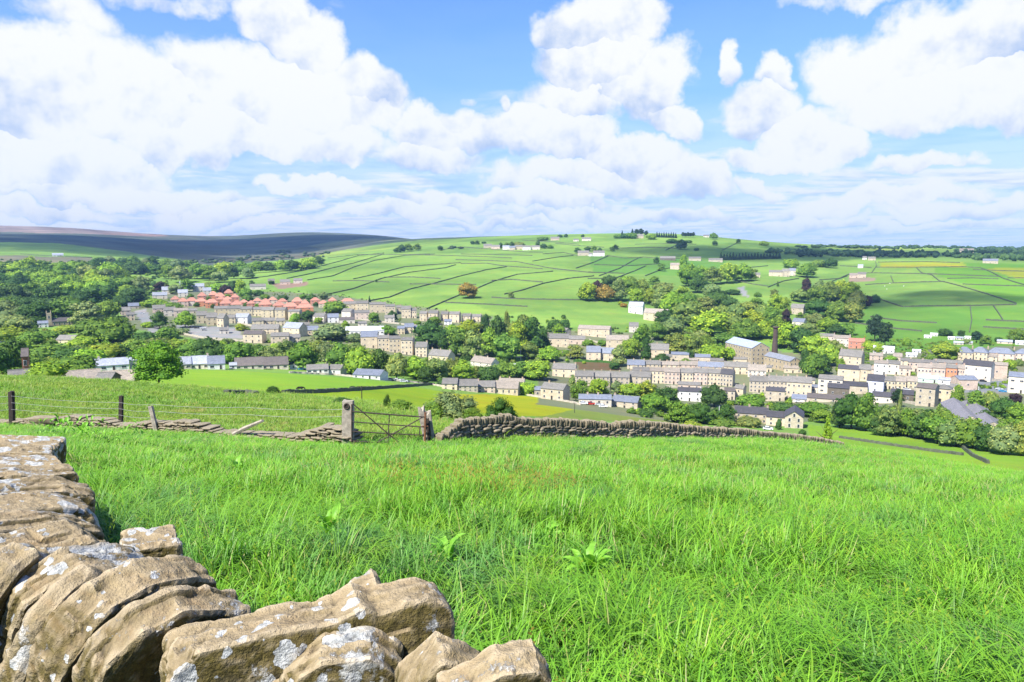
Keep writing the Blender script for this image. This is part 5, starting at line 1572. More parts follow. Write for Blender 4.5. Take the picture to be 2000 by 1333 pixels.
row_of([(820, 833, 608, 613, 627), (837, 854, 607, 612, 628), (861, 874, 609, 614, 627), (878, 896, 609, 614, 630), (903, 918, 613, 618, 630), (921, 938, 614, 619, 628)], "detached pale house", "right of the hill terrace", st=2, nw=2, D=9, g=4, chim=(1,))
Hs(678, 748, 640, 646, 655, 0, 'w', 'w', 1, 9, "long white flat roofed school building with a strip of windows", D=14, chim=(), name="school", win='w', door=False)
row_of([(777, 790, 637, 642, 653), (791, 808, 632, 639, 651), (808, 820, 636, 641, 650)], "cream gabled villa", "above the long tall terrace", st=2, nw=2, D=8, chim=(), w='y', r='g')
Hs(706, 736, 646, 658, 680, 3, 'c', 'g', 2, 2, "big plain roofed building at the left end of the long tall terrace", D=12, chim=(), name="chapel")
row_of([(739, 760, 655, 661, 686), (761, 782, 656, 662, 689), (784, 805, 659, 665, 693, 5), (812, 833, 668, 678, 697, 4)], "stone house", "in the long tall terrace above the trees", st=3, nw=3, D=9, chim=(1,), w='c', r='s')
Hs(838, 874, 683, 695, 712, 14, 'y', 's', 2, 3, "stone house with three chimneys and shaded gable end", D=9, chim=(-1, -.1, .9))
Hs(920, 958, 697, 708, 718, 16, 'l', 't', 2, 3, "cottage with bright white gable end and tan roof", D=9, chim=(-1, .3), name="cottage")
Hs(1004, 1018, 711, 714, 721, 0, 'w', 'w', 1, 1, "tiny white shed above the riverside trees", D=4, chim=(), name="shed")

# red roofed estate
_red = [(336, 350, 581, 586, 592), (350, 366, 585, 590, 598, 'p'), (366, 384, 584, 589, 597, 'l'), (384, 403, 586, 590, 598, 'o'), (404, 424, 587, 592, 601, 'o'), (432, 452, 588, 594, 602, 'r'), (454, 472, 590, 596, 605), (410, 424, 572, 577, 584), (422, 438, 575, 580, 586), (453, 466, 577, 582, 590),
        (484, 498, 590, 594, 600, 'r'), (508, 530, 591, 596, 603), (535, 556, 593, 598, 604), (556, 580, 594, 600, 605, 'r'), (582, 610, 596, 602, 610, 'o'), (526, 540, 583, 587, 592), (572, 590, 584, 590, 597), (590, 602, 588, 593, 599), (608, 624, 584, 588, 594), (643, 656, 584, 588, 594),
        (668, 690, 586, 590, 595), (470, 484, 588, 592, 598), (425, 440, 582, 586, 591), (388, 402, 574, 579, 585), (438, 452, 582, 586, 592), (496, 510, 585, 589, 594), (512, 526, 586, 590, 596), (544, 560, 586, 590, 596), (624, 640, 590, 594, 600), (440, 454, 568, 573, 579)]
row_of([(a - 1, b + 1, c - 3, d - 1, e + 1, 0, w[0] if w else 'orpcr'[(a * 7) % 5], 'rro'[(a * 3) % 3]) for (a, b, c, d, e, *w) in _red], "house", "of the red roofed estate", st=2, nw=2, D=9, chim=(), hip=True)
row_of([(349, 366, 566, 572, 580), (300, 325, 571, 577, 584), (318, 338, 560, 567, 575), (352, 368, 550, 556, 565), (368, 380, 556, 560, 568), (378, 398, 554, 560, 570), (398, 412, 562, 568, 576)], "pale house", "above the red roofed estate", w='l', r='l', st=2, nw=2, D=9, chim=())
row_of([(490, 518, 555, 560, 566, 0, 'l', 's'), (524, 536, 545, 550, 556, 0, 'k', 's'), (548, 566, 546, 551, 556, 0, 'p', 's'), (574, 590, 544, 548, 554, 0, 'l', 's')], "farm building", "at the foot of the striped fields", st=1, nw=2, D=9, chim=(), name="farm_building")
row_of([(237, 254, 600, 607, 616, 0, 'p', 's'), (248, 262, 610, 615, 626, 0, 'c', 's'), (252, 270, 592, 598, 603, 0, 'k', 'g')], "tan house", "left of the curving village road", st=2, nw=2, D=8, chim=())
Hs(113, 140, 655, 664, 671, 14, 'c', 's', 2, 2, "stone house among trees below the church", D=9, chim=())
Hs(0, 10, 658, 664, 670, 0, 'l', 'g', 2, 1, "pale house at the left edge among trees", D=9, chim=())

# extra ranges and back buildings that crowd the village
row_of([(1290, 1312, 692, 697, 706, 0, 'c', 's'), (1346, 1360, 700, 704, 712, 0, 'c', 't'), (1388, 1412, 700, 705, 713, 0, 'k', 's'), (1434, 1458, 698, 702, 712, 0, 'c', 's'), (1484, 1506, 714, 718, 727, 0, 'c', 's'), (1568, 1590, 738, 743, 752, 0, 'c', 's'), (1584, 1602, 752, 757, 768, 0, 'l', 'g')],
       "small back building", "behind the village street", st=1, nw=2, D=6, chim=(), name="outhouse")
row_of([(1655, 1672, 700, 705, 714, 0, 'c', 't'), (1684, 1704, 716, 721, 732, 0, 'p', 't'), (1757, 1776, 714, 720, 734, 0, 'p', 't'), (1760, 1778, 700, 705, 714, 0, 'c', 's'), (1700, 1722, 690, 695, 704, 0, 'p', 't'), (1926, 1945, 692, 697, 706, 0, 'c', 't'), (1856, 1874, 752, 757, 770, 0, 'c', 's')],
       "tan cottage", "among the upper right gardens", st=2, nw=2, D=7, chim=(1,), name="cottage")
row_of([(586, 604, 630, 635, 645, 0, 'c', 's'), (540, 556, 622, 627, 636, 0, 'y', 's'), (700, 716, 628, 632, 640, 0, 'l', 's'), (634, 650, 600, 605, 612, 0, 'c', 's'), (656, 670, 597, 601, 608, 0, 'p', 's'), (430, 446, 640, 645, 652, 0, 'l', 's'), (752, 770, 616, 621, 630, 0, 'l', 's'), (836, 852, 620, 625, 634, 0, 'w', 's'), (868, 882, 624, 628, 635, 0, 'w', 'g')],
       "small house", "scattered through the left village", st=2, nw=2, D=7, chim=(1,))

# church
_p = at(97, 638, 400); _s = _p.y / F
_t = thing("church", "stone church with square pinnacled tower in front of the dark wood", "church", _p, -math.atan2(_p.x, _p.y))
_W = 8.5 * _s; _h = 26 * _s
_mb = MB(); _mb.box(-_W / 2, _W / 2, 0, _W, -3, _h); _mb.build("tower", [M_WALL], _t).color = (.45, .38, .25, 1)
for _x in (-_W / 2 + .3, _W / 2 - .3):
    for _y in (.3, _W - .3):
        _mb = MB(); _mb.tube([(_x, _y, _h), (_x, _y, _h + 1.2), (_x, _y, _h + 2.6)], [.4, .35, .03], 4); _mb.build("pinnacle", [M_WALL], _t).color = (.4, .34, .25, 1)
obj("window", WIN['t'], _t, (0, -.01, _h * .7), None, (1.6, 1, 1.5)).color = (.4, .3, .2, 1)
_L = 42 * _s
_mb = MB()
_h2 = 9 * _s; _h3 = 16 * _s
_mb.add([(_W / 2, 0, -3), (_W / 2 + _L, 0, -3), (_W / 2 + _L, _W, -3), (_W / 2, _W, -3), (_W / 2, 0, _h2), (_W / 2 + _L, 0, _h2), (_W / 2 + _L, _W, _h2), (_W / 2, _W, _h2), (_W / 2, _W / 2, _h3 - .2), (_W / 2 + _L, _W / 2, _h3 - .2)],
        [(0, 1, 5, 4), (2, 3, 7, 6), (1, 2, 6, 9, 5), (3, 0, 4, 8, 7)])
_mb.build("nave", [M_WALL], _t).color = (.30, .26, .19, 1)
_mb = MB()
for _y0, _y1 in ((-.4, _W / 2), (_W + .4, _W / 2)):
    _mb.add([(_W / 2 - .2, _y0, _h2 - .2), (_W / 2 + _L + .3, _y0, _h2 - .2), (_W / 2 + _L + .3, _y1, _h3), (_W / 2 - .2, _y1, _h3), (_W / 2 - .2, _y0, _h2), (_W / 2 + _L + .3, _y0, _h2), (_W / 2 + _L + .3, _y1, _h3 + .2), (_W / 2 - .2, _y1, _h3 + .2)],
            [(0, 3, 2, 1), (4, 5, 6, 7), (0, 1, 5, 4), (1, 2, 6, 5), (2, 3, 7, 6), (3, 0, 4, 7)])
_mb.build("roof", [M_ROOF], _t).color = (.10, .085, .08, 1)
for i in range(5):
    obj("window", WIN['t'], _t, (_W / 2 + _L * (i + .5) / 5, -.01, _h2 * .5), None, (1.5, 1, 1.2)).color = (.3, .26, .2, 1)
KEEP_CLEAR += [(74, 145, 605, 640), (262, 320, 600, 655), (345, 476, 634, 660)]
Hs(76, 93, 627, 632, 640, 0, 'w', 'g', 2, 2, "white house just left of the church tower", D=7, chim=())

# --- farms on the far hill
row_of([(945, 960, 477, 480, 485, 0, 'k', 's'), (960, 976, 479, 482, 487, 0, 'p', 's'), (982, 995, 480, 483, 488, 0, 'w', 'l'), (995, 1006, 481, 484, 489, 0, 'k', 'g'), (1006, 1020, 479, 482, 488, 0, 'c', 's'), (1021, 1036, 480, 483, 489, 0, 'w', 's'), (1038, 1054, 480, 483, 488, 0, 'l', 's')],
       "hamlet house", "on the far hill", st=1, nw=2, D=9, chim=())
row_of([(1076, 1092, 463, 466, 470, 0, 'p', 's'), (1120, 1130, 467, 469, 472, 0, 'l', 's'), (1137, 1154, 464, 467, 471, 0, 'l', 's'), (1231, 1256, 457, 461, 466, 0, 'k', 's'), (1374, 1384, 459, 461, 464, 0, 'l', 's')], "small farm", "along the hill's skyline", st=1, nw=2, D=9, chim=(), name="farmhouse")
row_of([(1129, 1150, 490, 494, 500, 0, 'k', 's'), (1150, 1157, 494, 497, 501, 0, 'w', 's'), (1159, 1180, 490, 494, 501, 0, 'w', 's')], "farm building", "at the white hill farm", st=1, nw=2, D=9, chim=(), name="farm_building")
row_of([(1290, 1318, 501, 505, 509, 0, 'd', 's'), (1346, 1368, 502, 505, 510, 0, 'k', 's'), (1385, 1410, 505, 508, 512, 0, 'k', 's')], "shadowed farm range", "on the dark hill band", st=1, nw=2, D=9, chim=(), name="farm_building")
Hs(1310, 1336, 514, 518, 527, 0, 'p', 't', 1, 2, "pink stone barn standing on the open hillside", D=9, chim=(), name="barn", door=False)
Hs(1361, 1372, 522, 526, 530, 0, 'w', 'l', 1, 1, "tiny white house among trees right of the pink barn", D=7, chim=())
row_of([(1503, 1527, 528, 532, 540, 0, 'c', 's'), (1528, 1541, 525, 530, 541, 0, 'k', 's'), (1541, 1553, 524, 529, 539, 0, 'l', 'g'), (1474, 1484, 533, 537, 543, 0, 'c', 's')], "farm cottage", "above the side valley", st=2, nw=2, D=8, chim=(), name="cottage")
row_of([(1660, 1676, 534, 538, 543, 0, 'p', 't'), (1676, 1690, 532, 536, 543, 0, 'k', 's')], "farm building", "on the pale spoil patch", st=1, nw=2, D=9, chim=(), name="farm_building")
Hs(1676, 1685, 517, 520, 524, 0, 'w', 'l', 1, 1, "tiny white house on the field above the pale spoil patch", D=7, chim=())
row_of([(1685, 1692, 501, 504, 508, 0, 'w', 's'), (1696, 1709, 502, 505, 509, 0, 'k', 's')], "distant farm", "before the dark woodland belt", st=1, nw=2, D=9, chim=(), name="farmhouse")
Hs(1876, 1899, 486, 490, 495, 0, 'c', 't', 1, 3, "pale farm on the ridge to the right", D=12, chim=(), name="farmhouse")
Hs(1922, 1946, 506, 510, 515, 0, 'k', 'g', 1, 3, "grey farm range among the woods at right", D=10, chim=(), name="farmhouse")
row_of([(88, 104, 521, 524, 529, 0, 'w', 'l'), (104, 122, 495, 498, 501, 0, 'w', 'l')], "distant pale farm", "above the valley side wood", st=1, nw=2, D=9, chim=(), name="farmhouse")

undergrowth()

# ------------------------------------------------------------------ field walls
M_DRY = mat_simple("dark_field_wall", (0.095, 0.105, 0.065), scale=.8, var=.35)
M_DRYL = mat_simple("pale_field_wall", (0.42, 0.37, 0.28), scale=.8, var=.3)


def field_wall(pts, label, ht=1.3, ymin=400, mat=None, gap=None, group="dry stone field walls on the hillsides", name="field_wall", th=.55):
    P = []
    for i in range(len(pts) - 1):
        n = max(2, int(math.hypot(pts[i + 1][0] - pts[i][0], pts[i + 1][1] - pts[i][1]) / 3))
        for k in range(n):
            t = k / n
            P.append(at(pts[i][0] * (1 - t) + pts[i + 1][0] * t, pts[i][1] * (1 - t) + pts[i + 1][1] * t, ymin))
    P.append(at(*pts[-1], ymin))
    V = []; Fc = []
    for i, p in enumerate(P):
        d = (P[min(i + 1, len(P) - 1)] - P[max(i - 1, 0)]); d.z = 0
        d = d.normalized() if d.length > 0 else Vector((1, 0, 0))
        n = Vector((-d.y, d.x, 0)) * th
        h = ht * random.uniform(.8, 1.12)
        z = p.z
        V += [(p.x - n.x, p.y - n.y, z - .4), (p.x - n.x * .7, p.y - n.y * .7, z + h), (p.x + n.x * .7, p.y + n.y * .7, z + h), (p.x + n.x, p.y + n.y, z - .4)]
    for i in range(len(P) - 1):
        a = i * 4; b = a + 4
        Fc += [(a, b, b + 1, a + 1), (a + 1, b + 1, b + 2, a + 2), (a + 2, b + 2, b + 3, a + 3)]
    Fc += [(0, 1, 2, 3), tuple(len(V) - 4 + k for k in (3, 2, 1, 0))]
    o = mesh_obj(name, V, Fc, [mat or M_DRY])
    return tag(o, label, "field wall" if name == "field_wall" else name.replace('_', ' '), group)


WALLS = {
    "striped": [[(470, 546), (520, 541), (590, 530), (660, 512), (700, 500), (750, 495)], [(560, 545), (600, 537), (650, 524), (690, 515), (750, 497)], [(600, 548), (650, 540), (690, 523), (730, 510), (790, 500), (850, 497)], [(690, 546), (740, 535), (790, 522), (830, 519), (900, 514)],
        [(640, 576), (690, 565), (745, 545), (800, 533), (870, 524), (890, 518)], [(720, 589), (760, 582), (800, 566), (850, 554), (900, 540), (950, 528), (990, 522)], [(833, 605), (900, 576), (930, 565), (965, 550), (1010, 537), (1080, 531)],
        [(985, 576), (1020, 568), (1060, 555), (1110, 545), (1160, 540)], [(960, 582), (1010, 585), (1070, 586), (1140, 587)], [(890, 508), (950, 510), (1010, 512), (1070, 524), (1140, 532), (1160, 533)], [(830, 499), (880, 500), (960, 503), (1000, 505)], [(900, 516), (950, 515), (980, 520), (1060, 526)],
        [(860, 489), (900, 483), (950, 487), (1010, 492), (1060, 494)], [(1040, 511), (1090, 503), (1120, 500)], [(1125, 525), (1160, 513), (1190, 500)], [(1170, 540), (1210, 525), (1240, 508), (1252, 503)], [(1080, 526), (1150, 533), (1220, 535)], [(1148, 545), (1190, 545), (1220, 541)],
        [(800, 556), (850, 556), (930, 557)], [(640, 505), (700, 498), (800, 498), (840, 497)], [(1190, 486), (1260, 484), (1330, 486)], [(1255, 503), (1300, 506), (1340, 505)]],
    "right": [[(1592, 565), (1650, 540), (1660, 536), (1700, 534), (1830, 536)], [(1710, 512), (1712, 520), (1702, 534)], [(1712, 523), (1800, 523), (1880, 522), (1915, 524)], [(1715, 513), (1800, 512), (1875, 514)], [(1790, 524), (1800, 534), (1820, 538), (1835, 550), (1850, 553), (1880, 561), (1930, 576), (1985, 594)],
        [(1915, 524), (1935, 532), (1960, 545), (1985, 553), (2010, 560)], [(1815, 536), (1950, 541)], [(1880, 556), (1960, 559), (2010, 560)], [(1690, 557), (1740, 554), (1800, 552), (1845, 551)], [(1715, 584), (1740, 593), (1762, 600), (1800, 599), (1900, 598), (1985, 596)], [(1895, 600), (1898, 625), (1893, 650)],
        [(1925, 626), (2010, 630)], [(1670, 632), (1740, 642), (1800, 648)], [(1500, 562), (1530, 550), (1560, 545)], [(1968, 544), (2010, 544)]],
    "upper": [[(1160, 518), (1230, 520), (1290, 516)], [(1260, 540), (1290, 528), (1330, 520)], [(1200, 545), (1240, 530), (1262, 520)], [(1085, 476), (1120, 480), (1180, 484)], [(1060, 497), (1100, 494), (1128, 500)], [(1185, 500), (1220, 505), (1255, 504)], [(1020, 470), (1090, 474), (1130, 478)], [(900, 497), (960, 498), (1040, 500)],
        [(1340, 532), (1400, 530), (1500, 520)], [(1420, 545), (1470, 556), (1500, 560)], [(1240, 478), (1300, 477), (1360, 478)], [(1300, 490), (1320, 480), (1330, 474)], [(1410, 490), (1430, 480), (1440, 475)], [(960, 549), (1000, 547), (1060, 552)], [(750, 543), (800, 542), (860, 545)], [(870, 592), (960, 596), (1030, 600)], [(650, 550), (700, 549), (760, 552)]],
    "eastern": [[(1640, 520), (1680, 522), (1702, 524)], [(1600, 548), (1640, 545), (1655, 540)], [(1740, 540), (1745, 553)], [(1900, 527), (1960, 530), (2010, 531)], [(1850, 545), (1900, 544), (1950, 546)], [(1700, 620), (1760, 628), (1830, 632)], [(1940, 598), (1950, 612), (1960, 628)], [(1920, 640), (2010, 645)]],
    "left": [[(0, 527), (60, 525), (120, 524)], [(40, 497), (90, 500), (180, 504)], [(330, 522), (370, 522)], [(500, 497), (600, 484), (690, 474)]],
}
M_WP = {"striped": "across the striped far fields", "upper": "among the upper pastures", "eastern": "on the shaded eastern fields", "right": "on the right hand hillside", "left": "on the left valley slopes"}
for _k, _l in WALLS.items():
    for i, w_ in enumerate(sorted(_l, key=lambda w: -max(q[1] for q in w))):
        wd_ = max(q[0] for q in w_) - min(q[0] for q in w_)
        field_wall(w_, f"{ORD[i]} {'long' if wd_ > 120 else 'short'} dark field wall uphill {M_WP[_k]}", ht=1.6)
field_wall([(553, 770), (620, 768), (700, 763), (780, 757), (848, 752)], "dark drystone wall between the bright field and the buttercup field", 1.2, 130, name="field_wall")
field_wall([(565, 729), (650, 733), (740, 742), (830, 750), (868, 757)], "pale wall edging the lane behind the bright field", .9, 200, M_DRYL)
field_wall([(440, 771), (480, 771), (500, 773)], "short dark wall at the brow of the near slope", .6, 90)
field_wall([(1022, 772), (1060, 778), (1110, 786), (1135, 792)], "pale wall behind the yellow field by the cream gabled house", 1.0, 250, M_DRYL)
field_wall([(1640, 856), (1720, 868), (1830, 884), (1880, 890)], "long low wall across the lower right field", 1.0, 120, M_DRY)
field_wall([(1872, 868), (1885, 880), (1900, 892), (1930, 906)], "broken wall running down the lower right field", 1.1, 110, M_DRY)
field_wall([(1000, 700), (1040, 698), (1060, 693)], "garden wall under the central grove", 1.2, 300, M_DRYL)
for i, (w_, lb_) in enumerate([([(1300, 757), (1360, 759), (1425, 762)], "pale garden wall at the foot of the long main terrace"), ([(1470, 772), (1540, 778), (1585, 782)], "pale yard wall in front of the grey mill terrace"), ([(1640, 750), (1700, 772), (1790, 792)], "long pale wall beside the dark industrial sheds"),
        ([(1880, 745), (1930, 745), (1970, 744)], "pale wall along the wide road by the cream rendered house"), ([(1700, 738), (1790, 764)], "stone wall behind the dark conifer"), ([(1820, 700), (1900, 712), (1960, 722)], "garden wall below the grey roofed semis"),
        ([(340, 650), (400, 662), (476, 668)], "retaining wall at the lower edge of the village car park"), ([(420, 622), (500, 640)], "pale garden wall under the long cream terrace"), ([(680, 622), (760, 632), (840, 640)], "garden wall under the hill terrace"), ([(1150, 665), (1230, 690)], "tan garden wall by the cream houses"),
        ([(1260, 705), (1300, 716)], "low wall beside the chimneyed stone house"), ([(1050, 700), (1100, 690)], "pale lane wall left of the hedge bank")]):
    field_wall(w_, lb_, 1.6, 300, M_DRYL, group="stone walls in the village", name="garden_wall", th=.3)
field_wall([(1120, 707), (1170, 708), (1215, 712)], "clipped green hedge above the brown bank", 2.0, 300, None, name="hedge", group="hedges")
bpy.data.objects["hedge"].data.materials[0] = mat_simple("hedge_leaf", (0.05, 0.13, 0.02), scale=1.5, var=.5)

# ------------------------------------------------------------------ stone walls close to the viewer
def mat_rock(name, base=(0.27, 0.203, 0.108), lichen=1.0, sc=1.0):
    m, g, b = new_mat(name)
    tc = g.node('ShaderNodeTexCoord'); oi = g.node('ShaderNodeObjectInfo')
    P = g.vmath('ADD', tc.outputs['Object'], g.vmath('SCALE', (17.3, 9.1, 5.7), oi.outputs['Random']))
    P = g.vmath('SCALE', P, sc)
    geo = g.node('ShaderNodeNewGeometry')
    big = g.noise(P, 4.0, 5, 0.62)
    med = g.noise(P, 14.0, 6, 0.65)
    fine = g.noise(P, 90.0, 4, 0.7)
    grit = g.noise(P, 260.0, 2, 0.6)
    c = g.ramp(big, [(0.28, tuple(x * .48 for x in base)), (0.45, base), (0.62, tuple(min(1, x * 1.38) for x in base)), (0.8, tuple(min(1, x * 1.8) for x in base))])
    # bedding streaks of iron brown
    st = g.noise(g.vmath('MULTIPLY', P, (1.5, 1.5, 16.0)), 3.0, 4, 0.6)
    c = g.mix(g.range(st, 0.52, 0.72, 0, 0.55), c, (0.30, 0.17, 0.07))
    # olive moss film
    mo = g.noise(P, 6.5, 5, 0.7)
    sep = g.node('ShaderNodeSeparateXYZ'); g.put(sep.inputs[0], geo.outputs['Normal'])
    mossf = g.math('MULTIPLY', g.range(mo, 0.24, 0.42, 0, 0.95), g.range(sep.outputs[2], 0.1, 0.85, 1.0, 0.22))
    c = g.mix(mossf, c, g.mix(g.range(fine, .3, .7), (0.045, 0.035, 0.008), (0.150, 0.116, 0.026)))
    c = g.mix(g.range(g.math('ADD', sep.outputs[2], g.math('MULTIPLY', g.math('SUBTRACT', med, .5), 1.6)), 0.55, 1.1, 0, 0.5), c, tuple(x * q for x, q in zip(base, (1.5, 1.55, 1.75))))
    # dark algae
    c = g.mix(g.range(g.noise(P, 5.0, 4, 0.6), 0.60, 0.72, 0, 0.8), c, (0.045, 0.042, 0.04))
    # grey white lichen: round spots and larger crusts
    wob_ = g.vmath('ADD', P, g.vmath('SCALE', g.noise(P, 30.0, 3, .6, out=1), 0.035))
    v1 = g.voro(wob_, 13.0); v2 = g.voro(g.vmath('ADD', wob_, (3.1, 1.7, 2.2)), 26.0)
    rv = g.noise(P, 3.2, 2, .5)
    s1 = g.math('LESS_THAN', v1, g.range(rv, 0.40, 0.62, 0.0, 0.44))
    s2 = g.math('LESS_THAN', v2, g.range(rv, 0.36, 0.60, 0.0, 0.36))
    crust = g.range(g.noise(P, 7.5, 9, 0.76), 0.57, 0.61, 0, 1)
    lf = g.math('MAXIMUM', g.math('MAXIMUM', s1, s2), g.math('MULTIPLY', crust, g.range(sep.outputs[2], -.3, .5, .5, 1)))
    lc = g.mix(g.range(g.noise(P, 60, 4, .7), .35, .65), (0.28, 0.29, 0.27), (0.60, 0.60, 0.56))
    c = g.mix(g.math('MULTIPLY', lf, 0.92 * lichen), c, lc)
    c = g.mix(g.range(grit, .3, .7, 0, .35), c, g.mix(1.0, c, (0.5, 0.5, 0.5), 'MULTIPLY'))
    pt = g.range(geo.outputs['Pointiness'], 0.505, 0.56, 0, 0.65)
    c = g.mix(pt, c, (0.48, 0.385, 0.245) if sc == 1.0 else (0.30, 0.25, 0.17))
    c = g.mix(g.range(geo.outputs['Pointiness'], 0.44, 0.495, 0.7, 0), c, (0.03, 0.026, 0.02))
    g.put(b.inputs['Base Color'], c)
    b.inputs['Roughness'].default_value = 0.95
    hgt = g.math('ADD', g.math('MULTIPLY', med, 1.0), g.math('ADD', g.math('MULTIPLY', fine, 0.45), g.math('MULTIPLY', grit, 0.12)))
    hgt = g.math('ADD', hgt, g.math('MULTIPLY', lf, 0.10))
    bump(g, b, hgt, 1.0, 0.016 / sc)
    return m


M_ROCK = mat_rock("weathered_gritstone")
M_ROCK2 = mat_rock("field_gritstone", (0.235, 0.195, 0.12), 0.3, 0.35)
M_DARKFILL = mat_simple("dark_fill", (0.03, 0.026, 0.02), scale=3, var=.4)


def rock_arrays(a, b, c, n, seed, rough=0.06, power=7.0, prof=None, facet=0.5):
    """a block of half sizes a, b, c with worn edges and uneven faces"""
    na, nb, nc_ = [max(2, int(round(n * q / max(a, b, c)))) for q in (a, b, c)]
    V = []; Fc = []; idx = {}
    def vid(i, j, k):
        key = (i, j, k)
        if key not in idx:
            idx[key] = len(V); V.append((2 * i / na - 1, 2 * j / nb - 1, 2 * k / nc_ - 1))
        return idx[key]
    for i in range(na):
        for j in range(nb):
            Fc.append((vid(i, j, 0), vid(i, j + 1, 0), vid(i + 1, j + 1, 0), vid(i + 1, j, 0)))
            Fc.append((vid(i, j, nc_), vid(i + 1, j, nc_), vid(i + 1, j + 1, nc_), vid(i, j + 1, nc_)))
    for i in range(na):
        for k in range(nc_):
            Fc.append((vid(i, 0, k), vid(i + 1, 0, k), vid(i + 1, 0, k + 1), vid(i, 0, k + 1)))
            Fc.append((vid(i, nb, k), vid(i, nb, k + 1), vid(i + 1, nb, k + 1), vid(i + 1, nb, k)))
    for j in range(nb):
        for k in range(nc_):
            Fc.append((vid(0, j, k), vid(0, j, k + 1), vid(0, j + 1, k + 1), vid(0, j + 1, k)))
            Fc.append((vid(na, j, k), vid(na, j + 1, k), vid(na, j + 1, k + 1), vid(na, j, k + 1)))
    V = np.array(V)
    # round the corners with a high power norm
    r = (np.abs(V) ** power).sum(1) ** (1 / power)
    V = V / r[:, None]
    dims = np.array([a, b, c])
    rs = random.Random(seed)
    # chamfer planes give broken corners
    W = V * dims
    for q in range(int(7 * facet) + 2):
        d = np.array([rs.choice((-1, 1)) * rs.uniform(.3, 1), rs.choice((-1, 1)) * rs.uniform(.1, 1), rs.choice((-1, 1)) * rs.uniform(.3, 1)])
        d /= np.linalg.norm(d)
        ext = np.abs(d) @ dims
        lim = ext * rs.uniform(.74, .95)
        over = W @ d - lim * (1.06 if n > 12 else 1.0)
        W = W - np.clip(over, 0, None)[:, None] * d * 0.9
    if prof:
        xs = [p[0] for p in prof]; ys = [p[1] for p in prof]
        dz = np.interp(W[:, 0] / a, xs, ys)
        W[:, 2] += dz * np.clip((W[:, 2] / c + 1) / 2, 0, 1)
    so = Vector((seed * 3.17 % 50, seed * 7.31 % 50, seed * 1.93 % 50))
    m = min(a, b, c)
    nd = V * dims; nrm = V * (np.abs(V) ** 3) / 1.0
    nrm /= np.linalg.norm(nrm, axis=1)[:, None] + 1e-9
    f1 = 1.6 / max(a, b, c); f2 = 1.2 / m
    disp = np.array([mnoise.noise(Vector(p) * f1 + so) * 1.0 + mnoise.noise(Vector(p) * f2 + so) * 0.45 + mnoise.noise(Vector(p) * f2 * 3.1 + so) * 0.16 + abs(mnoise.noise(Vector((p[0] * f2 * .5, p[1] * f2 * .5, p[2] * f2 * 2.2)) + so)) * .35 for p in W])
    W = W + nrm * (disp * rough)[:, None]
    if n > 12:
        # bedding: thin layers of the slab stand out or are worn back along its edges, and chips leave the arrises broken
        lay = np.array([mnoise.noise(Vector((p[0] * 1.5, p[1] * 5, p[2] * 2)) + so) for p in W])
        q = W[:, 1] / (0.018 + .006 * (seed % 3)) + lay * 1.6
        fl = np.floor(q)
        step = np.sin(fl * 12.9898 + seed) * 43758.5453; step = (step - np.floor(step)) - .5
        edge = np.clip(np.abs(nrm[:, 2]) + np.abs(nrm[:, 0]) - .25, 0, 1)
        d2 = step * .010 * edge
        cell = np.array([mnoise.cell(Vector((p[0] * 16, p[1] * 30, p[2] * 20)) + so * 3) for p in W])
        hf = np.array([mnoise.noise(Vector(p) * 42 + so) + .5 * mnoise.noise(Vector(p) * 90 + so) for p in W])
        rdg = np.array([1 - abs(mnoise.noise(Vector((p[0] * 9, p[1] * 9, p[2] * 15)) + so)) * 2 for p in W])
        W = W + nrm * (d2 + hf * .0030 + (cell - .5) * .0025 - np.clip(rdg - .92, 0, 1) * .05)[:, None]
    return W, Fc


def rock_mesh(a, b, c, n, seed, mat, **kw):
    W, Fc = rock_arrays(a, b, c, n, seed, **kw)
    me = bpy.data.meshes.new("stone_mesh")
    me.from_pydata([tuple(v) for v in W], [], Fc)
    me.materials.append(mat)
    me.polygons.foreach_set('use_smooth', np.ones(len(me.polygons), dtype=bool))
    try: me.set_sharp_from_angle(angle=radians(26))
    except Exception: pass
    me.update()
    return me


NEAR = thing("near_stone_wall", "old drystone wall in the near left corner, capped with big lichened blocks on edge", "stone wall", (-0.6, 1.4, -1.9))
NEAR_INV = Matrix.Translation(-NEAR.location)


def slab(L, R, th, h, seed, lean=0.0, prof=None, n=22, label=None, rough=0.0075, drop=0.0, power=20, facet=.3):
    n = int(n * 1.55)
    """a block whose front top edge runs from L to R, each (px, row, height below the eye)"""
    def q(pt):
        px, py, z = pt
        t = tan(PITCH + atan((py - 666.5) / F))
        return ray3(px, py, z / t)
    A, B = q(L), q(R)
    X = (B - A); ln = X.length; X.normalize()
    Y = Vector((0, 0, 1)).cross(X).normalized()
    Z = X.cross(Y).normalized()
    Rm = Matrix.Rotation(lean, 3, X)
    Y = Rm @ Y; Z = Rm @ Z
    c = (A + B) / 2 + Y * th / 2 - Z * h / 2
    me = rock_mesh(ln / 2, th / 2 - .003, h / 2, n, seed, M_ROCK, rough=rough, prof=prof, power=power, facet=facet)
    o = obj("coping_stone", me, NEAR)
    M = Matrix((X, Y, Z)).transposed().to_4x4(); M.translation = c - NEAR.location
    o.matrix_local = M
    if label: o['label'] = label
    return o


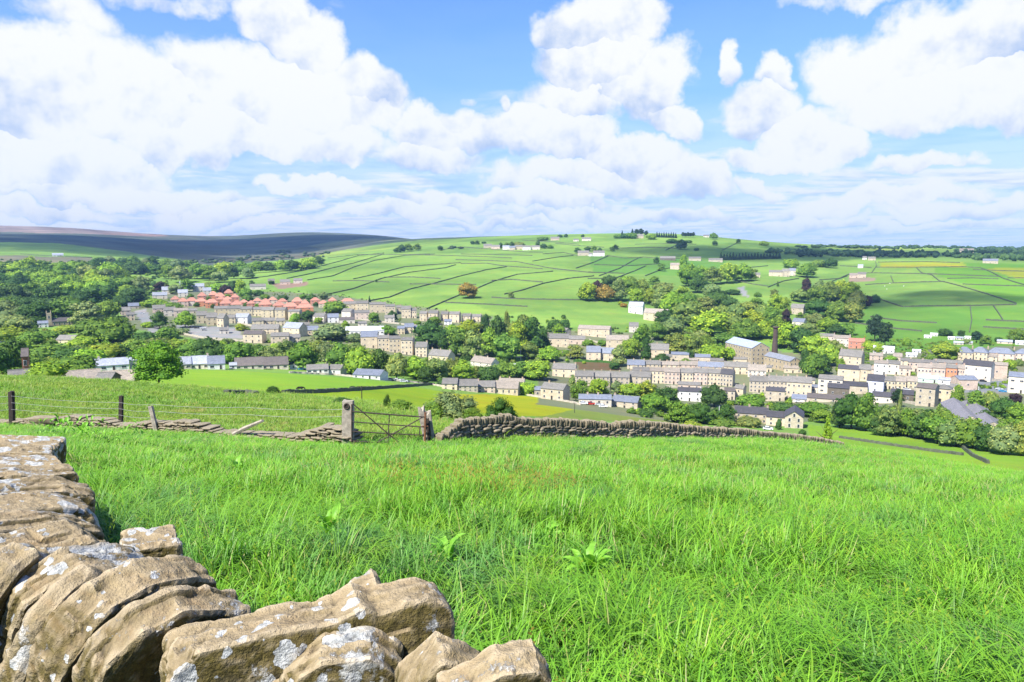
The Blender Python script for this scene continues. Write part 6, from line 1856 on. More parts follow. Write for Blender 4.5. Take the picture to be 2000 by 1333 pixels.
AR = [(-1, -.06), (-.6, .0), (-.1, .028), (.5, .01), (.8, -.005), (1, -.06)]
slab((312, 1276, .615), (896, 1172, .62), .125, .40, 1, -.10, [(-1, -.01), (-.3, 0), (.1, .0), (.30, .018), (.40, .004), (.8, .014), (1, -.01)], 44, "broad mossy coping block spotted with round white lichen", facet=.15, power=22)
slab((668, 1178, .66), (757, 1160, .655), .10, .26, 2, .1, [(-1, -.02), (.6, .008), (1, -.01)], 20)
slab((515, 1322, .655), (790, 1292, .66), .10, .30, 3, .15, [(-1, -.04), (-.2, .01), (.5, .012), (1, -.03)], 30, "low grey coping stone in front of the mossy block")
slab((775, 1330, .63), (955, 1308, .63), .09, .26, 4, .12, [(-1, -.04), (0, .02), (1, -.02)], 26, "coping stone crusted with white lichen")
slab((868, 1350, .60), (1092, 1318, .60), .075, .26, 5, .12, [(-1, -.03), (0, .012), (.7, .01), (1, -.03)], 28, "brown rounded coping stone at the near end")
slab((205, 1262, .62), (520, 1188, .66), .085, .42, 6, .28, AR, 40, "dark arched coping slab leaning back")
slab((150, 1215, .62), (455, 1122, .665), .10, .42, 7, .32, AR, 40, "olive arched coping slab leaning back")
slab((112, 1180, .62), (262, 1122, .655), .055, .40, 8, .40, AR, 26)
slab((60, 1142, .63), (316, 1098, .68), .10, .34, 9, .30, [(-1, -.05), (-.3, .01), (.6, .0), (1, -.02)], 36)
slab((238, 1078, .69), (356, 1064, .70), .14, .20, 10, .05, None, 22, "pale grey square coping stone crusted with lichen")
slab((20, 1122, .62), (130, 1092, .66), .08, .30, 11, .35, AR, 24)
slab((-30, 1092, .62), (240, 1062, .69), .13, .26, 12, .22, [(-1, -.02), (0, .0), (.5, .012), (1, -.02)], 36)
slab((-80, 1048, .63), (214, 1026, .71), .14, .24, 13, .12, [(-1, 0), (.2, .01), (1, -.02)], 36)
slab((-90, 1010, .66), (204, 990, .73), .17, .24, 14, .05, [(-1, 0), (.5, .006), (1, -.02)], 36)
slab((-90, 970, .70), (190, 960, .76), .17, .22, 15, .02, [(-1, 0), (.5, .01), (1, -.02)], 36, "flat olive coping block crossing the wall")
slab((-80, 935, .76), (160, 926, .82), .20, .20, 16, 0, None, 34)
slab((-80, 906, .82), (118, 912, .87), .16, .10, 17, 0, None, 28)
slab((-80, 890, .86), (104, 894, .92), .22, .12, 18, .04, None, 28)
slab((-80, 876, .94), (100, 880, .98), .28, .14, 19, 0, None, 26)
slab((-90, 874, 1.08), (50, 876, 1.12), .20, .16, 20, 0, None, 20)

# courses below the coping, on the viewer's side and on the field side
FACE = [(0.95, .50), (0.30, .72), (-.10, .86), (-.48, .98), (-.72, 1.14), (-.95, 1.34), (-1.22, 1.58), (-1.6, 2.0), (-2.0, 2.5), (-2.6, 3.3), (-3.6, 5.0), (-5.6, 8.5)]
BACK = [(1.2, .85), (0.50, 1.06), (0.02, 1.18), (-.30, 1.30), (-.50, 1.42), (-.72, 1.60), (-.96, 1.84), (-1.25, 2.22), (-1.62, 2.72), (-2.2, 3.55), (-3.2, 5.2), (-5.2, 8.7)]


def along(poly, s):
    for (a, b) in zip(poly[:-1], poly[1:]):
        d = math.hypot(b[0] - a[0], b[1] - a[1])
        if s <= d: return (a[0] + (b[0] - a[0]) * s / d, a[1] + (b[1] - a[1]) * s / d), math.atan2(b[1] - a[1], b[0] - a[0])
        s -= d
    return None, 0


_rr = random.Random(5)
_variants = [rock_mesh(.5, .5, .5, 9, 100 + i, M_ROCK, rough=.06, facet=.8) for i in range(8)]
def ztop(x, y): return min(-0.86 - 0.075 * (y - 1.2), -0.30 * y - 0.24)
for poly, smax, name_ in ((FACE, 3.2, "face_stone"), (BACK, 4.6, "face_stone")):
    z = 0.0; ci = 0
    while z < (0.85 if poly is FACE else .55):
        hh = _rr.uniform(.06, .11); s = _rr.uniform(0, .1)
        while s < smax:
            l = _rr.uniform(.12, .27)
            pt, an = along(poly, s + l / 2)
            if pt is None: break
            zz = ztop(*pt) - z - hh / 2 - (.02 if poly is FACE else .06)
            inset = .08 + _rr.uniform(-.012, .022)
            nx, ny = sin(an), -cos(an)
            if poly is FACE: cx, cy = pt[0] - nx * -inset, pt[1] - ny * -inset
            else: cx, cy = pt[0] + nx * -inset, pt[1] + ny * -inset
            # the wall lies between the two lines
            mx, my = (1 if poly is BACK else -1), 0
            dirn = Vector((-(-sin(an)), -cos(an), 0)) * (1 if poly is BACK else -1)
            dirn = Vector((-0.5, -0.85, 0)) * (1 if poly is BACK else -1)
            cx, cy = pt[0] + dirn.x * inset, pt[1] + dirn.y * inset
            obj("face_stone", _rr.choice(_variants), NEAR, Vector((cx, cy, zz)) - NEAR.location, (_rr.uniform(-.08, .08), _rr.uniform(-.06, .06), an + _rr.uniform(-.08, .08)), (l * .98, .19, hh * 1.02))
            s += l
        z += hh; ci += 1
# dark rubble fill added inside the wall to block light between stones
_V = []; _F = []
for i in range(len(FACE)):
    a = Vector((*FACE[i], 0)); b = Vector((*BACK[i], 0)); d = (b - a)
    a2 = a + d * .22; b2 = b - d * .22
    zt = ztop(a.x, a.y) - .03
    _V += [(a2.x, a2.y, -4.5), (a2.x, a2.y, zt), (b2.x, b2.y, zt), (b2.x, b2.y, -4.5)]
for i in range(len(FACE) - 1):
    a = i * 4; b = a + 4
    _F += [(a, a + 1, b + 1, b), (a + 1, a + 2, b + 2, b + 1), (a + 2, a + 3, b + 3, b + 2)]
_V = [tuple(Vector(v) - NEAR.location) for v in _V]
tag(mesh_obj("rubble_light_block", _V, _F, [M_DARKFILL], NEAR), kind=None)

# --- the drystone walls at the far side of the meadow
_v2 = [rock_mesh(.5, .5, .5, 4, 200 + i, M_ROCK2, rough=.07, facet=.9, power=6) for i in range(10)]


def meadow_wall(path, name, label, seed, coping=True, nparts=300, thick=.5, lmin=.22, lmax=.5, hmin=.09, hmax=.16, tops=None):
    """path: (px, distance, row of the wall's top)"""
    rs = random.Random(seed)
    P = []
    for (px, Y, top) in path:
        g0 = None
        u = (px - 1000) / F * 1.026
        x = u * Y; zg = hz(x, Y)
        t = tan(PITCH + atan((top - 666.5) / F))
        P.append((x, Y, zg, max(.28, -t * Y - zg)))
    root = thing(name, label, "stone wall", (P[0][0], P[0][1], P[0][2]))
    seg = [math.hypot(P[i + 1][0] - P[i][0], P[i + 1][1] - P[i][1]) for i in range(len(P) - 1)]
    tot = sum(seg)
    def ev(s):
        for i, d in enumerate(seg):
            if s <= d or i == len(seg) - 1:
                t = min(1, s / d); a, b = P[i], P[i + 1]
                x, y = a[0] + (b[0] - a[0]) * t, a[1] + (b[1] - a[1]) * t
                return x, y, hz(x, y), a[3] + (b[3] - a[3]) * t, math.atan2(b[1] - a[1], b[0] - a[0])
            s -= d
    items = []
    hmax_all = max(p[3] for p in P)
    z = -.05
    cop = .26 if coping else 0
    while z < hmax_all:
        hh = rs.uniform(hmin, hmax); s = rs.uniform(-.1, .1)
        while s < tot:
            l = rs.uniform(lmin, lmax)
            x, y, zg, h, an = ev(max(0, s + l / 2))
            if z < h - cop - hh * .4:
                items.append((x + rs.uniform(-.04, .04), y + rs.uniform(-.04, .04), zg + z + hh / 2, rs.uniform(-.07, .07), rs.uniform(-.06, .06), an + rs.uniform(-.12, .12), l * .98, thick * rs.uniform(.85, 1.15), hh * rs.uniform(.9, 1.05), z + (0 if h > .5 else .4)))
            s += l
        z += hh * .97
    if coping:
        s = 0
        while s < tot:
            x, y, zg, h, an = ev(s)
            th = rs.uniform(.09, .17)
            items.append((x, y, zg + h - cop + rs.uniform(.10, .17), rs.uniform(-.1, .1), rs.uniform(-.1, .38), an, th, thick * rs.uniform(.7, 1.0), rs.uniform(.26, .38), 9))
            s += th * 1.02
    items.sort(key=lambda q: -q[9])
    for q in items[:nparts]:
        obj("stone", rs.choice(_v2), root, Vector(q[:3]) - root.location, q[3:6], q[6:9])
    rest = items[nparts:]
    if rest:
        Vs = []; Fs = []; k = 0
        arr = []
        for me in _v2:
            n = len(me.vertices); v = np.empty(n * 3, np.float32); me.vertices.foreach_get('co', v)
            fn = len(me.polygons); f = np.empty(fn * 4, np.int32); me.loops.foreach_get('vertex_index', f)
            arr.append((v.reshape(-1, 3), f.reshape(-1, 4)))
        for q in rest:
            v, f = rs.choice(arr)
            M = np.array(Euler(q[3:6]).to_matrix())
            Vs.append((v * np.array(q[6:9])) @ M.T + np.array(q[:3]) - np.array(root.location)); Fs.append(f + k); k += len(v)
        o = obj("lower_stones", np_mesh("lower_stones", np.vstack(Vs), np.vstack(Fs), [M_ROCK2]), root)
        tag(o, kind='stuff')
    return root


meadow_wall([(856, 26, 852), (880, 26.6, 836), (900, 27.2, 820), (950, 28.2, 816), (992, 29.0, 811), (1010, 29.3, 817), (1100, 31, 820), (1160, 32.2, 822), (1190, 32.8, 829), (1225, 33.5, 823), (1300, 35.5, 828), (1400, 38.9, 837), (1480, 42, 843), (1560, 45.6, 851), (1600, 47.6, 856), (1646, 50, 866)],
            "meadow_stone_wall", "long drystone wall with upright coping from the rotten gatepost to the young conifer", 3, thick=.42)
meadow_wall([(-30, 35, 823), (20, 34, 822), (60, 33, 818), (110, 32, 817), (150, 31.4, 813), (205, 30.6, 816), (235, 30, 826), (262, 29.6, 828), (290, 29.2, 824), (345, 28.6, 823), (375, 28.3, 821), (420, 27.8, 835), (445, 27.5, 848), (500, 27.1, 855), (570, 26.4, 856)],
            "ruined_stone_wall", "tumbled low drystone wall under the wire fence", 4, coping=False, lmin=.22, lmax=.5, hmin=.06, hmax=.11, thick=.6)
meadow_wall([(575, 26.2, 853), (605, 26.0, 842), (640, 25.7, 832), (665, 25.4, 833), (684, 25.2, 842)], "ruined_stone_wall", "heap of flat wall stones against the gatepost with the hole", 5, coping=False, lmin=.25, lmax=.6, hmin=.06, hmax=.10, thick=.8)
for i, (px, row, Y, l, nm) in enumerate([(505, 858, 26.9, .9, "long flat stone lying in the grass between the ruined walls"), (545, 861, 26.6, .7, "dark flat stone lying beside the heap of wall stones"), (470, 861, 27.2, .6, "small flat stone lying at the end of the tumbled wall")]):
    p = ray3(px, row, Y); z = hz(p.x, p.y)
    o = obj("fallen_stone", _v2[i], None, (p.x, p.y, z + .16), (.05, .04, .1 * i), (l, .4, .14)); tag(o, nm, "stone")
_p = ray3(88, 828, 31.5)
o = obj("wall_block", _v2[5], None, (_p.x, _p.y, hz(_p.x, _p.y) + .42), (0, .03, .1), (1.1, .5, .3)); tag(o, "pale square block standing proud of the tumbled wall", "stone")

# ------------------------------------------------------------------ fence, gate, poles
M_OLDWOOD = mat_simple("weathered_wood", (0.36, 0.31, 0.24), scale=6, var=.45, bmp=.8, bscale=40)
M_DARKWOOD = mat_simple("tarred_wood", (0.045, 0.035, 0.028), scale=6, var=.4, bmp=.6)
M_WIRE = mat_simple("galvanised_wire", (0.30, 0.30, 0.29), rough=.6, bmp=0, metal=.3)
M_RUST = mat_simple("rusty_iron", (0.075, 0.055, 0.045), scale=9, var=.6, rough=.85, bmp=.3)
M_RUSTR = mat_simple("red_rust_iron", (0.19, 0.085, 0.04), scale=9, var=.5, bmp=.3)


def gp(px, row, Y):
    return ray3(px, row, Y)


def rough_post(name, px, top, base, Y, w, mat, label, lean=0.0, cat="post", d=None, jag=.03, parent=None, leanpx=0):
    """square post with split, uneven top; leanpx: offset of the top in pixels"""
    pb = gp(px, base, Y); zg = hz(pb.x, pb.y)
    pt = gp(px + leanpx, top, Y)
    n = 7; V = []; Fc = []
    rs = random.Random(int(px) * 7 + 3)
    ring = [(-1, -1), (-.2, -1.05), (.5, -1), (1, -1), (1.02, 0), (1, 1), (0, 1.03), (-1, 1), (-1.02, .1)]
    b0 = Vector((pb.x, pb.y, zg - .3)); t0 = pt
    for i in range(n + 1):
        t = i / n; c = b0.lerp(t0, t)
        for (a, b) in ring:
            k = w / 2 * (1 - .12 * t) * (1 + rs.uniform(-.06, .06))
            V.append((c.x + a * k, c.y + b * (d or w) / 2, c.z + (rs.uniform(-jag, jag) if i == n else 0)))
    m = len(ring)
    for i in range(n):
        for q in range(m):
            r = (q + 1) % m
            Fc.append((i * m + q, i * m + r, (i + 1) * m + r, (i + 1) * m + q))
    V.append((t0.x, t0.y, t0.z - .01)); k = len(V) - 1
    for q in range(m): Fc.append((n * m + q, n * m + (q + 1) % m, k))
    o = mesh_obj(name, V, Fc, [mat], parent)
    if label: tag(o, label, cat)
    return o


def fpost(*a, **k): return rough_post(*a, **k)
p1_ = fpost("fence_post", 22, 765, 818, 33.2, .20, M_DARKWOOD, "thick dark fence post at the far left of the wire fence")
p2_ = fpost("fence_post", 233, 774, 824, 30.3, .15, M_DARKWOOD, "dark fence post in the middle of the wire fence", leanpx=4)
p3_ = fpost("fence_post", 310, 793, 858, 28.6, .16, M_OLDWOOD, "pale leaning fence post in front of the tumbled wall", leanpx=-16)
# strands of wire
fw = thing("wire_fence", "two sagging wire strands strung between the dark posts and the gatepost", "fence", (gp(22, 800, 33.2)[:]))
def strand(pts):
    mb = MB(); P = []
    for i in range(len(pts) - 1):
        a, b = gp(*pts[i]), gp(*pts[i + 1])
        for k in range(6):
            t = k / 6; q = a.lerp(b, t); q.z -= .06 * sin(pi * t); P.append(q - fw.location)
    P.append(gp(*pts[-1]) - fw.location)
    mb.tube(P, .006, 4)
    return mb.build("wire", [M_WIRE], fw)
strand([(-40, 772, 33.6), (22, 774, 33.1), (236, 787, 30.1), (296, 790, 28.9), (480, 796, 27), (668, 800, 25.4)])
strand([(-40, 786, 33.6), (22, 787, 33.1), (234, 799, 30.1), (300, 803, 28.8), (480, 810, 27), (668, 814, 25.4)])
strand([(-40, 800, 33.6), (22, 800, 33.1), (233, 811, 30.1), (304, 816, 28.8)])
# leaning rail end sticking out of the gap
_a, _b2 = gp(447, 853, 27.3), gp(513, 822, 26.2)
_mb = MB(); _mb.tube([_a, _a.lerp(_b2, .5) + Vector((0, 0, .03)), _b2], [.075, .08, .06], 6)
tag(_mb.build("broken_rail", [M_OLDWOOD], None), "broken grey wooden rail sticking up out of the gap in the wall", "rail")

# gateposts
gL = thing("gatepost", "tall weathered gatepost with a round hole near its top", "gatepost", (0, 0, 0))
gLp = rough_post("post", 680, 783, 872, 25, .40, M_OLDWOOD, None, leanpx=0, parent=gL, d=.3, jag=.02)
_c = gp(677, 794, 24.84)
_mb = MB()
_ring = [( _c.x + .085 * cos(2 * pi * i / 14), _c.y - .01, _c.z + .095 * sin(2 * pi * i / 14)) for i in range(15)]
_mb.tube(_ring, .022, 5, 0, False)
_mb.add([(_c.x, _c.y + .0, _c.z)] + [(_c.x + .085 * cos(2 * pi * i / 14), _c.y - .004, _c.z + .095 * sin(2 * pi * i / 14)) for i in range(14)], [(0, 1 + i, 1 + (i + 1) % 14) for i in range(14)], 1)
_mb.build("hole", [M_RUST, M_DARKFILL], gL)  # the dark disc paints the shade inside the hole
gR = thing("gatepost", "rotten split gatepost leaning against the end of the drystone wall", "gatepost", (0, 0, 0))
for (px, top, base, w, lp, m_) in ((838, 797, 876, .24, -16, M_OLDWOOD), (848, 806, 880, .20, -12, M_OLDWOOD), (842, 818, 884, .14, -8, M_DARKWOOD)):
    rough_post("post_splinter", px, top, base, 25.9 + (0.05 if m_ is M_DARKWOOD else .25), w, m_, None, leanpx=lp, parent=gR, jag=.10)
# the iron gate
gate = thing("field_gate", "rusty five barred iron field gate with crossed braces", "gate", gp(760, 850, 25.2)[:])
def bar(nm, a, b, r=.021, mat=None, label=None):
    def Yg(px): return 24.8 + (px - 687) / 143.0 * .9
    A = gp(a[0], a[1], Yg(a[0])) - gate.location; B = gp(b[0], b[1], Yg(b[0])) - gate.location
    mb = MB(); mb.tube([A, A.lerp(B, .5) + Vector((0, 0, -.006)), B], r, 6)
    o = mb.build(nm, [mat or M_RUST], gate)
    if label: o['label'] = label
    return o
bar("gate_bar", (686, 804), (829, 815), .026); bar("gate_bar", (686, 824), (829, 834.5)); bar("gate_bar", (686, 843), (829, 850.5)); bar("gate_bar", (686, 862), (829, 869)); bar("gate_bar", (688, 879), (829, 884))
bar("gate_brace", (689, 789), (803, 885), .022); bar("gate_brace", (826, 815), (716, 876), .020)
bar("gate_upright", (760.5, 810), (756, 886), .018); bar("gate_upright", (820, 834), (819.5, 851), .018)
bar("hinge_stile", (687, 790), (687, 880), .026)
bar("latch_stile", (831, 806), (829, 888), .040, M_RUSTR, "red rusty latch stile"); bar("latch", (824, 833), (836, 833), .022, M_RUSTR)

# power and lamp poles
def pole(px, base, top, label, r=.13, mat=None, name="utility_pole", ymin=130, arm=True, Y=None):
    p = at(px, base, ymin)
    s = p.y / F; h = (base - top) * s
    t = thing(name, label, "pole", p)
    mb = MB(); mb.tube([(0, 0, -.5), (0, 0, h * .5), (0, 0, h)], [r, r * .85, r * .7], 7); mb.build("shaft", [mat or M_DARKWOOD], t)
    if arm:
        mb = MB(); mb.box(-.9, .9, -.06, .06, h * .93, h * .93 + .12); mb.build("crossarm", [mat or M_DARKWOOD], t)
    return t
pole(707, 787, 753, "thin telegraph pole behind the field gate", .10)
pole(1122, 807, 786, "telegraph pole standing in the yellow field", .13)
M_WHITEM = mat_simple("white_painted_steel", (.75, .76, .74), bmp=0, var=.05, rough=.4)
pole(1908, 800, 753, "tall white pole beside the industrial sheds", .16, M_WHITEM, "white_pole", arm=False)
pole(1017, 706, 676, "slender pale lamp post under the central grove", .10, M_WHITEM, "street_lamp")
pole(925, 705, 684, "slender dark pole by the white gabled cottage", .09, arm=False)
pole(1597, 735, 708, "slender lamp post beside the corner house", .08, M_WHITEM, "street_lamp")
pole(1404, 822, 792, "dead white branchless tree stem among dark trees below the terrace", .16, M_WHITEM, "dead_stem", arm=False)

# ------------------------------------------------------------------ cars
M_CARP, _g, _b = new_mat("car_paint"); _g.put(_b.inputs['Base Color'], _g.node('ShaderNodeObjectInfo').outputs['Color']); _b.inputs['Roughness'].default_value = .25; _b.inputs['Coat Weight'].default_value = .5
M_TYRE = mat_simple("tyre", (.02, .02, .02), bmp=0)
def prism(prof, w, m):
    mb = MB(); n = len(prof)
    mb.add([(x, -w / 2, z) for x, z in prof] + [(x, w / 2, z) for x, z in prof], [tuple(range(n))[::-1][::-1], tuple(range(n, 2 * n))[::-1]] + [(i, i + n, (i + 1) % n + n, (i + 1) % n) for i in range(n)], m)
    return mb
CAR_BODY = prism([(-2.1, .35), (2.1, .35), (2.15, .7), (1.9, .92), (1.0, 1.0), (-1.9, 1.02), (-2.15, .85)], 1.75, 0).data("car_body_mesh", [M_CARP])
CAR_CAB = prism([(-1.85, 1.0), (1.05, .98), (.35, 1.44), (-1.3, 1.48)], 1.55, 0).data("car_cabin_mesh", [M_GLASS])
CAR_ROOF = prism([(-1.3, 1.482), (.35, 1.442), (.3, 1.50), (-1.2, 1.54)], 1.5, 0).data("car_roof_mesh", [M_CARP])
_mb = MB(); _mb.tube([(0, -.1, 0), (0, .1, 0)], .33, 10); CAR_WHEEL = _mb.data("wheel_mesh", [M_TYRE])
CARC = {'white': (.75, .75, .75), 'black': (.02, .02, .022), 'blue': (.05, .25, .45), 'grey': (.25, .26, .28), 'red': (.4, .03, .02), 'silver': (.5, .52, .55)}
def car(px, row, col, label, yaw=0.0, ymin=130):
    p = at(px, row, ymin)
    t = thing("parked_car", label, "car", (p.x, p.y, p.z), yaw - math.atan2(p.x, p.y), "parked cars")
    for nm, me in (("body", CAR_BODY), ("cabin_glass", CAR_CAB), ("roof_panel", CAR_ROOF)):
        obj(nm, me, t, (0, 0, .04), color=CARC[col])
    for x in (-1.35, 1.35):
        for y in (-.82, .82): obj("wheel", CAR_WHEEL, t, (x, y, .33))
for a in [(590, 723, 'blue', "blue car parked between the small white garage and the white bungalow"), (763, 744, 'grey', "grey car parked just right of the white gabled bungalow"), (776, 745, 'white', "white car parked second right of the white gabled bungalow"), (789, 747, 'silver', "silver car parked third right of the white gabled bungalow"),
          (372, 641, 'black', "black car under the bright round tree in the village car park"), (384, 642, 'black', "second black car beside the first in the village car park"), (399, 646, 'grey', "dark grey car standing apart in the village car park"), (397, 642, 'white', "white car behind the dark grey one in the village car park"),
          (1140, 790, 'white', "white car at the left end of the blue roofed cottage"), (1154, 791, 'red', "red brown car in front of the blue roofed cottage"), (1170, 792, 'silver', "silver car in front of the blue roofed cottage"), (1188, 793, 'silver', "silver car at the right end of the blue roofed cottage"), (1178, 796, 'white', "white car below the silver ones at the blue roofed cottage"),
          (1952, 762, 'silver', "silver car on the wide road by the tall cream house"), (1958, 766, 'blue', "blue car on the wide road by the tall cream house"), (1902, 746, 'black', "black car outside the large cream rendered house"), (1920, 746, 'black', "second black car outside the large cream rendered house"),
          (1590, 785, 'white', "white van like car in the gap right of the mill row"), (278, 613, 'white', "white car on the curving village road"), (1560, 786, 'white', "white car in front of the mill row"), (1942, 836, 'white', "white car at the end of the industrial sheds"), (1500, 840, 'white', "white car by the gabled house above the drystone wall"),
          (1765, 782, 'silver', "silver car in the yard behind the dark conifer"), (1772, 763, 'white', "white car below the dormered cream houses"), (1756, 763, 'white', "second white car below the dormered cream houses")]:
    car(*a)

# ------------------------------------------------------------------ cows
M_COW = mat_simple("black_hide", (.012, .011, .010), bmp=0)
def cow(px, row, yaw, label, ymin=130, sc=1.0):
    p = at(px, row, ymin)
    V = [(0, 0, 1.0), (.55, 0, 1.05), (1.0, 0, 1.12), (1.35, 0, .85), (1.62, 0, .45), (-.55, 0, 1.02), (-.95, 0, 1.05), (-1.1, 0, .75), (-1.12, 0, .35),
         (.62, .22, .65), (.62, .2, .3), (.62, .2, 0), (.62, -.22, .65), (.62, -.2, .3), (.62, -.2, 0), (-.85, .24, .7), (-.92, .2, .38), (-.85, .2, 0), (-.85, -.24, .7), (-.92, -.2, .38), (-.85, -.2, 0), (1.3, .2, 1.0), (1.3, -.2, 1.0)]
    E = [(0, 1), (1, 2), (2, 3), (3, 4), (0, 5), (5, 6), (6, 7), (7, 8), (1, 9), (9, 10), (10, 11), (1, 12), (12, 13), (13, 14), (6, 15), (15, 16), (16, 17), (6, 18), (18, 19), (19, 20), (3, 21), (3, 22)]
    R = [.38, .36, .22, .17, .10, .37, .28, .04, .03, .12, .07, .06, .12, .07, .06, .14, .07, .06, .14, .07, .06, .03, .03]
    me = bpy.data.meshes.new("cow"); me.from_pydata(V, E, []); me.materials.append(M_COW)
    o = obj("cow", me, None, (p.x, p.y, p.z), (0, 0, yaw), (sc,) * 3)
    o.modifiers.new("skin", 'SKIN')
    for i, r in enumerate(R): me.skin_vertices[0].data[i].radius = (r, r)
    me.skin_vertices[0].data[0].use_root = True
    sd = o.modifiers.new("sub", 'SUBSURF'); sd.levels = 1; sd.render_levels = 1
    for pl in me.polygons: pl.use_smooth = True
    tag(o, label, "cow", "black cows grazing on the bright field")
cow(586, 764, .2, "black cow grazing near the left end of the dark field wall")
cow(690, 762, 2.9, "black cow grazing close behind the dark field wall")
M_SHEEP = mat_simple("white_fleece", (.7, .68, .62), bmp=0)
def sheep(px, row, label, yaw):
    p = at(px, row, 400)
    V = [(0, 0, .6), (.35, 0, .62), (.62, 0, .5), (-.35, 0, .6), (.3, .13, .2), (.3, .13, 0), (.3, -.13, .2), (.3, -.13, 0), (-.3, .13, .2), (-.3, .13, 0), (-.3, -.13, .2), (-.3, -.13, 0)]
    E = [(0, 1), (1, 2), (0, 3), (1, 4), (4, 5), (1, 6), (6, 7), (3, 8), (8, 9), (3, 10), (10, 11)]
    R = [.33, .27, .1, .28] + [.06, .05] * 4
    me = bpy.data.meshes.new("sheep"); me.from_pydata(V, E, []); me.materials.append(M_SHEEP)
    o = obj("sheep", me, None, p, (0, 0, yaw), (1.5,) * 3)
    o.modifiers.new("skin", 'SKIN')
    for i, r in enumerate(R): me.skin_vertices[0].data[i].radius = (r, r)
    me.skin_vertices[0].data[0].use_root = True
    tag(o, label, "sheep", "white sheep on the shaded hill field")
for i, (x, y) in enumerate([(1765, 560), (1732, 566), (1738, 555), (1728, 560)]):
    sheep(x, y, ["white sheep standing highest on the dark green hill field", "white sheep lowest on the dark green hill field", "white sheep under the pale wall of the hill field", "white sheep at the left of the dark green hill field"][i], i * 1.3)

# ------------------------------------------------------------------ grass
def mat_grass(dry=0.0):
    m, g, b = new_mat("grass_blade" if not dry else "dry_grass_blade")
    geo = g.node('ShaderNodeNewGeometry'); P = geo.outputs['Position']
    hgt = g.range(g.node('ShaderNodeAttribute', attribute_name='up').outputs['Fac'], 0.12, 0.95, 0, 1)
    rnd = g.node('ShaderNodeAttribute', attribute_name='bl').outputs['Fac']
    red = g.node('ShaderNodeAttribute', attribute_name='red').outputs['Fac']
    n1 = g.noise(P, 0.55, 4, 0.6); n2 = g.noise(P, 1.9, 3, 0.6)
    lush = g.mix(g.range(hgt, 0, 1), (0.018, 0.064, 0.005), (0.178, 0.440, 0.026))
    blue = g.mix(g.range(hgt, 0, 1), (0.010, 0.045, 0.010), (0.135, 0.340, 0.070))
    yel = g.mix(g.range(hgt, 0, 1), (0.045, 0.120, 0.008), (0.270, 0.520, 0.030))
    c = g.mix(g.range(n1, 0.50, 0.62, 0, .9), lush, blue)
    c = g.mix(g.range(n2, 0.47, 0.64, 0, 0.85), c, yel)
    if dry:
        n3 = g.noise(P, 0.10, 4, 0.6)
        c = g.mix(g.range(n3, 0.40, 0.58, 0.35, 1.0), c, g.mix(g.range(hgt, 0, 1), (0.06, 0.13, 0.01), (0.27, 0.42, 0.04)))
        c = g.mix(g.range(g.noise(P, 0.22, 3, .6), 0.58, 0.70, 0, .7), c, (0.33, 0.29, 0.09))
    c = g.mix(g.range(rnd, 0.0, 1.0, 0.0, 0.55), c, g.mix(1.0, c, (1.75, 1.35, 1.5), 'MULTIPLY'))
    c = g.mix(g.range(rnd, 0.93, 0.94, 0, 0.7), c, (0.42, 0.36, 0.16))
    c = g.mix(g.math('MULTIPLY', red, 0.75), c, (0.42, 0.17, 0.07))
    g.put(b.inputs['Base Color'], c)
    b.inputs['Roughness'].default_value = 0.5
    b.inputs['Specular IOR Level'].default_value = 0.35
    tr = g.node('ShaderNodeBsdfTranslucent')
    g.put(tr.inputs[0], g.mix(1.0, c, (1.1, 1.3, 0.5), 'MULTIPLY'))
    mx = g.node('ShaderNodeMixShader'); mx.inputs[0].default_value = 0.35
    g.l.new(b.outputs[0], mx.inputs[1]); g.l.new(tr.outputs[0], mx.inputs[2]); g.l.new(mx.outputs[0], g.n['Material Output'].inputs[0])
    return m


M_GRASS = mat_grass(); M_DRYG = mat_grass(1.0)


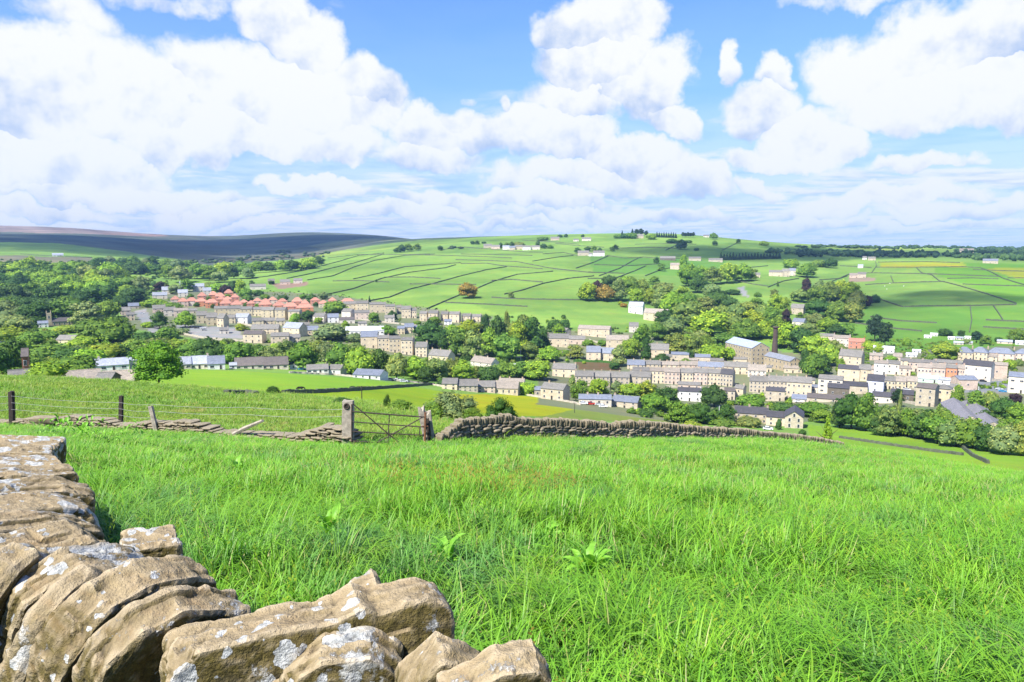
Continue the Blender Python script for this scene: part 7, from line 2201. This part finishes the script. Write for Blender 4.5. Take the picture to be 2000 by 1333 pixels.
def tuft(seed, nb, rad, h0, h1, w, bend, lean=0.2, red=0.0, stems=0, segs=4, mat=None):
    rng = np.random.default_rng(seed)
    V = []; Fc = []; up = []; bl = []; rd = []
    for i in range(nb + stems):
        stem = i >= nb
        a = rng.uniform(0, 2 * pi); r = rad * math.sqrt(rng.random())
        x, y = r * cos(a), r * sin(a)
        L = rng.uniform(h0, h1) * (1.15 if stem else 1)
        da = a + rng.normal() * 0.9; dx, dy = cos(da), sin(da)
        sx, sy = -dy, dx
        ww = (0.0022 if stem else w) * rng.uniform(.7, 1.3)
        b_ = bend * rng.uniform(.3, 1.4) * (.35 if stem else 1); ln = lean * rng.uniform(0, 1.3)
        R = rng.random() if not stem else .5
        k = len(V); th = ln; px, pz, hx = 0.0, -0.04, 0
        for s in range(segs + 1):
            t = s / segs
            wd = ww * (1 - t ** 1.7) * (.75 + .5 * t) + .0004
            V.append((x + dx * px + sx * wd, y + dy * px + sy * wd, pz)); V.append((x + dx * px - sx * wd, y + dy * px - sy * wd, pz))
            up += [t, t]; bl += [R, R]; rd += [(red if (stem and t > .6) else red * .06)] * 2
            th += b_ / segs * (1 + t)
            st = L / segs
            px += sin(min(th, 2.4)) * st; pz += cos(min(th, 2.4)) * st
            if s: Fc.append((k + 2 * s - 2, k + 2 * s - 1, k + 2 * s + 1, k + 2 * s))
        if stem:   # a loose seed head of short slanting quads
            q = len(V); hx0, hz0 = px, pz
            for j in range(6):
                t = j / 6; zz = hz0 - .09 + .10 * t; xx = x + dx * (hx0 - .01 + .01 * t); yy = y + dy * (hx0 - .01 + .01 * t)
                aa = j * 2.4; e = .016 * (1.2 - t)
                k = len(V)
                V += [(xx, yy, zz), (xx + cos(aa) * e, yy + sin(aa) * e, zz + .012), (xx + cos(aa) * e * .9, yy + sin(aa) * e * .9, zz + .022), (xx, yy, zz + .012)]
                up += [.9] * 4; bl += [.6] * 4; rd += [max(.35, red)] * 4
                Fc.append((k, k + 1, k + 2, k + 3))
    me = np_mesh("tuft_mesh", np.array(V), np.array(Fc), [mat or M_GRASS], n=4)
    add_attr(me, 'up', up, typ='FLOAT'); add_attr(me, 'bl', bl, typ='FLOAT'); add_attr(me, 'red', rd, typ='FLOAT')
    return me


TUFTS = [tuft(1, 30, .09, .20, .40, .0056, 1.1, .3), tuft(2, 30, .09, .24, .46, .0058, 1.4, .35), tuft(3, 26, .10, .22, .44, .0052, 1.8, .4), tuft(4, 32, .09, .16, .32, .0054, 1.0, .3),
         tuft(5, 46, .08, .38, .70, .0044, 2.3, .4), tuft(6, 46, .09, .34, .64, .0042, 2.7, .45),                      # arching blue tussocks
         tuft(7, 22, .11, .22, .40, .0034, 1.0, .2, .0, 5), tuft(8, 24, .11, .2, .38, .0034, 1.0, .2, .9, 7),            # with seed heads, with red sorrel
         tuft(9, 46, .12, .12, .22, .0034, .9, .4)]
BIGT = [tuft(21, 40, .26, .22, .40, .008, 1.0, .3, segs=3), tuft(22, 40, .26, .26, .46, .008, 1.3, .3, segs=3), tuft(23, 40, .26, .18, .32, .008, .8, .3, segs=3), tuft(24, 36, .26, .24, .40, .007, 1.0, .3, .8, 8, segs=3)]
FART = [tuft(31, 46, .8, .18, .34, .020, 1.0, .4, segs=2, mat=M_DRYG), tuft(32, 46, .8, .22, .42, .020, 1.2, .4, segs=2, mat=M_DRYG), tuft(33, 46, .8, .16, .30, .022, .9, .4, .5, 10, segs=2, mat=M_DRYG)]


def side_of_wall(x, y):
    """True on the field side of the near wall"""
    bx = np.array([b[0] for b in BACK][::-1]); by = np.array([b[1] for b in BACK][::-1])
    yb = np.interp(x, bx, by)
    return (y > yb + .05) & ~((x < -5.2) & (y < 8.7 + (-5.2 - x) * 1.7))


def grass_band(y0, y1, dens, sources, pick, name, label, sc=(.8, 1.25), umax=.86, umin=-.9, seed=0, keep=None, hs=1.0):
    rng = np.random.default_rng(seed)
    area = (umax - umin) * (y1 ** 2 - y0 ** 2) / 2
    n = int(area * dens)
    Y = np.sqrt(rng.uniform(y0 ** 2, y1 ** 2, n)); u = rng.uniform(umin, umax, n); X = u * Y
    k = np.ones(n, bool)
    if y0 < 10: k &= side_of_wall(X, Y)
    if keep is not None: k &= keep(X, Y)
    if y0 < 22:   # thinner between the tussocks, so that the dark ground shows
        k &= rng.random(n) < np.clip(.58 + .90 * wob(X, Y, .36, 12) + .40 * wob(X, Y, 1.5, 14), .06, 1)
    X, Y = X[k], Y[k]; n = len(X)
    Z = H(X, Y)
    P = np.stack([X, Y, Z], 1)
    R = np.stack([rng.normal(0, .10, n), rng.normal(0, .10, n), rng.uniform(0, 6.28, n)], 1)
    hv = 1 + .30 * wob(X, Y, .55, 18) + .34 * wob(X, Y, 1.3, 8) + .20 * wob(X, Y, 4.1, 9)
    s = rng.uniform(*sc, n)
    S = np.stack([s, s, s * np.clip(hv, .45, 1.7) * hs], 1)
    scatter(name, P, R, S, pick(X, Y, rng, n), sources, label)


def pick_near(X, Y, rng, n):
    idx = rng.integers(0, 4, n)
    a = wob(X, Y, 1.4, 3) + .4 * rng.normal(size=n)
    idx = np.where(a > .35, rng.integers(4, 6, n), idx)
    idx = np.where(rng.random(n) < .05, 6, idx)
    r = wob(X, Y, 2.2, 6) + .3 * rng.normal(size=n)
    idx = np.where((r > .85) & (X < 1.0), 7, idx)
    idx = np.where(rng.random(n) < .12, 8, idx)
    return idx


def pick_big(X, Y, rng, n):
    idx = rng.integers(0, 3, n)
    r = wob(X, Y, 2.6, 6) + .35 * rng.normal(size=n)
    return np.where((r > 1.1), 3, idx)


def dry_patch(X, Y):
    # a worn sandy patch at the right of the meadow
    q = ray3(1975, 1055, 7.6)
    return ((X - q.x - .15) ** 2 / .5 + (Y - q.y) ** 2 / .25) > 1


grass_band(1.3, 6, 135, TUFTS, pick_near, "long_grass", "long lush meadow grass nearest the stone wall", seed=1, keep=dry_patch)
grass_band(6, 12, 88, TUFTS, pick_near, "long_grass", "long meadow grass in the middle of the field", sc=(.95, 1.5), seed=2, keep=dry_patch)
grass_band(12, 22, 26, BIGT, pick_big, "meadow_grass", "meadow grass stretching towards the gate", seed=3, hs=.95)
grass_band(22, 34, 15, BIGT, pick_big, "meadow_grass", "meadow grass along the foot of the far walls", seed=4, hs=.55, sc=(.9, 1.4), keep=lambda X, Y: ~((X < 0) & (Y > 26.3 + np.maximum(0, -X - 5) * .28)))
def beyond(X, Y):
    return (X / Y > .0) & (Y < 62)
grass_band(34, 62, 6.5, BIGT, pick_big, "meadow_grass", "meadow grass at the brow of the right hand field", seed=5, hs=.6, sc=(1.2, 1.8), umin=.02, keep=beyond)
grass_band(27, 60, 2.6, FART, lambda X, Y, rng, n: rng.integers(0, 3, n), "rough_pasture", "rough pasture grass beyond the tumbled wall", seed=6, umax=.06, sc=(.7, 1.1), keep=lambda X, Y: Y > 27.5 + np.maximum(0, -X - 5) * .30)
grass_band(60, 128, 0.9, FART, lambda X, Y, rng, n: rng.integers(0, 3, n), "rough_pasture", "rough pasture grass on the brow beyond the fence", seed=7, umax=.06, umin=-.8, sc=(1.0, 1.7))

# ------------------------------------------------------------------ dock plants and nettles
def mat_broad():
    m, g, b = new_mat("broad_leaf")
    tc = g.node('ShaderNodeTexCoord'); n = g.noise(tc.outputs['Object'], 9, 4, .6)
    c = g.mix(g.range(n, .3, .7), (0.14, 0.34, 0.03), (0.30, 0.55, 0.07))
    g.put(b.inputs['Base Color'], c); b.inputs['Roughness'].default_value = .45
    tr = g.node('ShaderNodeBsdfTranslucent'); g.put(tr.inputs[0], (0.25, 0.60, 0.03, 1))
    mx = g.node('ShaderNodeMixShader'); mx.inputs[0].default_value = .35
    g.l.new(b.outputs[0], mx.inputs[1]); g.l.new(tr.outputs[0], mx.inputs[2]); g.l.new(mx.outputs[0], g.n['Material Output'].inputs[0])
    return m
M_BROAD = mat_broad()
def broad_leaf(seed, L=.30, W=.055, droop=1.3):
    rs = random.Random(seed); n = 9; V = []; Fc = []
    th = 0.35; x, z = 0.0, 0.0
    for i in range(n + 1):
        t = i / n
        w = .004 if t < .2 else W * (sin(pi * min(1, (t - .15) / .87) ** .75) + .05) * (1 + .10 * sin(t * 23 + seed))
        cz = .35 * w
        V += [(x, -w, z + cz), (x, -w * .5, z + cz * .35), (x, 0, z), (x, w * .5, z + cz * .35), (x, w, z + cz * (1 + .3 * sin(t * 17)))]
        th += droop / n * (.5 + t)
        x += sin(th) * L / n; z += cos(th) * L / n
    for i in range(n):
        for j in range(4):
            a = i * 5 + j; Fc.append((a, a + 1, a + 6, a + 5))
    me = np_mesh("leaf_mesh", np.array(V), np.array(Fc), [M_BROAD], smooth=True, n=4)
    return me
BL = [broad_leaf(i, L, W, d) for i, (L, W, d) in enumerate(((.34, .050, 1.7), (.28, .045, 2.2), (.38, .050, 1.5), (.22, .036, 1.9), (.18, .03, 1.3)))]
def dock(px, row, n, sc, label, seed, lift=.12, name="dock_plant"):
    rs = random.Random(seed)
    p = at(px, row, 2.0)
    t = thing(name, label, "plant", (p.x, p.y, p.z + lift))
    for i in range(n):
        a = 2 * pi * i / n * 2.4 + rs.uniform(-.3, .3)
        obj("leaf", rs.choice(BL), t, (.03 * cos(a), .03 * sin(a), rs.uniform(0, .12) * sc) if 'dock' in name else (rs.gauss(0, .45), rs.gauss(0, .2), rs.uniform(0, .5)), (rs.uniform(-.35, .35), rs.uniform(-.6, .15), a), (sc * rs.uniform(.8, 1.2),) * 3)
dock(1148, 1150, 34, .78, "big bright green dock plant in the middle of the meadow", 1, .11)
dock(1062, 1075, 22, .7, "smaller dock plant just up the slope from the biggest one", 2, .06)
dock(872, 1125, 22, .75, "dock plant with pale arching leaves left of the biggest one", 3, .06)
dock(645, 1080, 12, .85, "small dock plant above the near wall's mossy block", 4, .14)
dock(465, 940, 10, .9, "pale dock plant by the red sorrel in the upper meadow", 7, .15)
dock(120, 866, 60, .75, "leafy nettle clump against the tumbled wall", 8, .18, "nettle_clump")
dock(165, 868, 55, .72, "second nettle clump at the tumbled wall, right of the first", 9, .18, "nettle_clump")
dock(250, 872, 45, .65, "nettle clump in front of the dip in the tumbled wall", 10, .14, "nettle_clump")

# everything that carries a category is a thing of its own, walls included
for _o in bpy.data.objects:
    if _o.parent is None and 'category' in _o and 'kind' not in _o:
        _o['kind'] = 'thing'
